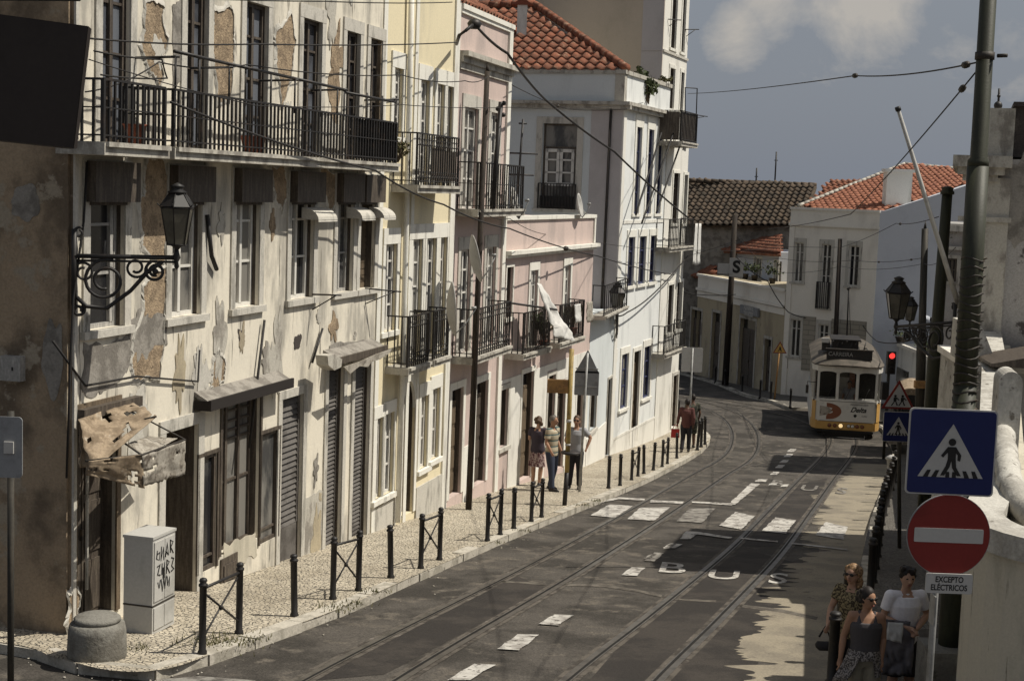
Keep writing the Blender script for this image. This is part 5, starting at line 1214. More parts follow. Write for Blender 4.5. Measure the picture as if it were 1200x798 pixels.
barrier((237, 766), (280, 742), 'cross braced barrier nearest the camera beside the stone cylinder'); barrier((390, 702), (420, 692), 'cross braced barrier in front of the roller shutter doors')
barrier((493, 666), (515, 656), 'cross braced barrier in front of the yellow house'); barrier((571, 634), (586, 627), 'cross braced barrier in front of the tall pink house')
barrier((622.5, 611), (634.5, 606), 'cross braced barrier just left of the bus stop post', h=.8); barrier((740, 562.5), (747.5, 558), 'cross braced barrier in front of the purple window white house', h=.8); barrier((776, 547), (782, 543.5), 'cross braced barrier nearest the walking pair at the bend', h=.8)

# stone cylinder
p = gnd(108, 775); cy = empty('stone_block', (p.x - .02, p.y + .25, p.z), 'round worn concrete block with a lid at the left street corner', 'stone block')
mb = MB(); mb.lathe([(.305, -.1), (.31, .05), (.30, .27), (.285, .34), (.25, .36)], (p.x - .02, p.y + .25, p.z), 28); mb.build('body', 'concrete', cy)
mb = MB(); mb.lathe([(.24, .36), (.245, .40), (.22, .42), (.0, .425)], (p.x - .02, p.y + .25, p.z), 28); mb.build('lid', 'concrete', cy)
# utility cabinet
a = gnd(147, 738); b = gnd(178, 743); c = gnd(199, 732)
cb = empty('utility_cabinet', (b.x, b.y, b.z), 'pale grey utility cabinet with black graffiti beside the torn awning', 'cabinet')
u = (Vector((a.x, a.y)) - b.xy); u = PS.d * -.37; vv = PA.d * .52
def WCB(x, y, z): q = b.xy + u * x + vv * y; return Vector((q.x, q.y, b.z + z * .92))
mb = MB(); mb.box(0, 1, 0, 1, -.02, 1.20, W=WCB); mb.build('body', 'cabinet_grey', cb)
mb = MB(); mb.box(-.03, 1.03, -.02, 1.02, 1.20, 1.235, W=WCB); mb.build('lid', 'cabinet_grey', cb)
mb = MB(); mb.box(-.016, 1.01, -.012, 1.01, .34, .36, W=WCB); mb.build('seam', 'iron_worn', cb)
for (y0, y1) in ((.05, .49), (.51, .95)):
    mb = MB(); mb.box(-.035, -.001, y0, y1, .40, 1.16, W=WCB); mb.box(-.035, -.001, y0, y1, .04, .32, W=WCB); mb.build('door', 'cabinet_grey', cb)
mb = MB(); mb.box(-.06, -.036, .40, .47, .66, .80, W=WCB); mb.build('lock', 'sign_black', cb)
rnd = random.Random(5); gm = MB()
strokes = [[(.1, 1.05), (.06, .95), (.2, .92), (.22, 1.02), (.12, 1.0)], [(.3, 1.08), (.28, .9), (.4, 1.06), (.42, .9)], [(.5, .92), (.58, 1.1), (.66, .93), (.52, 1.0)], [(.74, .95), (.74, 1.12), (.88, 1.08), (.76, 1.02), (.9, .93)],
           [(.1, .84), (.24, .86), (.12, .74), (.26, .72)], [(.34, .86), (.33, .72), (.45, .72), (.46, .86)], [(.55, .70), (.58, .88), (.7, .84), (.58, .79), (.73, .69)], [(.8, .88), (.92, .86), (.82, .77), (.94, .72), (.8, .70)],
           [(.3, .66), (.36, .5), (.42, .66), (.48, .52), (.55, .68)], [(.6, .66), (.62, .54), (.72, .64), (.7, .52)], [(.14, .64), (.2, .56), (.26, .66)]]
for s in strokes: gm.tube([WCB(-.038, .06 + y * .9 + 0 * rnd.random(), z) for y, z in s], .009, 4)
gm.build('graffiti', 'sign_black', cb)
# junction box on the side wall and the round backed sign at the left edge
p = PS.P(18, 431, .05); jb = empty('junction_box', p, 'small grey junction box on the shaded side wall', 'junction box')
mb = MB(); s_, z_ = PS.px(18, 431, .05); mb.box(s_ - .13, s_ + .13, .05, .15, z_ - .14, z_ + .14, W=PS.W); mb.build('box', 'grey_wood', jb); mb = MB(); mb.box(s_ + .02, s_ + .04, .151, .156, z_ - .02, z_ + .02, W=PS.W); mb.build('keyhole', 'sign_black', jb)
def rrect(w, h, r, n=5):
    o = []
    for cx, cz, a0 in ((w - r, h - r, 0), (-w + r, h - r, 90), (-w + r, -h + r, 180), (w - r, -h + r, 270)):
        for k in range(n + 1): a = R(a0 + 90 * k / n); o.append((cx + r * math.cos(a), cz + r * math.sin(a)))
    return o
def flatshape(mb, poly, X, t0, t1, mi=0):
    a = X(0, t0, 0); b = X(0, t1, 0); mb.prism([X(x, t0, z) for x, z in poly], b - a, mi)
p = at(8, 524, 12.2); sgn = empty('road_sign', (p.x, p.y, G(12.2)), 'back of a grey rounded road sign at the left edge', 'sign')
X = lambda x, t, z: Vector((p.x + x, p.y + t, p.z + z))
mb = MB(); flatshape(mb, rrect(.13, .26, .035), X, 0, .012); mb.build('plate', 'sign_back', sgn)
mb = MB(); mb.tube([(p.x + .02, p.y + .04, G(12.2)), (p.x + .02, p.y + .04, p.z + .3)], .028, 10); mb.build('post', 'pole_dark', sgn)
mb = MB(); mb.box(p.x - .02, p.x + .06, p.y - .02, p.y - .001, p.z - .05, p.z + .05); mb.build('clip', 'sign_white', sgn)
# dark box sign hanging close to the camera
D = 6.2; a = at(-60, 20, D); b = at(104, 30, D); c = at(88, 176, D); d = at(-60, 150, D)
hs_ = empty('hanging_sign', (b.x, b.y, b.z), 'dark boxed hanging sign seen edge on in the top left corner', 'sign')
mb = MB(); v = Vector((0, .9, 0)); aa, bb, cc, dd = at(-90, 5, D), at(103, 31, D), at(86, 174, D), at(-90, 155, D)
mb.prism([aa, bb, cc, dd], Vector((-.09, .22, 0))); mb.build('box', 'sign_box_dark', hs_)
mb = MB(); mb.prism([bb + Vector((.002, 0, 0)), bb + Vector((.012, .01, -.01)), cc + Vector((.012, .01, 0)), cc + Vector((.002, 0, 0))], Vector((-.09, .22, 0))); mb.build('side_panel', 'sign_box_dark', hs_)
mb = MB(); q = at(-90, 0, D) + Vector((0, .17, .0)); mb.tube([q + Vector((-1.6, 0, 0)), q + Vector((.6, 0, .06))], .025, 8); mb.build('bracket', 'iron', hs_)

# ---- lanterns
def lantern(mbf, mbg, c, h, w):
    """six sided street lantern hanging/standing with its base at c"""
    n = 6; z = c.z
    def ring(r, zz): return [Vector((c.x + r * math.cos(2 * math.pi * (k + .5) / n), c.y + r * math.sin(2 * math.pi * (k + .5) / n), zz)) for k in range(n)]
    r1, r2 = w * .30, w * .5; a = ring(r1, z + h * .06); b = ring(r2, z + h * .62); cc = ring(r2 * 1.08, z + h * .64); d = ring(w * .25, z + h * .84)
    for k in range(n):
        k2 = (k + 1) % n; mbg.quad(a[k], a[k2], b[k2], b[k]); mbf.quad(cc[k] * 1, cc[k2], d[k2], d[k]); mbf.tube([a[k], b[k], cc[k], d[k]], w * .022, 5); mbf.tube([b[k], b[k2]], w * .03, 5); mbf.tube([a[k], a[k2]], w * .025, 5); mbf.tube([d[k], d[k2]], w * .025, 5)
        mbf.tube([cc[k], cc[k] + (cc[k] - Vector((c.x, c.y, cc[k].z))).normalized() * .03 + Vector((0, 0, .03))], w * .02, 4)
    mbf.lathe([(w * .28, h * .84), (w * .30, h * .86), (w * .16, h * .90), (w * .20, h * .93), (w * .22, h * .95), (w * .08, h * .985), (0.005, h * 1.0)], c, 12)
    mbf.lathe([(.005, -h * .10), (w * .06, -h * .06), (w * .05, -h * .02), (w * .14, h * .03), (w * .3, h * .07)], c, 10)
def scroll(mb, o, ux, r, turns=1.5, th=.012, flip=1, start=0):
    pts = []
    for k in range(int(22 * turns) + 1):
        a = start + flip * 2 * math.pi * k / 22; q = r * (1 - .62 * k / (22 * turns)); pts.append(o + ux * (q * math.cos(a)) + Vector((0, 0, q * math.sin(a))))
    mb.tube(pts, th, 5)
def bracket(mb, A, B, r=.026):
    """scrolled wrought iron arm from wall point A to lamp point B"""
    v = B - A; L = v.length; ux = v.normalized(); up = Vector((0, 0, 1))
    mb.tube([A, B], r * 1.1, 6); mb.tube([A + up * .30, A - up * .55], r * 1.2, 6); mb.tube([A - up * .05, B - up * .05], r * .5, 4)
    pts = []
    for k in range(15):
        t = k / 14; pts.append(A + ux * (L * (.04 + .80 * t)) - up * (.52 * (1 - t) ** 1.2 * math.sin(math.pi * min(1, .18 + t * .9)) + .46 * (1 - t) ** 2.2 * 0 + .02))
    mb.tube([A - up * .46 + ux * .03] + [A + ux * (L * .12) - up * .56, A + ux * (L * .32) - up * .58, A + ux * (L * .55) - up * .38, A + ux * (L * .72) - up * .16, A + ux * (L * .86) - up * .05], r, 6)
    scroll(mb, A + ux * (L * .30) - up * .27, ux, .24, 1.6, r * .8, 1, 1.2); scroll(mb, A + ux * (L * .60) - up * .12, ux, .12, 1.4, r * .6, -1, 0); scroll(mb, A + ux * (L * .79) - up * .16, ux, .115, 1.5, r * .7, 1, 2)
    scroll(mb, A + ux * .10 - up * .18, ux, .12, 1.3, r * .6, -1, 3); scroll(mb, A + ux * .05 + up * .26, ux, .06, 1.1, r * .6, 1, 1); scroll(mb, A + ux * .05 - up * .60, ux, .07, 1.3, r * .7, -1, 1); mb.ball(A + ux * (L * .79) - up * .16, .035, 8)
    mb.lathe([(.005, -.14), (.03, -.1), (.02, -.05), (.045, 0), (.03, .05), (.02, .1)], B, 10)
def street_lamp(A, B, h, w, label):
    t = empty('street_lamp', A, label, 'street lamp', 'lantern street lamps on scrolled brackets')
    f = MB(); bracket(f, A, B); f.build('bracket', 'iron', t)
    f = MB(); g_ = MB(); lantern(f, g_, B + Vector((0, 0, .10)), h, w); q = f.build('lantern', 'iron', t); g_.build('glass', 'lamp_glass', q, fix=False)
A = PA.P(87, 300, .04); Bp = at(207, 302, A.y + .25); street_lamp(A, Bp, .74, .37, 'large old street lamp on scrolled bracket at the decayed corner house')
A = Vector((7.16, 23.75, at(1125, 378, 23.75).z)); Bp = at(1050, 383, 25.3); street_lamp(A, Bp, .78, .42, 'old street lamp on scrolled bracket left of the thick green pole')
A = Vector((12.35, 43.2, at(1100, 385, 43.2).z)); Bp = at(1066, 381, 44.5); street_lamp(A, Bp, .78, .42, 'farther smaller looking street lamp behind the bracketed lamp by the green pole')
A = WC(.12, .06, PC.px(718, 372)[1]); Bp = at(722.5, 369, A.y - 1.15); street_lamp(A, Bp, .9, .50, 'old street lamp at the corner of the white and blue house')

# ---- poles
def pole(name, x0, y0, x1, y1, D, r0, r1, m, label, cat='pole', zb=None, extra=None):
    a = at(x0, y0, D); b = at(x1, y1, D); zb = G(D) - .05 if zb is None else zb; k = (a - b); base = b - k * ((b.z - zb) / k.z); t = empty(name, (base.x, base.y, zb), label, cat)
    return t, base, a
t, base, topp = pole('tram_wire_pole', 1158, 0, 1130, 470, 14.0, .12, .15, 'pole_green', 'thick dark green steel tram wire pole rising past the crossing sign')
top2 = topp + (topp - base).normalized() * 2.2
mid = at(1146, 195, 14.0)
mb = MB(); mb.tube([base, at(1131, 450, 14.0)], [.115, .107], 20); mb.tube([at(1131, 450, 14.0), mid], [.107, .10], 20); mb.tube([mid, mid + Vector((0, 0, .05)), mid + Vector((.002, 0, .08)), top2], [.099, .099, .079, .072], 20); mb.build('shaft', 'pole_green', t)
mb = MB(); q = at(1154, 66, 14.0); mb.tube([q - Vector((0, 0, .035)), q + Vector((0, 0, .035))], .09, 16); mb.tube([q + Vector((.1, -.06, 0)), q + Vector((.17, -.12, 0))], .02, 6); mb.build('clamp', 'iron_worn', t)
mb = MB(); rnd = random.Random(2); ax = (mid - base).normalized()
for k in range(20):   # old wire bands with loose ends
    z = .0 + k * .085; c = at(1129, 500, 14.0); c = base + (topp - base) * ((c.z + z - base.z) / (topp.z - base.z)); mb.tube([c + Vector(((.113 - .0005 * k) * math.cos(a), (.113 - .0005 * k) * math.sin(a), .02 * math.sin(a * 2 + k))) for a in [2 * math.pi * j / 12 for j in range(13)]], .010, 5)
    a = R(rnd.uniform(-40, 10)); mb.tube([c + Vector((.10 * math.cos(a), .10 * math.sin(a), 0)), c + Vector((.132 * math.cos(a), .132 * math.sin(a), .015))], .007, 4)
mb.build('wire_band', 'iron_worn', t)
mb = MB(); mb.box(base.x - .27, base.x + .2, base.y - .3, base.y + .2, G(14) - .1, G(14) + .72); mb.build('base_box', 'concrete', t)
t, base, topp = pole('tram_wire_pole', 1110, 228, 1093, 470, 27.5, 0, 0, '', 'slimmer grey green pole standing behind the thick green pole')
mb = MB(); mb.tube([base, at(1096, 420, 27.5), at(1097, 400, 27.5), topp], [.15, .145, .115, .095], 14); mb.build('shaft', 'pole_green', t)
mb = MB(); mb.lathe([(.13, 0), (.13, .05), (.10, .08), (.12, .12), (.05, .15)], topp, 12); mb.build('cap', 'pole_green', t)
t, base, topp = pole('tram_wire_pole', 1084, 268, 1079, 446, 44, 0, 0, '', 'thin dark pole with pointed cap between the lanterns and the grey gable')
mb = MB(); mb.tube([base, at(1080, 395, 44), at(1080.5, 390, 44), topp], [.15, .15, .115, .10], 12); mb.tube([topp, topp + Vector((0, 0, .22))], [.05, .01], 8); mb.build('shaft', 'pole_dark', t)
mb = MB(); q = at(1080, 450, 43.7); mb.box(q.x - .22, q.x + .22, q.y - .12, q.y + .06, q.z - .12, q.z + .1); mb.build('orange_box', 'sign_brown', t)
t, base, topp = pole('utility_pole', 984.5, 280, 979.5, 390, 64.5, 0, 0, '', 'slim brown wooden utility pole rising directly behind the tram')
mb = MB(); mb.tube([base, topp], [.12, .09], 10); mb.build('shaft', 'pole_wood', t)
gb = gnd(849, 450); D = gb.y
D = gb.y - .6; t, base, topp = pole('utility_pole', 861.5, 252, 850, 448, D, 0, 0, '', 'tall wooden pole carrying the white S sign before the ochre shops', zb=gb.z)
mb = MB(); mb.tube([base, topp], [.17, .12], 12); mb.build('shaft', 'pole_wood', t)
c = at(863, 313.5, D - .25); X = lambda x, tt, z: Vector((c.x + x, c.y + tt, c.z + z))
mb = MB(); flatshape(mb, rrect(.34, .45, .03), X, 0, .04); q = mb.build('letter_sign', 'sign_white', t)
text_mesh('S', 'lettering', 'sign_black', q, lambda x, y, z: Vector((c.x + x, c.y - .004 - z, c.z + y)), .80, .003, bold=.03)
c2 = at(848.5, 315, D - .25); X = lambda x, tt, z: Vector((c2.x + x, c2.y + .06 + tt, c2.z + z)); mb = MB(); flatshape(mb, rrect(.30, .25, .03), X, 0, .03); mb.build('plate', 'sign_white', t)
# poles on the pink house front
t, base, topp = pole('utility_pole', 571.5, 82, 551, 630, 33.2, 0, 0, '', 'dark utility pole standing against the tall pink house', zb=G(33.2))
a1 = PA.P(571, 84, .50); a2 = PA.P(548, 628, .50); t.location = Vector((a2.x, a2.y, G(a2.y)))
mb = MB(); mb.tube([Vector((a2.x, a2.y, G(a2.y))), a1], [.068, .055], 10); mb.tube([a1, a1 + Vector((0, 0, .15))], [.05, .01], 6); mb.build('shaft', 'pole_wood', t)
mb = MB(); b1_ = PA.P(587, 120, .5); b2_ = PA.P(577, 245, .5); mb.tube([b2_, b1_], .05, 8); [mb.ball(b1_ + Vector((.06 * (-1) ** k, 0, -.02 - .12 * k)), .05, 8) for k in range(4)]; tag(mb.build('insulator_mast', 'iron', base=b2_), 'short iron mast with insulators on the upper pink balcony', 'mast')
# white flag pole leaning out
mb = MB(); a = at(1053, 130, 23.2); b = at(1124, 360, 23.9); a_ = a.lerp(b, .03); fp = empty('flag_pole', b, 'bare white flag pole slanting over the street before the grey gable', 'flag pole'); mb.tube([b, a], [.045, .03], 10); mb.build('shaft', 'dish_white', fp); mb = MB(); mb.tube([a, a + (a - b).normalized() * .06], .045, 8); mb.build('tip', 'sign_black', fp)

# ---- traffic signs
def sign_pict_pedestrian(mk, X, s):
    """walking figure over zebra stripes, in the white triangle (unit: half sign width s)"""
    def poly(pts): m_ = MB(); m_.prism([X(x * s, -.006, z * s) for x, z in pts], X(0, -.009, 0) - X(0, -.006, 0)); return m_
    m_ = MB(); up = X(0, -.009, 0) - X(0, -.006, 0)
    def P(pts): m_.prism([X(x * s, -.006, z * s) for x, z in pts], up)
    n = 14; P([(.0 + .085 * math.cos(2 * math.pi * k / n), .36 + .085 * math.sin(2 * math.pi * k / n)) for k in range(n)])
    P([(-.09, .25), (.09, .25), (.10, -.04), (-.08, -.04)]); P([(-.09, .25), (-.24, .04), (-.19, .0), (-.07, .14)]); P([(.09, .25), (.22, .06), (.20, -.08), (.14, -.06), (.14, .06), (.06, .14)])
    P([(-.08, -.04), (.01, -.04), (-.03, -.22), (-.14, -.42), (-.23, -.42), (-.12, -.2)]); P([(.0, -.04), (.10, -.04), (.12, -.22), (.24, -.42), (.15, -.42), (.03, -.24)])
    for i, x in enumerate((-.50, -.31, .30, .50)): P([(x - .03, -.30), (x + .05, -.30), (x + (.13 if x > 0 else -.01), -.46), (x + (.02 if x > 0 else -.12), -.46)])
    for x in (-.09, .06): P([(x - .02, -.33), (x + .06, -.33), (x + .07, -.46), (x - .02, -.46)])
    return m_
def crossing_panel(par, X, s, name='crossing_panel'):
    mb = MB(); flatshape(mb, rrect(s, s, s * .1), X, .0, .012); q = mb.build(name, 'sign_white', par)
    mb = MB(); flatshape(mb, rrect(s * .965, s * .965, s * .085), X, -.003, -.0005); mb.build('blue_field', 'sign_blue', q)
    mb = MB(); mb.prism([X(-.74 * s, -.004, -.58 * s), X(.74 * s, -.004, -.58 * s), X(0, -.004, .66 * s)], X(0, -.0055, 0) - X(0, -.004, 0)); mb.build('triangle', 'sign_white', q)
    sign_pict_pedestrian(None, lambda x, t, z: X(x, t, z - .12 * s), s).build('pictogram', 'sign_black', q)
D = 10.0; c = at(1115, 530, D); cz = math.cos(R(0))
rot = R(-2)
def Xs(x, tt, z, c=None): return Vector((c.x + x, c.y + tt, c.z + z))
ts = empty('traffic_sign', (c.x - .03, c.y + .1, G(D)), 'near post with blue crossing sign, red no entry disc and small text plate', 'traffic sign')
X = lambda x, tt, z: Vector((c.x + x * math.cos(R(3)), c.y + tt - x * math.sin(R(3)), c.z + z - x * .0))
crossing_panel(ts, X, .30)
c3 = at(1112.5, 628, D)
X3 = lambda x, tt, z: Vector((c3.x + x, c3.y + tt, c3.z + z))
n = 48; circ = lambda r: [(r * math.cos(2 * math.pi * k / n), r * math.sin(2 * math.pi * k / n)) for k in range(n)]
mb = MB(); flatshape(mb, circ(.29), X3, .02, .035); q = mb.build('no_entry_disc', 'sign_back', ts)
mb = MB(); flatshape(mb, circ(.285), X3, .016, .0195); mb.build('red_field', 'sign_red', q)
mb = MB(); flatshape(mb, rrect(.24, .05, .008), X3, .012, .0155); mb.build('white_bar', 'sign_white', q)
c4 = at(1112, 683.5, D); X4 = lambda x, tt, z: Vector((c4.x + x, c4.y + tt, c4.z + z))
mb = MB(); flatshape(mb, rrect(.163, .07, .015), X4, -.005, .008); q = mb.build('text_plate', 'sign_white', ts)
for t_, dz in (('EXCEPTO', .028), ('ELÉCTRICOS', -.03)): text_mesh(t_, 'lettering', 'sign_black', q, lambda x, y, z, dz=dz: X4(x, -.0065 - z * .3, y + dz), .058, .002, sx=.78, bold=.0012)
mb = MB(); mb.tube([(c.x - .03, c.y + .06, G(D)), (c.x - .03, c.y + .06, c.z + .25)], .024, 12); mb.build('post', 'galvanised', ts)
mb = MB(); mb.box(c.x - .055, c.x - .045, c.y - .04, c.y + .09, c4.z - .30, c4.z - .09); mb.build('side_plate', 'galvanised', ts)
# middle sign pair
g0 = gnd(1054, 642); D = g0.y; ms_ = empty('traffic_sign', g0, 'farther post with red bordered children triangle above a blue crossing sign', 'traffic sign')
ct = at(1053, 467, D - .06); Xt = lambda x, tt, z: Vector((ct.x + x, ct.y + tt, ct.z + z))
tri = lambda r: [(-r, -r * .62), (r, -r * .62), (0, r * 1.12)]
mb = MB(); flatshape(mb, tri(.30), Xt, 0, .015); q = mb.build('warning_triangle', 'sign_red', ms_); mb = MB(); flatshape(mb, [(x, z - .006) for x, z in tri(.235)], Xt, -.004, -.001); mb.build('white_field', 'sign_white', q)
mb = MB(); up = Vector((0, -.003, 0))
for ox in (-.06, .07):
    mb.prism([Xt(ox + .024 * math.cos(a), -.006, .045 + .024 * math.sin(a)) for a in [2 * math.pi * k / 10 for k in range(10)]], up); mb.prism([Xt(ox + x, -.006, z) for x, z in ((-.03, .02), (.03, .02), (.02, -.05), (-.03, -.05))], up)
    mb.prism([Xt(ox + x, -.006, z) for x, z in ((-.02, -.05), (.0, -.05), (-.05, -.13), (-.075, -.13))], up); mb.prism([Xt(ox + x, -.006, z) for x, z in ((.0, -.05), (.02, -.05), (.055, -.12), (.03, -.13))], up); mb.prism([Xt(ox + x, -.006, z) for x, z in ((.03, .02), (.075, -.02), (.065, -.035), (.02, -.0))], up)
mb.build('pictogram', 'sign_black', q)
cc_ = at(1052.5, 500, D - .06); crossing_panel(ms_, lambda x, tt, z: Vector((cc_.x + x, cc_.y + tt, cc_.z + z)), .27)
mb = MB(); mb.tube([g0, (ct.x, g0.y, ct.z + .3)], .035, 10); mb.build('post', 'pole_dark', ms_)
# backs of two signs on the left pavement
g0 = gnd(679, 576); D = g0.y; s1_ = empty('traffic_sign', g0, 'grey back of a triangular and square sign before the pink house', 'traffic sign')
ct = at(687.5, 436, D); Xt = lambda x, tt, z: Vector((ct.x + x, ct.y + tt, ct.z + z))
mb = MB(); flatshape(mb, [(-.27, -.02), (.29, -.02), (.01, .52)], Xt, -.012, 0); mb.build('triangle_plate', 'sign_back', s1_); mb = MB(); flatshape(mb, rrect(.28, .28, .02), lambda x, tt, z: Xt(x + .01, tt, z - .26), -.012, 0); mb.build('square_plate', 'sign_back', s1_)
mb = MB(); flatshape(mb, rrect(.26, .012, .005), lambda x, tt, z: Xt(x, tt, z + .08), -.03, -.013); flatshape(mb, rrect(.26, .012, .005), lambda x, tt, z: Xt(x, tt, z - .34), -.03, -.013); mb.build('stiffener', 'galvanised', s1_)
mb = MB(); mb.tube([g0, (ct.x, ct.y - .05, ct.z + .45)], .03, 10); mb.build('post', 'galvanised', s1_)
g0 = gnd(806.5, 527); D = g0.y; s2_ = empty('traffic_sign', g0, 'white back of a square sign on a thin post by the walking pair', 'traffic sign')
ct = at(811, 421.5, D); Xt = lambda x, tt, z: Vector((ct.x + x, ct.y + tt, ct.z + z)); mb = MB(); flatshape(mb, rrect(.34, .40, .04), Xt, -.012, 0); mb.build('plate', 'sign_white', s2_); mb = MB(); mb.tube([g0, (ct.x, ct.y - .04, ct.z + .38)], .03, 8); mb.build('post', 'galvanised', s2_)
g0 = gnd(909, 469); g0.y += .3; D = g0.y; s3_ = empty('warning_sign', g0, 'small yellowish warning triangle on a post before the white house', 'traffic sign')
ct = at(914, 409, D - .05); Xt = lambda x, tt, z: Vector((ct.x + x, ct.y + tt, ct.z + z)); mb = MB(); flatshape(mb, tri(.30), Xt, 0, .015); q = mb.build('triangle', 'sign_red', s3_); mb = MB(); flatshape(mb, tri(.24), Xt, -.006, -.002); mb.build('yellow_field', 'sign_yellow', q)
mb = MB(); up = Vector((0, -.003, 0)); mb.prism([Xt(x, -.008, z) for x, z in ((-.03, .1), (.03, .1), (.05, -.02), (.1, -.1), (.05, -.1), (.0, -.03), (-.06, -.1), (-.1, -.1), (-.03, .0))], up); mb.build('pictogram', 'sign_black', q)
mb = MB(); mb.tube([g0, (ct.x, g0.y, ct.z + .25)], .035, 8); mb.build('post', 'sign_brown', s3_)
# bus stop post
g0 = gnd(661.5, 592); D = g0.y; bs = empty('bus_stop', g0, 'yellow bus stop post with brown box sign on the left kerb', 'bus stop')
a = at(664.2, 553, D); b = at(668.5, 409, D)
mb = MB(); mb.tube([g0, (a.x, D, a.z)], .05, 10); mb.build('lower_post', 'iron', bs); mb = MB(); mb.tube([(a.x, D, a.z), (a.x, D, b.z)], .052, 10); mb.build('post', 'post_yellow', bs)
c = at(653.5, 452.5, D); mb = MB(); mb.box(c.x - .22, a.x - .05, D - .07, D + .07, c.z - .14, c.z + .14); mb.build('box_sign', 'sign_brown', bs)
mb = MB(); mb.tube([(a.x, D, at(665, 493, D).z - .03), (a.x, D, at(665, 493, D).z + .03)], .058, 10); mb.tube([(a.x, D, at(665, 521, D).z - .02), (a.x, D, at(665, 521, D).z + .02)], .058, 10); mb.build('band', 'sign_white', bs)
c = at(668, 530, D); mb = MB(); mb.lathe([(.2, -.03), (.22, 0), (.2, .02)], (c.x + .02, D, c.z), 14); mb.build('bin_rim', 'iron', bs)
# traffic light
c = at(1044, 425, 46.5); g0 = Vector((at(1039.5, 470, 46.5).x, 46.5, G(46.5))); tl = empty('traffic_light', g0, 'traffic light showing red right of the tram', 'traffic light')
mb = MB(); mb.tube([g0, (c.x - .05, 46.5, c.z - .35)], .05, 8); mb.build('post', 'pole_dark', tl)
mb = MB(); mb.box(c.x - .13, c.x + .13, 46.4, 46.62, c.z - .36, c.z + .36); q = mb.build('housing', 'iron', tl)
for k, (dz, m_) in enumerate(((.23, 'light_red'), (0, 'interior_dark'), (-.23, 'interior_dark'))):
    mb = MB(); X = Matrix.Rotation(R(90), 3, 'X'); mb.lathe([(.095, 0), (.09, .02), (.05, .035), (.002, .04)], (c.x, 46.395, c.z + dz), 14, X=X); mb.build('lens', m_, q)
    mb = MB(); mb.tube([(c.x + .11 * math.cos(a), 46.34, c.z + dz + .11 * math.sin(a)) for a in [R(20 + 140 * j / 8) for j in range(9)]], .014, 5); mb.build('visor', 'iron', q)
mb = MB(); c_ = at(1036.5, 458, 46.3); mb.box(c_.x - .1, c_.x + .1, 46.2, 46.45, c_.z - .28, c_.z + .28); mb.build('side_signal', 'iron', tl)
# litter bin on the right kerb
p = gnd(1043, 566); lb = empty('litter_bin', (p.x, p.y, p.z), 'small pale litter bin on the right kerb among the bollards', 'bin')
mb = MB(); mb.lathe([(.08, 0), (.10, .35), (.13, .62), (.14, .64)], p, 12); mb.build('body', 'galvanised', lb); mb = MB(); mb.lathe([(.15, .64), (.15, .70), (.05, .76)], p, 12); mb.build('lid', 'sign_white', lb)

# ---- dishes, aerials, flag, laundry
def dish(name, px, py, fac, t, r, yaw, tilt, label, mount):
    c = fac.P(px, py, t) if fac else at(px, py, t); q = empty(name, c, label, 'satellite dish', 'satellite dishes on the house fronts')
    Xm = Matrix.Rotation(R(yaw), 3, 'Z') @ Matrix.Rotation(R(90 - tilt), 3, 'Y'); mb = MB(); pr = [(r * k / 8, -.24 * r * (1 - (k / 8) ** 2)) for k in range(9)]
    vs = pr[1:] + [(r, .012)] + [(r * .98 * k / 8, -.24 * r * (1 - (k / 8) ** 2) + .016) for k in range(7, 0, -1)]
    mb.lathe(vs, c, 26, X=Xm); mb.build('reflector', 'dish_white', q)
    f = c + Xm @ Vector((0, 0, r * .85)); lo = c + Xm @ Vector((r * .95, 0, 0)); mb = MB(); mb.tube([lo, lo.lerp(f, .5) + Vector((0, 0, -.06)), f], .013, 5); mb.tube([f, f - Xm @ Vector((0, 0, .09))], .028, 8); mb.tube([c - Xm @ Vector((0, 0, .2 * r)), Vector(mount)], .02, 6); mb.build('feed_arm', 'galvanised', q)
dish('satellite_dish', 558, 303, PA, .75, .47, 10, 12, 'satellite dish on the middle floor of the tall pink house', PA.P(556, 320, .05))
dish('satellite_dish', 604, 238, PB, .35, .37, -10, 14, 'left satellite dish on the roof terrace of the low pink house', WB(.3, -.1, ZP))
dish('satellite_dish', 680, 241, PB, .1, .33, -12, 12, 'right satellite dish on the roof terrace corner of the low pink house', WB(S4E - .1, -.1, ZP))
dish('satellite_dish', 531, 362, PA, .95, .50, 8, 4, 'large satellite dish seen edge on between the yellow and pink houses', PA.P(533, 380, .05))
a = PB.P(606.5, 228, -.6); b = PB.P(613, 140, -.6); an = empty('tv_aerial', a, 'tall thin aerial mast with crossbars on the pink roof terrace', 'aerial'); mb = MB(); mb.tube([a, b], .03, 6)
for (y, w) in ((145, .10), (180, .42), (205, .36)):
    k = a.lerp(b, (228 - y) / 88); mb.tube([k - Vector((w, 0, 0)), k + Vector((w, 0, 0))], .022, 5)
mb.build('mast', 'iron', an)
# white cloth hanging from a rod over the second balcony
r0_ = PB.P(612, 360, .1); r1_ = PB.P(650, 364, 1.15); fl = empty('hanging_cloth', r0_, 'long white cloth blowing from the balcony rail of the low pink house', 'cloth')
mb = MB(); mb.tube([PB.P(598, 355, .4), PB.P(652, 363, .75)], .028, 6); mb.build('rod', 'iron', fl)
cloth('fabric', fl, [PB.P(629, 332, .55), PB.P(634, 333, .5), PB.P(674, 400, .95), PB.P(650, 395, .85)], 'cloth_white', nu=8, nv=20, amp=.12, seed=21)
def laundry(pts, label, m='cloth_white', seed=1, nm='laundry'):
    o = cloth(nm, None, pts, m, nu=8, nv=10, amp=.04, seed=seed); return tag(o, label, 'laundry')
laundry([PC.P(815, 262, .50), PC.P(817.6, 262, .50), PC.P(815.5, 311, .54), PC.P(811.5, 309, .54)], 'white trousers leg hanging from the tall house balcony at left', seed=3)
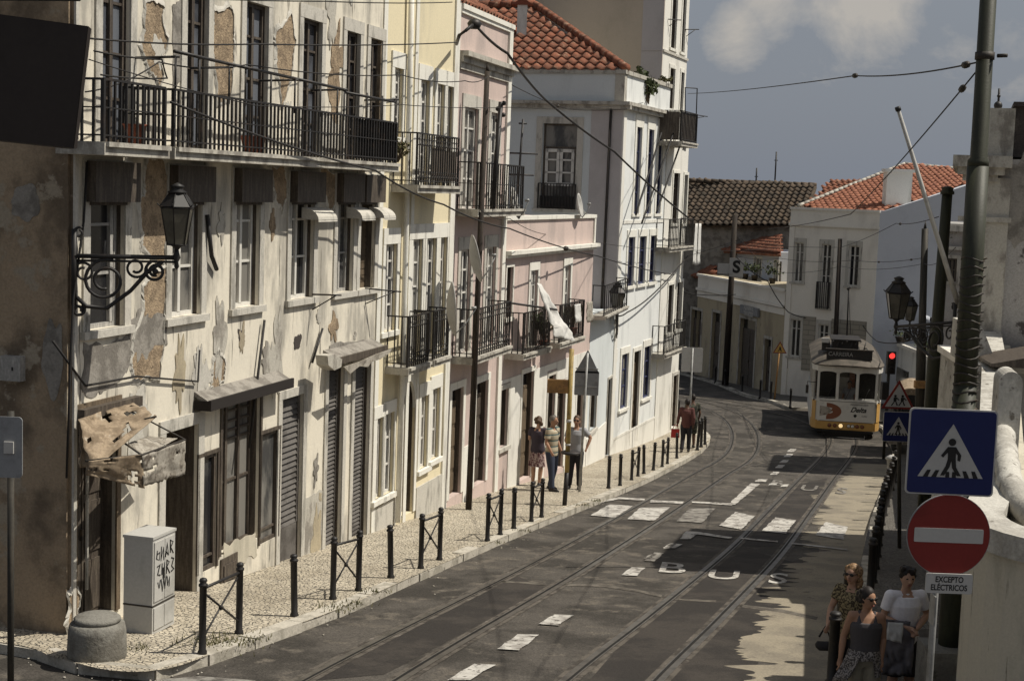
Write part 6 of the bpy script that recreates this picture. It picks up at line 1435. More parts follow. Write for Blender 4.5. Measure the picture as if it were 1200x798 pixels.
laundry([PC.P(819, 262, .50), PC.P(821.6, 262, .50), PC.P(820.5, 309, .54), PC.P(816.6, 311, .54)], 'right hand white cloth hanging from the tall house balcony', seed=4)
laundry([PB.P(687, 354, .5), PB.P(694, 353, .5), PB.P(695, 377, .5), PB.P(688, 378, .5)], 'striped beige towel over the corner balcony rail', 'canvas_pale', 6)
laundry([PB.P(673, 357, .48), PB.P(680, 356, .48), PB.P(681, 377, .5), PB.P(674, 379, .5)], 'white shirt drying on the second balcony of the pink house', seed=8)
laundry([PC.P(801.5, 163, .6), PC.P(805, 163, .6), PC.P(803, 178, .62), PC.P(800, 176, .62)], 'small white rag hanging under the top dark balcony', seed=9)
laundry([PA.P(352, 344, .05), PA.P(353, 344, .3), PA.P(353, 350, .3), PA.P(352, 350, .05)], 'tiny rag on the bracket below the windows', seed=10) if False else None
# plants
def shrub(base, r, h, n, label, cat='plant', m='leaf', leaf=.09, droop=0, pot=None, seed=1, name='shrub'):
    t = empty(name, base, label, cat); rnd = random.Random(seed); lf = MB(); st = MB(); base = Vector(base)
    for k in range(9):
        tip = base + Vector((rnd.gauss(0, r * .6), rnd.gauss(0, r * .5), h * rnd.uniform(.4, 1.05))); mid = base.lerp(tip, .5) + Vector((rnd.gauss(0, r * .12), rnd.gauss(0, r * .12), .05)); st.tube([base, mid, tip], [.018, .012, .005], 5)
        for i in range(n // 9):
            c = mid.lerp(tip, rnd.random()) + Vector((rnd.gauss(0, r * .16), rnd.gauss(0, r * .16), rnd.gauss(0, r * .12) - droop * rnd.random())); u = Vector((rnd.uniform(-1, 1), rnd.uniform(-1, 1), rnd.uniform(-.8, .8))).normalized() * leaf * rnd.uniform(.6, 1.2); v = u.cross(Vector((rnd.uniform(-1, 1), rnd.uniform(-1, 1), rnd.uniform(-1, 1)))).normalized() * leaf * .42
            lf.quad(c - u, c - v, c + u, c + v)
    st.build('stem', 'brown_wood', t); lf.build('foliage', m, t, fix=False)
    if pot: pm = MB(); pm.lathe([(.10, 0), (.14, .2), (.16, .22), (.12, .22)], base - Vector((0, 0, .2)), 12); pm.build('pot', 'clay', t)
    return t
shrub(PC.P(760, 122, .06) , .50, 1.05, 420, 'wild bush growing from the cornice of the white corner house', leaf=.12, seed=4)
shrub(PC.P(778, 101, -.1), .22, .3, 90, 'small weed on the parapet near the tall house', leaf=.08, m='leaf_dry', seed=5)
shrub(PB.P(638, 400, .22), .26, .75, 320, 'leafy pot plant on the cloth draped balcony', leaf=.08, pot=True, seed=6)
shrub(PB.P(670, 385, .2), .25, .6, 260, 'leafy pot plant on the corner balcony of the pink house', leaf=.08, pot=True, seed=7, m='leaf_dry')
shrub(PA.P(466, 190, .45), .22, .45, 160, 'dry weed at the far end of the long balcony', m='leaf_dry', leaf=.05, seed=8)
for i, (x, y, lb) in enumerate(((158, 160, 'red clay pot at the left end of the long balcony'), (293, 172, 'red clay pot on the long balcony left of the rail gap'), (300, 172, 'brighter clay pot beside another on the long balcony'))):
    c = PA.P(x, y, .4); c.z = ZB + .02; mb = MB(); mb.lathe([(.08, 0), (.13, .2), (.15, .22), (.11, .22)], c, 12); tag(mb.build('flower_pot', 'clay', base=c), lb, 'flower pot', 'clay pots on the long balcony')
# weeds along the kerb
rnd = random.Random(9); wm = MB()
for (x, y, r, n) in ((262, 752, .22, 260), (395, 713, .16, 90), (412, 707, .10, 60), (440, 694, .12, 60), (300, 748, .1, 40), (612, 622, .1, 40), (684, 592, .12, 50), (697, 587, .1, 50), (585, 636, .08, 30), (820, 517, .2, 60), (160, 760, .1, 40)):
    p = gnd(x, y)
    for i in range(n):
        c = p + Vector((rnd.gauss(0, r), rnd.gauss(0, r), 0)); c.z = G(c.y); a = rnd.uniform(0, 6.3); h = rnd.uniform(.015, .06); w = Vector((math.cos(a), math.sin(a), 0)) * .008; l = Vector((math.sin(a) * .03, math.cos(a) * .03, h)); wm.quad(c - w, c + w, c + l + w * .2, c + l - w * .2)
tag(wm.build('weeds', 'leaf_dry', fix=False), 'tufts of dry grass growing along the pavement edge', 'weeds', kind='stuff')
rnd = random.Random(19); wm = MB()
for i in range(240):
    if rnd.random() < .65:
        k = rnd.choice(KL[8:60]); c = Vector((k.x + rnd.gauss(.1, .18), k.y, 0)); c.z = G(c.y) + RZ + .012 if rnd.random() < .8 else G(c.y) + .01
    else:
        a = rnd.uniform(1, 18); c = PA.W(a, rnd.uniform(.1, .5), 0); c.z = G(c.y) + .01
    r = rnd.uniform(.005, .016); X = Matrix.Rotation(rnd.uniform(0, 6), 3, 'Z'); wm.ball(c, r, 4, sc=(1.3, 1, .5), X=X)
tag(wm.build('gravel', 'kerb_stone'), 'loose grit and crumbs of plaster along the kerb', 'rubble', kind='stuff')

# ---- overhead cables
def cable(pts, r, label, sag=0.0, group='overhead cables and span wires', ins=(), n=14, nm='overhead_cable'):
    P = []
    for a, b in zip(pts[:-1], pts[1:]):
        a = Vector(a); b = Vector(b)
        for k in range(n): t = k / n; P.append(a.lerp(b, t) - Vector((0, 0, sag * 4 * t * (1 - t))))
    P.append(Vector(pts[-1])); r = r if r > .015 else r * .75; mb = MB(); mb.tube(P, r, 5); o = mb.build(nm, 'cable', base=P[0]); tag(o, label, 'cable', group)
    for k, f in enumerate(ins):
        i = int(f * (len(P) - 1)); d = (P[min(i + 1, len(P) - 1)] - P[i]).normalized(); m2 = MB(); m2.tube([P[i] - d * .1, P[i] - d * .05, P[i] + d * .05, P[i] + d * .1], [r * 1.2, r * 4, r * 4, r * 1.2], 8); q = m2.build('insulator', 'iron_worn'); q.parent = o; q.location = -Vector(P[0])
    return o
polep = at(1147, 73, 14.0)
w820 = PC.P(806, 110, .8); cable([polep, at(1002, 89, 21), w820], .012, 'span wire from the green pole across the sky to the tall white house', .05, ins=(.06, .5))
cable([at(1146, 82, 14.0), at(997, 251, 25), at(900, 268, 45), PC.P(806, 300, .2)], .011, 'wire running steeply down from the green pole towards the tram', .05, ins=(.03,))
hook = PA.P(556, 28, .7); cable([hook, PA.P(570, 62, 1.0) + Vector((.4, 0, 0)), at(640, 118, 36), at(720, 178, 40), at(806, 255, 47)], .028, 'thick black cable sagging from the pink house across the white house', .05)
mb = MB(); mb.tube([PA.P(535, 52, .1), PA.P(538, 42, .55), PA.P(546, 36, .7), hook], .035, 6); mb.lathe([(.10, -.1), (.14, 0), (.08, .08)], hook, 10); tag(mb.build('cable_bracket', 'iron', base=hook), 'curved iron bracket with insulator below the pink house roof', 'bracket')
cable([PA.P(100, 45, .8), PA.P(300, 52, .8), PA.P(535, 50, .6)], .014, 'upper cable crossing the top of the decayed and yellow houses', .03)
cable([PA.P(100, -8, .8), PA.P(380, 2, .8), PA.P(530, 3, .6)], .012, 'topmost cable along the frame above the decayed house', .02)
cable([PA.P(110, 60, .3), PA.P(190, 70, .35), PA.P(196, 92, .4), PA.P(118, 88, .3)], .014, 'short looped cable near the dark hanging sign', .02)
cable([PA.P(100, 108, .4), PA.P(186, 73, .4), PA.P(290, 76, .6), PA.P(470, 88, .6), PA.P(545, 95, .7), PA.P(572, 90, .7)], .012, 'middle cable crossing the upper windows to the utility pole', .06)
cable([PA.P(104, 70, .5), PA.P(300, 124, .7), PA.P(470, 123, .7), PA.P(600, 126, .8), at(690, 127, 40), at(778, 117, 50)], .009, 'thin straight wire running level past the yellow and blue houses', .03)
cable([PA.P(200, 120, .7), PA.P(440, 200, .7), PA.P(520, 240, .8), PA.P(597, 268, .9), at(700, 300, 41), at(790, 322, 51)], .016, 'cable sloping from the long balcony past the pink terrace', .06, ins=(.72,))
cable([PA.P(560, 243, .8), PA.P(597, 256, .9), at(650, 275, 38), at(790, 292, 50), at(915, 290, 62)], .010, 'thin wire from the upper pink balcony towards the white house behind the tram', .1, ins=(.5,))
cable([PB.P(600, 100, .2) , at(665, 128, 44), PC.P(735, 128, .3)], .014, 'cable with glass insulator under the cornice of the blue house', .04, ins=(.4,))
cable([PC.P(722, 370, .2), PC.P(735, 366, .3), PC.P(765, 345, .25), PC.P(806, 300, .3)], .022, 'black cable drooping along the white house front at lamp height', .05)
for i, (a, b, lb) in enumerate((((745, 252), (775, 156), 'first slanting iron stay before the tall blue framed windows'), ((752, 262), (797, 134), 'second slanting iron stay before the tall blue framed windows'), ((769, 250), (799, 165), 'third slanting iron stay nearest the tall house'))):
    cable([PC.P(*a, .5), PC.P(*b, .5)], .03, lb, 0, 'slanting stays on the white house front', nm='iron_stay')
# tram wires over the bend
T1 = at(1084, 300, 44)
cable([at(1100, 254, 27.5), at(1050, 262, 40), at(985, 290, 62), at(860, 285, 69)], .012, 'upper tram wire between the second pole and the wooden poles', .06, ins=(.3,))
cable([at(1083, 302, 44), at(1000, 305, 58), at(915, 303, 66), at(862, 300, D if False else 69)], .012, 'tram wire running left from the thin dark pole', .1, ins=(.06, .2))
cable([at(1120, 290, 27.5), at(1083, 309, 44), at(985, 312, 60), at(905, 318, 62), at(862, 272, 68)], .011, 'lower tram wire looping past the wooden pole behind the tram', .15)
cable([at(862, 300, 68), at(900, 330, 66), at(924, 366, 66), at(960, 372, 66), at(1005, 371, 66), at(1028, 400, 60), at(1076, 396, 46)], .022, 'black cable drooping along the white house behind the tram', .12)
cable([at(862, 345, 70), at(815, 345, 72), at(800, 340, 72)], .02, 'black cable along the cornice of the ochre shops', .05)
cable([polep + Vector((0, 0, 3.5)), at(985, 40, 60) + Vector((0, 0, 12))], .01, 'x', 0) if False else None
# ================================================================== TRAM
TL = Vector((12.20, 52.75, 0)); TH = R(-10.5); TZ = G(53) + RZ + .01
tram = empty('tram', (TL.x, TL.y, TZ), 'vintage yellow and white tram coming round the bend with advert on its front', 'tram', rz=TH)
def tb(mb, name, m, par=None, loc=None):
    o = mb.build(name, m, None, fix=True); o.parent = par or tram
    if loc is not None: o.location = loc
    return o
LT = 7.4; HW = 1.24
plan = [(-HW, LT), (-HW, .75), (-1.19, .35), (-1.06, .06), (-.5, -.03), (.5, -.03), (1.06, .06), (1.19, .35), (HW, .75), (HW, LT)]
def shell(z0, z1, off=0.0, pl=plan, close=True):
    mb = MB(); c = Vector((0, LT / 2)); P = []
    for i, (x, y) in enumerate(pl):
        a = Vector(pl[max(i - 1, 0)]); b = Vector(pl[min(i + 1, len(pl) - 1)]); d = (b - a).normalized(); nn = Vector((d.y, -d.x)) * off; P.append((x + nn.x, y + nn.y))
    mb.prism([(x, y, z0) for x, y in P], (0, 0, z1 - z0)); return mb
tb(shell(.30, .62), 'lower_body', 'tram_yellow'); tb(shell(.621, 1.36), 'body', 'tram_white')
# yellow side panels, door leafs
for s in (-1, 1):
    mb = MB(); mb.box(s * (HW + .012) - .01, s * (HW + .012) + .01, .76, LT, .31, 1.33); tb(mb, 'side_panel', 'tram_white')
    mb = MB(); x0, y0 = s * 1.07, .07; x1, y1 = s * 1.195, .36; n_ = Vector((s * .86, -.5, 0)) * .012
    mb.prism([Vector((x0, y0, .63)) + n_, Vector((x1, y1, .63)) + n_, Vector((x1, y1, 1.32)) + n_, Vector((x0, y0, 1.32)) + n_], n_ * .6); tb(mb, 'corner_panel', 'tram_yellow')
# front advert panel
adv = MB(); adv.box(-1.0, 1.0, -.048, -.034, .56, 1.34); q = tb(adv, 'advert_panel', 'tram_white')
def swirl(cx, cz, rx, rz_, w, a0, a1, m, y):
    mb = MB(); n = 26; P = []
    for k in range(n + 1): a = R(a0 + (a1 - a0) * k / n); P.append((cx + rx * math.cos(a), cz + rz_ * math.sin(a), cx + rx * (1 - w) * math.cos(a), cz + rz_ * (1 - w * 1.25) * math.sin(a)))
    for i in range(n): mb.quad((P[i][0], y, P[i][1]), (P[i + 1][0], y, P[i + 1][1]), (P[i + 1][2], y, P[i + 1][3]), (P[i][2], y, P[i][3]))
    return tb(mb, 'emblem', m, q)
swirl(-.68, .97, .52, .30, .42, -92, 92, 'tram_brown', -.052); swirl(-.62, .95, .30, .17, .5, -100, 60, 'tram_brown', -.053)
mb = MB(); mb.add([(-.93, -.0525, .78), (-.93, -.0525, 1.16), (-.62, -.0525, 1.12), (-.48, -.0525, .98), (-.66, -.0525, .84)], [(0, 1, 2, 3, 4)]); tb(mb, 'emblem', 'canvas_pale', q)
def ttxt(t_, cx, cz, sz, m='sign_black', y=-.0525, sx=1.0, shear=0.0, par=None, bold=0.0):
    o = text_mesh(t_, 'lettering', m, None, lambda x, yy, z: Vector((cx + x, y - abs(z) * .4, cz + yy)), sz, .002, sx=sx, shear=shear, bold=bold); o.parent = par or q; return o
ttxt('momentos com', .45, 1.26, .105, sx=.95, shear=.35); ttxt('Delta', .42, 1.06, .25, shear=.45, bold=.006); ttxt('Cafés', .66, .85, .085)
mb = MB(); mb.prism([(.33, -.0525, .91), (.27, -.0525, .88), (.28, -.0525, .82), (.33, -.0525, .78), (.38, -.0525, .82), (.39, -.0525, .88)], (0, -.002, 0)); tb(mb, 'emblem', 'sign_black', q)
# row of lamps along the yellow apron
mb = MB(); mb.box(-1.03, 1.03, -.062, -.036, .32, .60); ap = tb(mb, 'apron', 'tram_yellow')
Xr = Matrix.Rotation(R(90), 3, 'X')
for i, (x, r, m_) in enumerate(((-.56, .058, 'tram_brown'), (-.37, .058, 'tram_brown'), (-.16, .075, 'lamp_on'), (.12, .055, 'tram_white'), (.26, .055, 'tram_white'), (.42, .058, 'tram_brown'), (.60, .058, 'tram_brown'))):
    mb = MB(); mb.lathe([(r, 0), (r, .025), (r * .8, .04), (.002, .045)], (x, -.062, .46), 16, X=Xr); h_ = tb(mb, 'headlight', m_); mb = MB(); mb.lathe([(r * 1.22, 0), (r * 1.22, .016), (r * 1.02, .02)], (x, -.0625, .46), 16, X=Xr); tb(mb, 'rim', 'iron', h_)
# undercarriage
mb = MB(); mb.box(-.98, .98, .15, LT - .2, .12, .30); mb.box(-.80, .80, -.05, .10, .06, .22); tb(mb, 'undercarriage', 'tram_under')
mb = MB(); mb.box(-1.0, 1.0, -.10, -.02, .22, .30); tb(mb, 'bumper', 'tram_under')
for y in (1.9, 5.2):
    for s in (-.46, .46):
        Xw = Matrix.Rotation(R(90), 3, 'Y'); mb = MB(); mb.lathe([(.33, -.05), (.36, -.05), (.36, -.02), (.32, .0), (.32, .07), (.06, .08)], (s, y, .35), 20, X=Xw); tb(mb, 'wheel', 'tram_under')
# window storey
zs0, zs1 = 1.36, 2.42
fx = [-1.04, -.35, .35, 1.04]
mb = MB(); mb.box(-1.06, 1.06, -.05, .02, 1.33, 1.39); tb(mb, 'window_sill', 'tram_white')
for i in range(3):
    a, b = fx[i] + .028, fx[i + 1] - .028; ya = .05 if i == 0 else -.025; yb = .05 if i == 2 else -.025
    fr = MB()
    def PW(u, y_, z): return (a + (b - a) * u, ya + (yb - ya) * u + y_, z)
    for (u0, u1, z0, z1) in ((0, .04, 1.39, zs1), (.96, 1, 1.39, zs1), (.04, .96, 1.39, 1.42)): fr.hexa([PW(u0, -.02, z0), PW(u1, -.02, z0), PW(u1, .03, z0), PW(u0, .03, z0), PW(u0, -.02, z1), PW(u1, -.02, z1), PW(u1, .03, z1), PW(u0, .03, z1)])
    for sg in (0, 1):   # arched head of the window
        pts = [PW(sg, -.02, zs1)]
        for k in range(8): t = k / 7; pts.append(PW((.5 + (.5 if sg else -.5) * (1 - t)), -.02, zs1 - .09 * (1 - math.sqrt(max(0, 1 - (1 - t) ** 2)))))
        fr.prism(pts, (0, .04, 0))
    w_ = tb(fr, 'window', 'tram_white'); gl = MB(); gl.quad(PW(.03, .0, 1.43), PW(.97, .0, 1.43), PW(.97, .0, zs1), PW(.03, .0, zs1)); tb(gl, 'pane', 'tram_pane', w_)
for x, y in ((-1.04, .05), (-.35, -.025), (.35, -.025), (1.04, .05)): mb = MB(); mb.box(x - .03, x + .03, y - .03, y + .05, 1.38, zs1); tb(mb, 'window_post', 'tram_white')
for x0, x1 in ((-.72, -.55), (-.05, .12), (.6, .78)): mb = MB(); mb.tube([(x0, -.06, 1.42), (x1, -.055, 1.85)], .009, 4); tb(mb, 'wiper', 'iron')
mb = MB(); mb.box(-.96, .96, -.056, -.05, 1.335, 1.35); mb.box(-.96, .96, -.066, -.05, .60, .615); tb(mb, 'trim_strip', 'iron_worn')
mb = MB(); mb.tube([(-.7, -.1, .14), (-.7, -.22, .05), (.7, -.22, .05), (.7, -.1, .14)], .018, 5); tb(mb, 'fender', 'iron')
mb = MB()
for s in (-1, 1):
    mb.box(s * 1.165 - .035, s * 1.165 + .035, .33, .42, 1.36, 2.45); mb.box(s * 1.2 - .035, s * 1.2 + .03, .72, .80, 1.36, 2.45)
    for k in range(8): y = 1.3 + k * .78; mb.box(s * 1.2 - .03, s * 1.2 + .03, y, y + .07, 1.36, 2.45)
    mb.box(s * 1.2 - .03, s * 1.2 + .03, .8, LT, 1.36, 1.44)
tb(mb, 'side_post', 'tram_white')
for s in (-1, 1):
    mb = MB(); mb.quad((s * 1.07, .085, 1.38), (s * 1.17, .33, 1.38), (s * 1.17, .33, 2.45), (s * 1.07, .085, 2.45)); mb.quad((s * 1.19, .8, 1.44), (s * 1.19, LT, 1.44), (s * 1.19, LT, 2.45), (s * 1.19, .8, 2.45)); tb(mb, 'side_pane', 'tram_pane')
mb = MB(); mb.box(-1.2, 1.2, LT - .06, LT, 1.36, 2.45); mb.box(-1.18, 1.18, .2, LT - .1, 1.30, 1.355); mb.box(-1.1, -.3, 1.0, 1.05, 1.36, 2.3); mb.box(.3, 1.1, 1.0, 1.05, 1.36, 2.3); tb(mb, 'bulkhead', 'tram_under')
for k in range(4):
    for s in (-.7, .7): mb = MB(); mb.box(s - .4, s + .4, 1.8 + k * 1.2, 1.88 + k * 1.2, 1.35, 1.85); tb(mb, 'seat', 'tram_brown')
tb(shell(2.42, 2.66, .03), 'cornice_band', 'tram_white')
# roof
def roof_pts(y):
    e = min(1, max(0, y / 1.1)); hw = (1.06 + .24 * math.sqrt(min(1, e))) if y < 1.1 else 1.30; return hw
mb = MB(); rows = []
ysr = [-.22, -.12, .05, .3, .7, 1.2, 2.5, 5, LT + .05]
for j, y in enumerate(ysr):
    hw = (.70, .98, 1.14, 1.24, 1.30, 1.31, 1.31, 1.31, 1.31)[j]; hh = (.02, .12, .22, .31, .38, .42, .44, .44, .42)[j]; r_ = []
    for k in range(17): t = -1 + 2 * k / 16; r_.append((hw * t, y, 2.66 + hh * (1 - abs(t) ** 2.6)))
    rows.append(r_)
vs = [p for r_ in rows for p in r_]; mb.add(vs, [(j * 17 + k, j * 17 + k + 1, (j + 1) * 17 + k + 1, (j + 1) * 17 + k) for j in range(len(rows) - 1) for k in range(16)], 0, True)
pl2 = [(-1.31, LT + .05), (-1.31, .8), (-1.2, .2), (-.98, -.12), (-.7, -.22), (.7, -.22), (.98, -.12), (1.2, .2), (1.31, .8), (1.31, LT + .05)]
mb.prism([(x, y, 2.62) for x, y in pl2], (0, 0, .045)); tb(mb, 'roof', 'tram_roof')
mb = MB(); mb.box(-.80, .82, .10, .20, 2.86, 3.20); db = tb(mb, 'destination_board', 'iron'); mb = MB(); mb.box(-.84, .86, .07, .23, 3.20, 3.24); tb(mb, 'board_rim', 'iron_worn', db)
ttxt('CARREIRA', -.30, 3.04, .20, 'sign_white', .098, .95, par=db, bold=.002); ttxt('12', .48, 3.04, .22, 'sign_white', .098, par=db) if False else None
mb = MB(); mb.box(-.75, .45, .9, 3.2, 3.02, 3.10); mb.box(-.58, .36, 1.1, 2.6, 3.1, 3.45); mb.box(-.64, .44, 1.0, 2.9, 3.45, 3.50); mb.box(-.95, -.66, 1.1, 1.7, 3.05, 3.34); tb(mb, 'roof_equipment', 'iron')
mb = MB(); mb.box(-.98, -.70, .95, 1.08, 3.36, 3.52); tb(mb, 'equipment_label', 'sign_white')
mb = MB()
for k in range(9): t = k / 8; mb.tube([(-.75 + 1.3 * t, .95, 3.0 + .5 * math.sin(k * 2.1) * .3 + .3), (-.68 + 1.3 * t, 1.05, 3.45)], .02, 5)
mb.tube([(.45, .9, 3.1), (.62, .8, 3.25), (.75, .8, 3.1), (.82, .9, 2.95)], .025, 6); mb.build('x', 'iron') if False else tb(mb, 'roof_cable', 'iron')
mb = MB(); mb.tube([(-.05, 1.8, 3.6), (-.1, 1.4, 5.35)], .028, 8); mb.tube([(-.16, 1.38, 5.32), (-.04, 1.38, 5.42)], .04, 6); mb.tube([(.1, 2.2, 3.6), (-.1, 1.4, 5.3)], .012, 4); tb(mb, 'trolley_pole', 'iron')
mb = MB(); mb.tube([(-1.13, .30, 1.95), (-1.42, .18, 1.98), (-1.42, .18, 1.75)], .014, 5); mb.box(-1.47, -1.37, .14, .2, 1.55, 1.85); tb(mb, 'mirror', 'iron_worn')
mb = MB(); mb.box(1.12, 1.40, .55, .60, .55, .62); tb(mb, 'step', 'tram_under')
# small arched cream van beyond the signs
vx = at(1070, 480, 47.5); van = empty('van', (vx.x + .1, 48.2, G(48)), 'small cream van with arched roof, mostly hidden by the crossing signs', 'van')
def vb(pl, y0, y1): m_ = MB(); m_.prism([(vx.x + .1 + x + .28 * (y0 - 48.2), y0, G(48) + z) for x, z in pl], (.28 * (y1 - y0), y1 - y0, 0)); return m_
arch = [(-.66, .3), (.66, .3), (.70, 1.2)] + [(.68 * math.cos(R(a)), 1.55 + .62 * math.sin(R(a))) for a in range(8, 176, 12)] + [(-.70, 1.2)]
vb(arch, 48.2, 51).build('body', 'canvas_pale', van); vb([(x * 1.03, z * 1.0 + .03) for x, z in arch[3:-1]], 48.14, 51.05).build('roof', 'canvas', van)
vb([(x * .82, 1.25 + max(0, z - 1.25) * .8) for x, z in arch[2:]], 48.12, 48.19).build('windscreen', 'tram_glass', van)
for s in (-.45, .45):
    for y in (48.6, 50.4): mb = MB(); mb.lathe([(.24, -.07), (.27, -.05), (.27, .05), (.24, .07)], (vx.x + .1 + s + .28 * (y - 48.2), y, G(48) + .27), 16, X=Matrix.Rotation(R(90), 3, 'Y')); mb.build('wheel', 'tram_under', van)
vb([(x * .9, .42 + z * .1) for x, z in ((-.7, 0), (.7, 0), (.7, 1), (-.7, 1))], 48.05, 48.13).build('bumper', 'iron', van)
# ================================================================== PEOPLE
SK = {'skin': (.42, .25, .17), 'skin_tan': (.34, .19, .12), 'skin_dark': (.10, .055, .035)}
for k, v in SK.items(): defm(k, v, .6, fine=.05)
def cmat(name, c, c2=None, sc=30, **kw): 
    if name not in M: defm(name, c, .9, c2, sc, .48, .52, fine=.08, **kw)
    return name
def frame_tube(mb, pts, rad, n=14): mb.tube(pts, rad, n)
def remesh(mb, name, m, parent, vox, smooth=4):
    me = bpy.data.meshes.new('tmp'); me.from_pydata([Vector(p) for p in mb.v], [], mb.f); bm = bmesh.new(); bm.from_mesh(me); bmesh.ops.recalc_face_normals(bm, faces=bm.faces); bm.to_mesh(me); bm.free()
    o = bpy.data.objects.new('tmp', me); COL.objects.link(o)
    r = o.modifiers.new('r', 'REMESH'); r.mode = 'VOXEL'; r.voxel_size = vox; s = o.modifiers.new('s', 'SMOOTH'); s.iterations = smooth; s.factor = .5
    dg = bpy.context.evaluated_depsgraph_get(); dg.update(); res = bpy.data.meshes.new_from_object(o.evaluated_get(dg)); bpy.data.objects.remove(o); bpy.data.meshes.remove(me)
    res.name = name; res.materials.clear(); res.materials.append(M[m]); 
    for p in res.polygons: p.use_smooth = True; p.material_index = 0
    q = bpy.data.objects.new(name, res); COL.objects.link(q); q.parent = parent; return q
def person(loc, face, h, label, pose, top, bottom, hair, skin='skin', vox=.012, group=None, sun=False, shoes='iron', cat='person', top_mat='cloth_white', bot_mat='iron', hair_mat='hair_dark'):
    """pose: joints in metres for a 1.75 m figure standing at the origin, facing -y"""
    k = h / 1.75; t = empty('person', loc, label, cat, group, rz=face); S = lambda p: Vector(p) * k
    J = dict(hipL=(-.09, 0, .90), hipR=(.09, 0, .90), kneeL=(-.10, -.01, .49), kneeR=(.10, -.01, .49), ankL=(-.11, .02, .09), ankR=(.11, .02, .09),
             pel=(0, 0, .92), waist=(0, 0, 1.08), chest=(0, 0, 1.30), sh=(0, .01, 1.43), neck=(0, 0, 1.50), head=(0, -.02, 1.63),
             shL=(-.175, 0, 1.41), shR=(.175, 0, 1.41), elL=(-.23, .02, 1.13), elR=(.23, .02, 1.13), haL=(-.24, -.06, .90), haR=(.24, -.06, .90), look=(0, -1, 0))
    J.update(pose); P = {a: S(b) for a, b in J.items() if a != 'look'}
    lk = Vector(J['look']).normalized(); sl = .9 if top == 'woman' else 1.0
    def torso(mb, e):
        c = [P['pel'] + S((0, 0, -.10)), P['pel'], P['pel'].lerp(P['waist'], .5), P['waist'], P['waist'].lerp(P['chest'], .5), P['chest'], P['sh'] - S((0, 0, .03)), P['sh'] + S((0, 0, .03))]
        r = [(.085, .13), (.112, .165), (.108, .155), (.098, .14 * sl), (.108, .152 * sl), (.118, .168 * sl), (.088, .165 * sl), (.055, .10)]
        mb.tube(c, [((a + e) * k, (b + e) * k) for a, b in r], 18)
    def limb(mb, a, b, c, ra, rb, rc, e=0.0, f=1.0, n=12):
        A, B, C = P[a], P[b], P[c]; pts = [A, A.lerp(B, .35), A.lerp(B, .8), B, B.lerp(C, .3), B.lerp(C, .75), C]; rr = [ra, ra * .98, rb * 1.05, rb, rb * 1.04, (rb + rc) / 2, rc]
        if f < 1:
            m_ = max(2, int(round(f * 6)) + 1); pts = pts[:m_]; rr = rr[:m_]
        mb.tube(pts, [(x + e) * k for x in rr], n)
    b = MB(); torso(b, 0)
    b.tube([P['sh'], P['neck'], P['head'] - S((0, 0, .06))], [.062 * k, .054 * k, .052 * k], 12)
    Xh = Matrix.Rotation(math.atan2(lk.x, -lk.y), 3, 'Z') @ Matrix.Rotation(-math.asin(max(-.9, min(.9, lk.z))), 3, 'X')
    hd = P['head']
    b.ball(hd, .1 * k, 16, sc=(.78, .96, 1.12), X=Xh); b.ball(hd + Xh @ S((0, -.035, -.055)), .062 * k, 10, sc=(.85, .95, .9), X=Xh)
    b.tube([hd + Xh @ S((0, -.088, .015)), hd + Xh @ S((0, -.118, -.022)), hd + Xh @ S((0, -.09, -.034))], [.010 * k, .017 * k, .012 * k], 8)
    for s in (-1, 1): b.ball(hd + Xh @ S((s * .079, .005, -.01)), .024 * k, 8, sc=(.4, .8, 1.2), X=Xh)
    for s in 'LR':
        b.tube([P['sh'] - S((0, 0, .02)), P['sh' + s]], [.055 * k, .056 * k], 10)
        limb(b, 'sh' + s, 'el' + s, 'ha' + s, .052, .040, .026); limb(b, 'hip' + s, 'knee' + s, 'ank' + s, .088, .058, .040)
        b.ball(P['sh' + s], .056 * k, 10)
        a_ = P['ank' + s]; b.tube([a_ + S((0, .05, -.045)), a_ + S((0, -.03, -.045)), a_ + S((0, -.12, -.062)), a_ + S((0, -.17, -.07))], [(.035 * k, .040 * k), (.034 * k, .045 * k), (.024 * k, .046 * k), (.014 * k, .034 * k)], 10)
        # hand: palm, four unequal fingers and a thumb
        H_ = P['ha' + s]; d = (H_ - P['el' + s]).normalized(); sd_ = d.cross(Vector((0, 1, 0))) if abs(d.y) < .9 else d.cross(Vector((1, 0, 0))); sd_.normalize(); nn_ = d.cross(sd_)
        sg = 1 if s == 'L' else -1
        b.tube([H_, H_ + d * .045 * k, H_ + d * .09 * k], [(.022 * k, .028 * k), (.016 * k, .040 * k), (.013 * k, .038 * k)], 10)
        if vox < .011:
            for i_, (o_, ln) in enumerate(((-.030, .062), (-.010, .074), (.011, .070), (.031, .054))):
                q0 = H_ + d * .085 * k + nn_ * o_ * k * 0 + sd_ * 0 + nn_ * (o_ * k); q1 = q0 + d * ln * .5 * k + sd_ * (-.008 * k * sg); q2 = q1 + d * ln * .4 * k + sd_ * (-.024 * k * sg); b.tube([q0 - d * .02 * k, q0, q1, q2], [.0095 * k, .0095 * k, .0088 * k, .007 * k], 8)
            q0 = H_ + d * .03 * k + nn_ * (-.030 * k); b.tube([H_ + d * .02 * k, q0 + nn_ * (-.012 * k), q0 + d * .03 * k + nn_ * (-.028 * k), q0 + d * .055 * k + nn_ * (-.028 * k)], [.013 * k, .012 * k, .010 * k, .008 * k], 8)
    body = remesh(b, 'body', skin, t, vox, 3)
    # clothes
    c = MB(); slv, z0t = {'tee': (.36, .80), 'polo': (.40, .80), 'shirt': (.9, .82), 'tank': (0, .86), 'blouse': (.5, .84), 'woman': (.3, .86)}.get(top, (.36, .8))
    e = .023
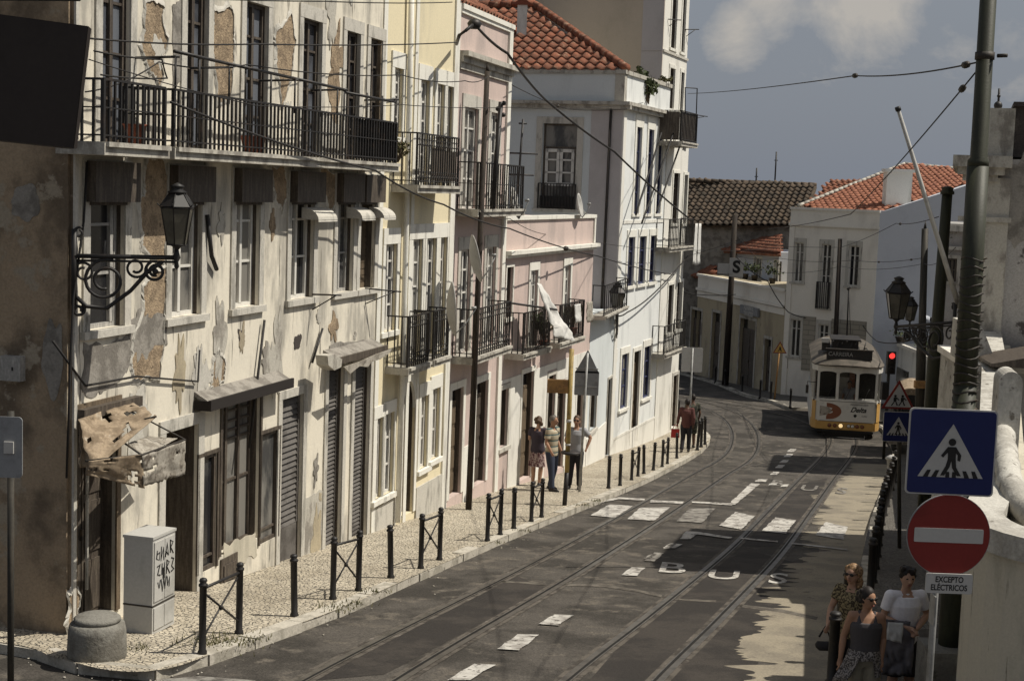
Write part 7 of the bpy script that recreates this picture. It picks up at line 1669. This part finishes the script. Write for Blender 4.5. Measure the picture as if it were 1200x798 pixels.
    cc = [P['pel'] + S((0, 0, -.10)), P['pel'], P['pel'].lerp(P['waist'], .5), P['waist'], P['waist'].lerp(P['chest'], .5), P['chest'], P['sh'] - S((0, 0, .035))]
    rr = [(.100, .145), (.112, .165), (.106, .152), (.098, .142 * sl), (.108, .155 * sl), (.118, .168 * sl), (.088, .160 * sl)]
    if top == 'tank': cc = cc[1:-1] + [P['chest'].lerp(P['sh'], .35)]; rr = rr[1:-1] + [(.105, .155 * sl)]
    c.tube(cc, [((a + e) * k, (b_ + e) * k) for a, b_ in rr], 18)
    if top != 'tank':
        c.tube([P['sh'] - S((0, 0, .05)), P['sh'] + S((0, 0, .025))], [(.095 * k, .14 * k), (.062 * k, .082 * k)], 14)
        for s in 'LR':
            c.tube([P['sh'] - S((0, 0, .035)), P['sh' + s]], [.068 * k, .072 * k], 12)
            A, B, C = P['sh' + s], P['el' + s], P['ha' + s]
            c.ball(A, .074 * k, 12)
            if slv <= .5: c.tube([A, A.lerp(B, slv * 1.0), A.lerp(B, slv * 1.75)], [.074 * k, .072 * k, .070 * k], 12)
            else: c.tube([A, A.lerp(B, .5), B, B.lerp(C, .45), B.lerp(C, .92)], [.072 * k, .064 * k, .058 * k, .052 * k, .045 * k], 12)
    else:
        for s in (-1, 1): c.tube([P['chest'] + S((s * .09, -.09, .02)), P['sh'] + S((s * .085, -.02, .035)), P['chest'] + S((s * .09, .09, .02))], [.030 * k, .022 * k, .030 * k], 8)
    remesh(c, {'tee': 'tee_shirt', 'polo': 'polo_shirt', 'shirt': 'shirt', 'tank': 'tank_top', 'blouse': 'blouse'}.get(top, 'top'), top_mat, t, vox * .9, 3)
    c = MB()
    if bottom in ('trousers', 'shorts', 'bermuda'):
        f = {'trousers': 1, 'shorts': .40, 'bermuda': .56}[bottom]
        c.tube([P['pel'] + S((0, 0, -.09)), P['pel'] + S((0, 0, -.02)), P['pel'] + S((0, 0, .07))], [(.108 * k, .150 * k), (.128 * k, .182 * k), (.122 * k, .168 * k)], 16)
        for s in 'LR':
            A, B, C = P['hip' + s], P['knee' + s], P['ank' + s]
            if f == 1: c.tube([A, A.lerp(B, .5), B, B.lerp(C, .5), C + S((0, 0, .0))], [.108 * k, .098 * k, .076 * k, .070 * k, .066 * k], 12)
            else: g_ = f * 1.9; c.tube([A, A.lerp(B, g_ * .5), A.lerp(B, min(1.05, g_))], [.108 * k, .110 * k, .104 * k], 12)
        remesh(c, bottom if bottom != 'bermuda' else 'shorts', bot_mat, t, vox, 3)
    else:
        zb = .50 if bottom == 'skirt' else .42; n = 36; vs = []; fs = []
        for j in range(7):
            z = 1.02 + (zb - 1.02) * j / 6; 
            for i in range(n): a = 2 * math.pi * i / n; rr_ = (.135 + .055 * j / 6) * (1 + .10 * (j / 6) * math.sin(a * 7)); vs.append(S((rr_ * 1.1 * math.cos(a), rr_ * .82 * math.sin(a), z)))
        for j in range(6):
            for i in range(n): fs.append((j * n + i, j * n + (i + 1) % n, (j + 1) * n + (i + 1) % n, (j + 1) * n + i))
        m_ = MB(); m_.add(vs, fs, 0, True); o = m_.build('skirt', bot_mat); o.parent = t
    # hair
    hb = MB(); rnd = random.Random(int(loc[0] * 100))
    hb.ball(hd + Xh @ S((0, .018, .025)), .1 * k, 14, sc=(.88, .96, 1.12), X=Xh)
    cut = []
    if hair in ('bob', 'curly', 'long'):
        nb = {'bob': 14, 'curly': 44, 'long': 26}[hair]; zl = {'bob': -.10, 'curly': -.17, 'long': -.2}[hair]
        for i in range(nb):
            a = rnd.uniform(R(-35), R(215)); z = rnd.uniform(zl, .07); q_ = S((.085 * math.cos(a), .03 + .075 * math.sin(a), z)); hb.ball(hd + Xh @ q_, rnd.uniform(.028, .044) * k, 7, X=Xh)
    elif hair == 'pony':
        for i in range(30): a = rnd.uniform(R(-20), R(200)); hb.ball(hd + Xh @ S((.075 * math.cos(a), .02 + .085 * math.sin(a), rnd.uniform(-.06, .10))), rnd.uniform(.016, .028) * k, 6, X=Xh)
        hb.ball(hd + Xh @ S((0, .125, .0)), .055 * k, 8, X=Xh); hb.ball(hd + Xh @ S((0, .14, -.06)), .045 * k, 8, X=Xh)
    elif hair == 'messy':
        for i in range(26): a = rnd.uniform(0, 6.28); q_ = S((.07 * math.cos(a), .015 + .075 * math.sin(a), rnd.uniform(.05, .115))); hb.ball(hd + Xh @ q_, rnd.uniform(.022, .035) * k, 7, X=Xh)
        for s in (-1, 1): hb.ball(hd + Xh @ S((s * .075, .01, .02)), .032 * k, 7, X=Xh)
    # carve the face free: keep hair behind a plane
    ho = remesh(hb, 'hair', hair_mat, t, max(.008, vox * .8), 1)
    bm = bmesh.new(); bm.from_mesh(ho.data); inv = Xh.transposed()
    kill = []
    for v in bm.verts:
        l = inv @ (v.co - hd) / k
        if l.y < -.055 and l.z < .045 and abs(l.x) < .075: kill.append(v)
        elif l.y < -.03 and l.z < .0 and abs(l.x) < .062: kill.append(v)
    bmesh.ops.delete(bm, geom=kill, context='VERTS'); bm.to_mesh(ho.data); bm.free()
    fc = MB()
    if sun:
        for s in (-1, 1): fc.ball(hd + Xh @ S((s * .034, -.092, .018)), .028 * k, 10, sc=(1.05, .35, .75), X=Xh)
        fc.tube([hd + Xh @ S((-.07, -.078, .024)), hd + Xh @ S((0, -.104, .026)), hd + Xh @ S((.07, -.078, .024))], .005 * k, 5)
        for s in (-1, 1): fc.tube([hd + Xh @ S((s * .068, -.078, .024)), hd + Xh @ S((s * .086, .0, .02))], .004 * k, 5)
        o = fc.build('sunglasses', 'sign_black'); o.parent = t
    else:
        for s in (-1, 1): fc.ball(hd + Xh @ S((s * .032, -.088, .016)), .011 * k, 8, sc=(1.3, .5, .7), X=Xh)
        o = fc.build('eyes', 'sign_black'); o.parent = t
    fc = MB(); fc.tube([hd + Xh @ S((-.024, -.088, -.062)), hd + Xh @ S((0, -.097, -.060)), hd + Xh @ S((.024, -.088, -.062))], .0055 * k, 6); o = fc.build('mouth', 'lip'); o.parent = t
    # shoes
    for s in 'LR':
        a_ = P['ank' + s]; m_ = MB(); m_.tube([a_ + S((0, .075, -.04)), a_ + S((0, .03, -.038)), a_ + S((0, -.05, -.045)), a_ + S((0, -.13, -.055)), a_ + S((0, -.185, -.062))], [(.030 * k, .03 * k), (.046 * k, .050 * k), (.044 * k, .052 * k), (.032 * k, .054 * k), (.016 * k, .036 * k)], 12)
        o = m_.build('shoe', shoes); o.parent = t
    return t, P, Xh, k
defm('hair_dark', (.018, .013, .011), .6, fine=.3); defm('hair_brown', (.07, .04, .024), .6, (.11, .07, .04), 60, .45, .6, fine=.3); defm('hair_blond', (.33, .20, .10), .6, (.12, .07, .035), 45, .42, .58, fine=.3); defm('hair_grey', (.16, .14, .12), .7, fine=.3); defm('lip', (.26, .09, .075), .5, fine=0)
cmat('top_dark', (.045, .035, .045)); cmat('top_redbrown', (.10, .04, .035)); cmat('jeans', (.035, .042, .065)); cmat('trouser_dark', (.022, .021, .024)); cmat('skirt_print', (.09, .035, .04), (.35, .27, .25), 22); cmat('shirt_grey', (.30, .30, .31)); cmat('tee_white', (.78, .76, .78)); cmat('tank_grey', (.075, .068, .070)); cmat('shorts_khaki', (.26, .235, .18)); cmat('blouse_print', (.30, .24, .13), (.06, .045, .03), 40); cmat('jacket_grey', (.13, .12, .125)); cmat('knit', (.30, .27, .25), (.07, .06, .055), 55); cmat('shorts_dark', (.035, .032, .03)); cmat('bag_red', (.34, .035, .03)); cmat('camo', (.07, .07, .05), (.025, .025, .02), 12); cmat('bag_dark', (.02, .018, .018))
def striped(name, cols, w):
    m = bpy.data.materials.new(name); m.use_nodes = True; nt = m.node_tree; L = nt.links; b = nt.nodes['Principled BSDF']; b.inputs['Roughness'].default_value = .9
    tc = nt.nodes.new('ShaderNodeTexCoord'); sp = nt.nodes.new('ShaderNodeSeparateXYZ'); L.new(tc.outputs['Object'], sp.inputs[0]); mt = nt.nodes.new('ShaderNodeMath'); mt.operation = 'MULTIPLY'; mt.inputs[1].default_value = 1 / w; L.new(sp.outputs['Z'], mt.inputs[0]); fr = nt.nodes.new('ShaderNodeMath'); fr.operation = 'FRACT'; L.new(mt.outputs[0], fr.inputs[0])
    cr = nt.nodes.new('ShaderNodeValToRGB'); cr.color_ramp.interpolation = 'CONSTANT'; L.new(fr.outputs[0], cr.inputs[0]); e = cr.color_ramp.elements; e[0].color = (*cols[0], 1); e[1].position = .5; e[1].color = (*cols[1], 1)
    n = e.new(.72); n.color = (*cols[2], 1); L.new(cr.outputs[0], b.inputs['Base Color']); M[name] = m
striped('polo_stripe', ((.42, .37, .27), (.05, .09, .09), (.30, .25, .17)), .14)
def at_foot(px, py, dy=0): p = gnd(px, py); return Vector((p.x, p.y + dy, p.z))
# --- group on the left pavement
G1 = 'people standing on the left pavement'
person(at_foot(628.5, 569), R(160), 1.68, 'woman seen from behind in dark top and patterned skirt by the doorway', dict(elL=(-.24, -.05, 1.20), haL=(-.10, -.20, 1.40), elR=(.23, .02, 1.16), haR=(.16, -.18, 1.30), ankL=(-.08, .02, .09), ankR=(.10, -.02, .09)), 'tee', 'skirt', 'bob', vox=.014, group=G1, top_mat='top_dark', bot_mat='skirt_print', hair_mat='hair_brown')
t, P, Xh, k = person(at_foot(645, 575), R(58), 1.78, 'grey haired man in striped polo and dark jeans left of the bus stop post', dict(kneeL=(-.10, -.06, .49), ankL=(-.11, -.10, .09), kneeR=(.10, -.02, .49), ankR=(.11, .08, .09), elL=(-.24, .02, 1.15), haL=(-.22, -.12, .93), elR=(.24, .02, 1.15), haR=(.24, -.10, .92)), 'polo', 'trousers', 'short', skin='skin_tan', vox=.014, group=G1, top_mat='polo_stripe', bot_mat='jeans', hair_mat='hair_grey')
t, P, Xh, k = person(at_foot(673, 573), R(-12), 1.76, 'man in sunglasses and light grey shirt standing behind the sign post', dict(elL=(-.25, .0, 1.15), haL=(-.14, -.18, 1.02), elR=(.33, .05, 1.24), haR=(.26, -.05, 1.00), ankL=(-.13, .0, .09)), 'polo', 'trousers', 'short', skin='skin_tan', vox=.014, sun=True, group=G1, top_mat='shirt_grey', bot_mat='trouser_dark', hair_mat='hair_brown')
# --- pair walking away at the bend
G2 = 'pair walking away at the bend'
t, P, Xh, k = person(at_foot(802.8, 530), R(165), 1.72, 'left walker of the pair at the bend, carrying a red bag', dict(kneeL=(-.09, -.10, .50), ankL=(-.09, -.10, .10), kneeR=(.09, .02, .49), ankR=(.09, .20, .12), elL=(-.24, .06, 1.15), haL=(-.22, .02, .90), elR=(.26, .02, 1.15), haR=(.30, -.06, .90)), 'shirt', 'trousers', 'short', skin='skin_dark', vox=.016, group=G2, top_mat='top_redbrown', bot_mat='trouser_dark')
o = empty('bag', Vector((t.location.x - .34, t.location.y + .02, t.location.z + .62)), 'small red bag held by the left walker at the bend', 'bag')
mb = MB(); l = o.location; mb.box(l.x - .13, l.x + .13, l.y - .05, l.y + .05, l.z - .15, l.z + .12); mb.build('body', 'bag_red', o); mb = MB(); mb.tube([(l.x - .09, l.y, l.z + .12), (l.x - .03, l.y, l.z + .26), (l.x + .04, l.y, l.z + .26), (l.x + .09, l.y, l.z + .12)], .012, 6); mb.build('handle', 'bag_red', o)
person(at_foot(810.5, 526.5, .25), R(185), 1.78, 'right walker of the pair at the bend, in dark grey clothes', dict(kneeL=(-.09, -.06, .50), ankL=(-.09, -.02, .09), kneeR=(.09, .0, .49), ankR=(.09, .12, .10), elL=(-.24, .04, 1.15), haL=(-.22, -.08, .90), elR=(.24, .04, 1.15), haR=(.22, -.10, .90)), 'tee', 'bermuda', 'short', skin='skin_dark', vox=.016, group=G2, top_mat='camo', bot_mat='camo')
# --- three people in the shade, lower right
def head_at(px, py, D, h, sc=1.0):
    c = at(px, py, D); return Vector((c.x, D, c.z - 1.63 * h / 1.75))
G3_ = 'people on the shaded right pavement'
D = 15.3; lm = at(1063, 676, D); base = Vector((lm.x, D, G(D) + dip(D))); hh = (lm.z - G(D) - dip(D)) / 1.63 * 1.75
t, P, Xh, k = person(base, R(8), hh, 'dark haired man in white tee shirt carrying a grey jacket over his arm', dict(shL=(-.185, 0, 1.41), shR=(.185, 0, 1.41), elL=(-.25, .03, 1.15), haL=(-.06, -.24, 1.10), elR=(.30, .06, 1.17), haR=(.06, -.22, 1.08), look=(-.1, -1, -.12)), 'tee', 'bermuda', 'messy', vox=.009, group=G3_, top_mat='tee_white', bot_mat='shorts_dark', hair_mat='hair_dark')
Rm = Matrix.Rotation(R(8), 3, 'Z'); wp = lambda p: t.location + Rm @ (Vector(p) * k)
jk = empty('jacket', wp((-.12, -.2, 1.15)), 'grey jacket draped over the forearm of the man in the white tee shirt', 'jacket')
for q in ([(-.30, -.10, 1.13), (.02, -.28, 1.13), (-.02, -.34, .58), (-.33, -.22, .55)], [(-.28, -.12, 1.17), (-.02, -.22, 1.17), (-.04, -.12, .62), (-.30, -.04, .60)]): cloth('fabric', jk, [wp(p) for p in q], 'jacket_grey', nu=16, nv=20, amp=.09, seed=len(q) + int(q[0][0] * 100))
cloth('fabric', jk, [wp((-.30, -.24, 1.17)), wp((-.14, -.30, 1.18)), wp((-.16, -.33, .95)), wp((-.32, -.27, .98))], 'cloth_white', nu=8, nv=8, amp=.03, seed=2)
D = 14.4; lm = at(1017, 700, D); hh = (lm.z - G(D) - dip(D)) / 1.63 * 1.75
base = Vector((lm.x, D, lm.z - 1.63 * hh / 1.75))
t, P, Xh, k = person(base, R(-6), hh, 'woman in sunglasses and dark grey tank top with a knit tied at her waist', dict(shL=(-.165, 0, 1.41), shR=(.165, 0, 1.41), elL=(-.24, .05, 1.15), haL=(-.27, -.02, .90), elR=(.21, .05, 1.15), haR=(.19, -.02, .92), look=(.75, -1, -.15)), 'tank', 'shorts', 'pony', vox=.009, sun=True, group=G3_, skin='skin_tan', top_mat='tank_grey', bot_mat='shorts_khaki', hair_mat='hair_dark')
Rm = Matrix.Rotation(R(-6), 3, 'Z'); wp = lambda p, t=t, k=k: t.location + Rm @ (Vector(p) * k)
kn = empty('tied_knit', wp((0, 0, 1.03)), 'patterned knit tied round the waist of the woman in sunglasses', 'garment')
mb = MB(); n = 40; vs = []
for j in range(7):
    for i in range(n):
        a = 2 * math.pi * i / n; z = 1.03 - .30 * j / 6 * (1 if math.sin(a) > -.3 or abs(math.cos(a)) > .5 else .35); r = (.145 + .035 * j / 6) * (1 + .05 * math.sin(a * 6 + j)); vs.append(wp((r * 1.25 * math.cos(a) - .02 * j / 6, r * .95 * math.sin(a), z)))
mb.add(vs, [(j * n + i, j * n + (i + 1) % n, (j + 1) * n + (i + 1) % n, (j + 1) * n + i) for j in range(6) for i in range(n)], 0, True); mb.build('wrap', 'knit', kn)
cloth('sleeve', kn, [wp((-.20, -.10, 1.0)), wp((-.05, -.18, 1.0)), wp((-.20, -.22, .70)), wp((-.36, -.12, .66))], 'knit', nu=10, nv=12, amp=.05, seed=31)
D = 15.8; lm = at(1000, 672, D); hh = (lm.z - G(D) - dip(D)) / 1.63 * 1.75; base = Vector((lm.x, D, lm.z - 1.63 * hh / 1.75))
t, P, Xh, k = person(base, R(-35), hh, 'woman with curly fair hair and patterned blouse behind the other two', dict(shL=(-.16, 0, 1.41), shR=(.16, 0, 1.41), elL=(-.24, -.06, 1.16), haL=(-.18, -.28, 1.02), elR=(.24, -.02, 1.15), haR=(.2, -.2, 1.0), look=(-.1, -1, -.1)), 'woman', 'trousers', 'curly', vox=.009, sun=True, group=G3_, skin='skin', top_mat='blouse_print', bot_mat='trouser_dark', hair_mat='hair_blond')
Rm = Matrix.Rotation(R(-35), 3, 'Z'); q = t.location + Rm @ (Vector((-.18, -.36, .98)) * k); bg_ = empty('shoulder_bag', q, 'dark shoulder bag held by the woman with curly hair', 'bag')
mb = MB(); mb.tube([(q.x - .09, q.y, q.z - .2), (q.x - .06, q.y, q.z - .2), (q.x + .06, q.y, q.z - .2), (q.x + .09, q.y, q.z - .2)], [(.05, .02), (.11, .045), (.11, .045), (.05, .02)], 10); mb.build('body', 'bag_dark', bg_); mb = MB(); mb.tube([(q.x - .06, q.y, q.z - .1), (q.x + .0, q.y, q.z + .02), (q.x + .06, q.y, q.z - .1)], .012, 6); mb.build('strap', 'bag_dark', bg_)
# driver and passenger inside the tram
for (x, y, lb, mt, sk) in ((.10, .62, 'tram driver in light shirt behind the middle front window', 'shirt_grey', 'skin_tan'), (-.62, 1.35, 'passenger in dark top behind the left front window', 'top_dark', 'skin_tan')):
    v = Matrix.Rotation(TH, 3, 'Z') @ Vector((x, y, .42)); person(Vector((TL.x, TL.y, TZ)) + v, TH, 1.62, lb, {}, 'tee', 'trousers', 'short', skin=sk, vox=.018, group='people inside the tram', top_mat=mt, bot_mat='trouser_dark')
# ================================================================== LIGHT, SKY, CAMERA
SUN_EL, SUN_AZ = R(57), R(0)      # azimuth measured from +x towards +y
sd = Vector((math.cos(SUN_EL) * math.cos(SUN_AZ), math.cos(SUN_EL) * math.sin(SUN_AZ), math.sin(SUN_EL)))
sun = bpy.data.lights.new('sun', 'SUN'); sun.energy = 4.8; sun.angle = R(.5); sun.color = (1.0, .94, .83)
so = bpy.data.objects.new('sun', sun); COL.objects.link(so); so.rotation_euler = sd.to_track_quat('Z', 'Y').to_euler(); so.location = (30, 0, 60)
wd = bpy.data.worlds.new('World'); SC.world = wd; wd.use_nodes = True
nt = wd.node_tree; L = nt.links; bg = nt.nodes['Background']
sk = nt.nodes.new('ShaderNodeTexSky'); sk.sky_type = 'NISHITA'; sk.sun_disc = False; sk.sun_elevation = SUN_EL
sk.sun_rotation = math.pi / 2 - SUN_AZ
sk.air_density = 1.2; sk.dust_density = 2.0; sk.ozone_density = 1.0
hs = nt.nodes.new('ShaderNodeHueSaturation'); hs.inputs['Saturation'].default_value = .42; hs.inputs['Value'].default_value = .72; L.new(sk.outputs[0], hs.inputs['Color'])
tc = nt.nodes.new('ShaderNodeTexCoord'); mp = nt.nodes.new('ShaderNodeMapping'); mp.inputs['Scale'].default_value = (1, 1, 1.5); L.new(tc.outputs['Generated'], mp.inputs['Vector'])
nz = nt.nodes.new('ShaderNodeTexNoise'); nz.inputs['Scale'].default_value = 10; nz.inputs['Detail'].default_value = 9; nz.inputs['Roughness'].default_value = .62; nz.inputs['Distortion'].default_value = .3; L.new(mp.outputs['Vector'], nz.inputs['Vector'])
def blob(px, py, r, wt):
    d = ray(px, py).normalized(); v = nt.nodes.new('ShaderNodeVectorMath'); v.operation = 'DISTANCE'; v.inputs[1].default_value = d; L.new(tc.outputs['Generated'], v.inputs[0])
    r_ = nt.nodes.new('ShaderNodeMapRange'); r_.inputs['From Min'].default_value = 0; r_.inputs['From Max'].default_value = r; r_.inputs['To Min'].default_value = wt; r_.inputs['To Max'].default_value = 0; r_.interpolation_type = 'SMOOTHSTEP'; L.new(v.outputs['Value'], r_.inputs['Value']); return r_.outputs[0]
acc = None
for b_ in ((868, 38, .05, .52), (905, 12, .065, .46), (925, -5, .05, .36), (1015, -5, .08, .52), (960, -30, .08, .4), (990, 60, .11, .24), (1120, 30, .12, .20), (700, -120, .2, .3), (1300, -60, .2, .3), (1180, 60, .05, .12)):
    f = blob(*b_)
    if acc is None: acc = f
    else:
        a_ = nt.nodes.new('ShaderNodeMath'); a_.operation = 'MAXIMUM'; L.new(acc, a_.inputs[0]); L.new(f, a_.inputs[1]); acc = a_.outputs[0]
ad = nt.nodes.new('ShaderNodeMath'); ad.operation = 'ADD'; L.new(acc, ad.inputs[0]); L.new(nz.outputs['Fac'], ad.inputs[1])
rr = nt.nodes.new('ShaderNodeMapRange'); rr.inputs['From Min'].default_value = .74; rr.inputs['From Max'].default_value = .98; rr.inputs['To Max'].default_value = .95; L.new(ad.outputs[0], rr.inputs['Value'])
mx = nt.nodes.new('ShaderNodeMix'); mx.data_type = 'RGBA'; L.new(rr.outputs[0], mx.inputs[0]); L.new(hs.outputs[0], mx.inputs[6]); mx.inputs[7].default_value = (4.4, 4.15, 3.8, 1)
sep = nt.nodes.new('ShaderNodeSeparateXYZ'); L.new(tc.outputs['Generated'], sep.inputs[0])
hz = nt.nodes.new('ShaderNodeMapRange'); hz.inputs['From Min'].default_value = .0; hz.inputs['From Max'].default_value = .45; hz.inputs['To Min'].default_value = .92; hz.inputs['To Max'].default_value = .25; L.new(sep.outputs['Z'], hz.inputs['Value'])
hm = nt.nodes.new('ShaderNodeMix'); hm.data_type = 'RGBA'; L.new(hz.outputs[0], hm.inputs[0]); L.new(hs.outputs[0], hm.inputs[6]); hm.inputs[7].default_value = (1.98, 2.20, 2.62, 1); L.new(hm.outputs[2], mx.inputs[6])
L.new(mx.outputs[2], bg.inputs['Color']); bg.inputs['Strength'].default_value = .10
cam = bpy.data.cameras.new('camera'); co = bpy.data.objects.new('camera', cam); COL.objects.link(co)
cam.sensor_width = 36; cam.sensor_fit = 'HORIZONTAL'; cam.lens = F / 1200 * 36; cam.clip_end = 8000; cam.clip_start = .1
mm = Matrix((RT, UP, -FW)).transposed().to_4x4(); mm.translation = EYE; co.matrix_world = mm
SC.camera = co
SC.view_settings.view_transform = 'Standard'; SC.view_settings.look = 'None'; SC.view_settings.gamma = 1; SC.view_settings.use_curve_mapping = False; SC.view_settings.exposure = .08
SC.cycles.max_bounces = 6; SC.cycles.use_denoising = True
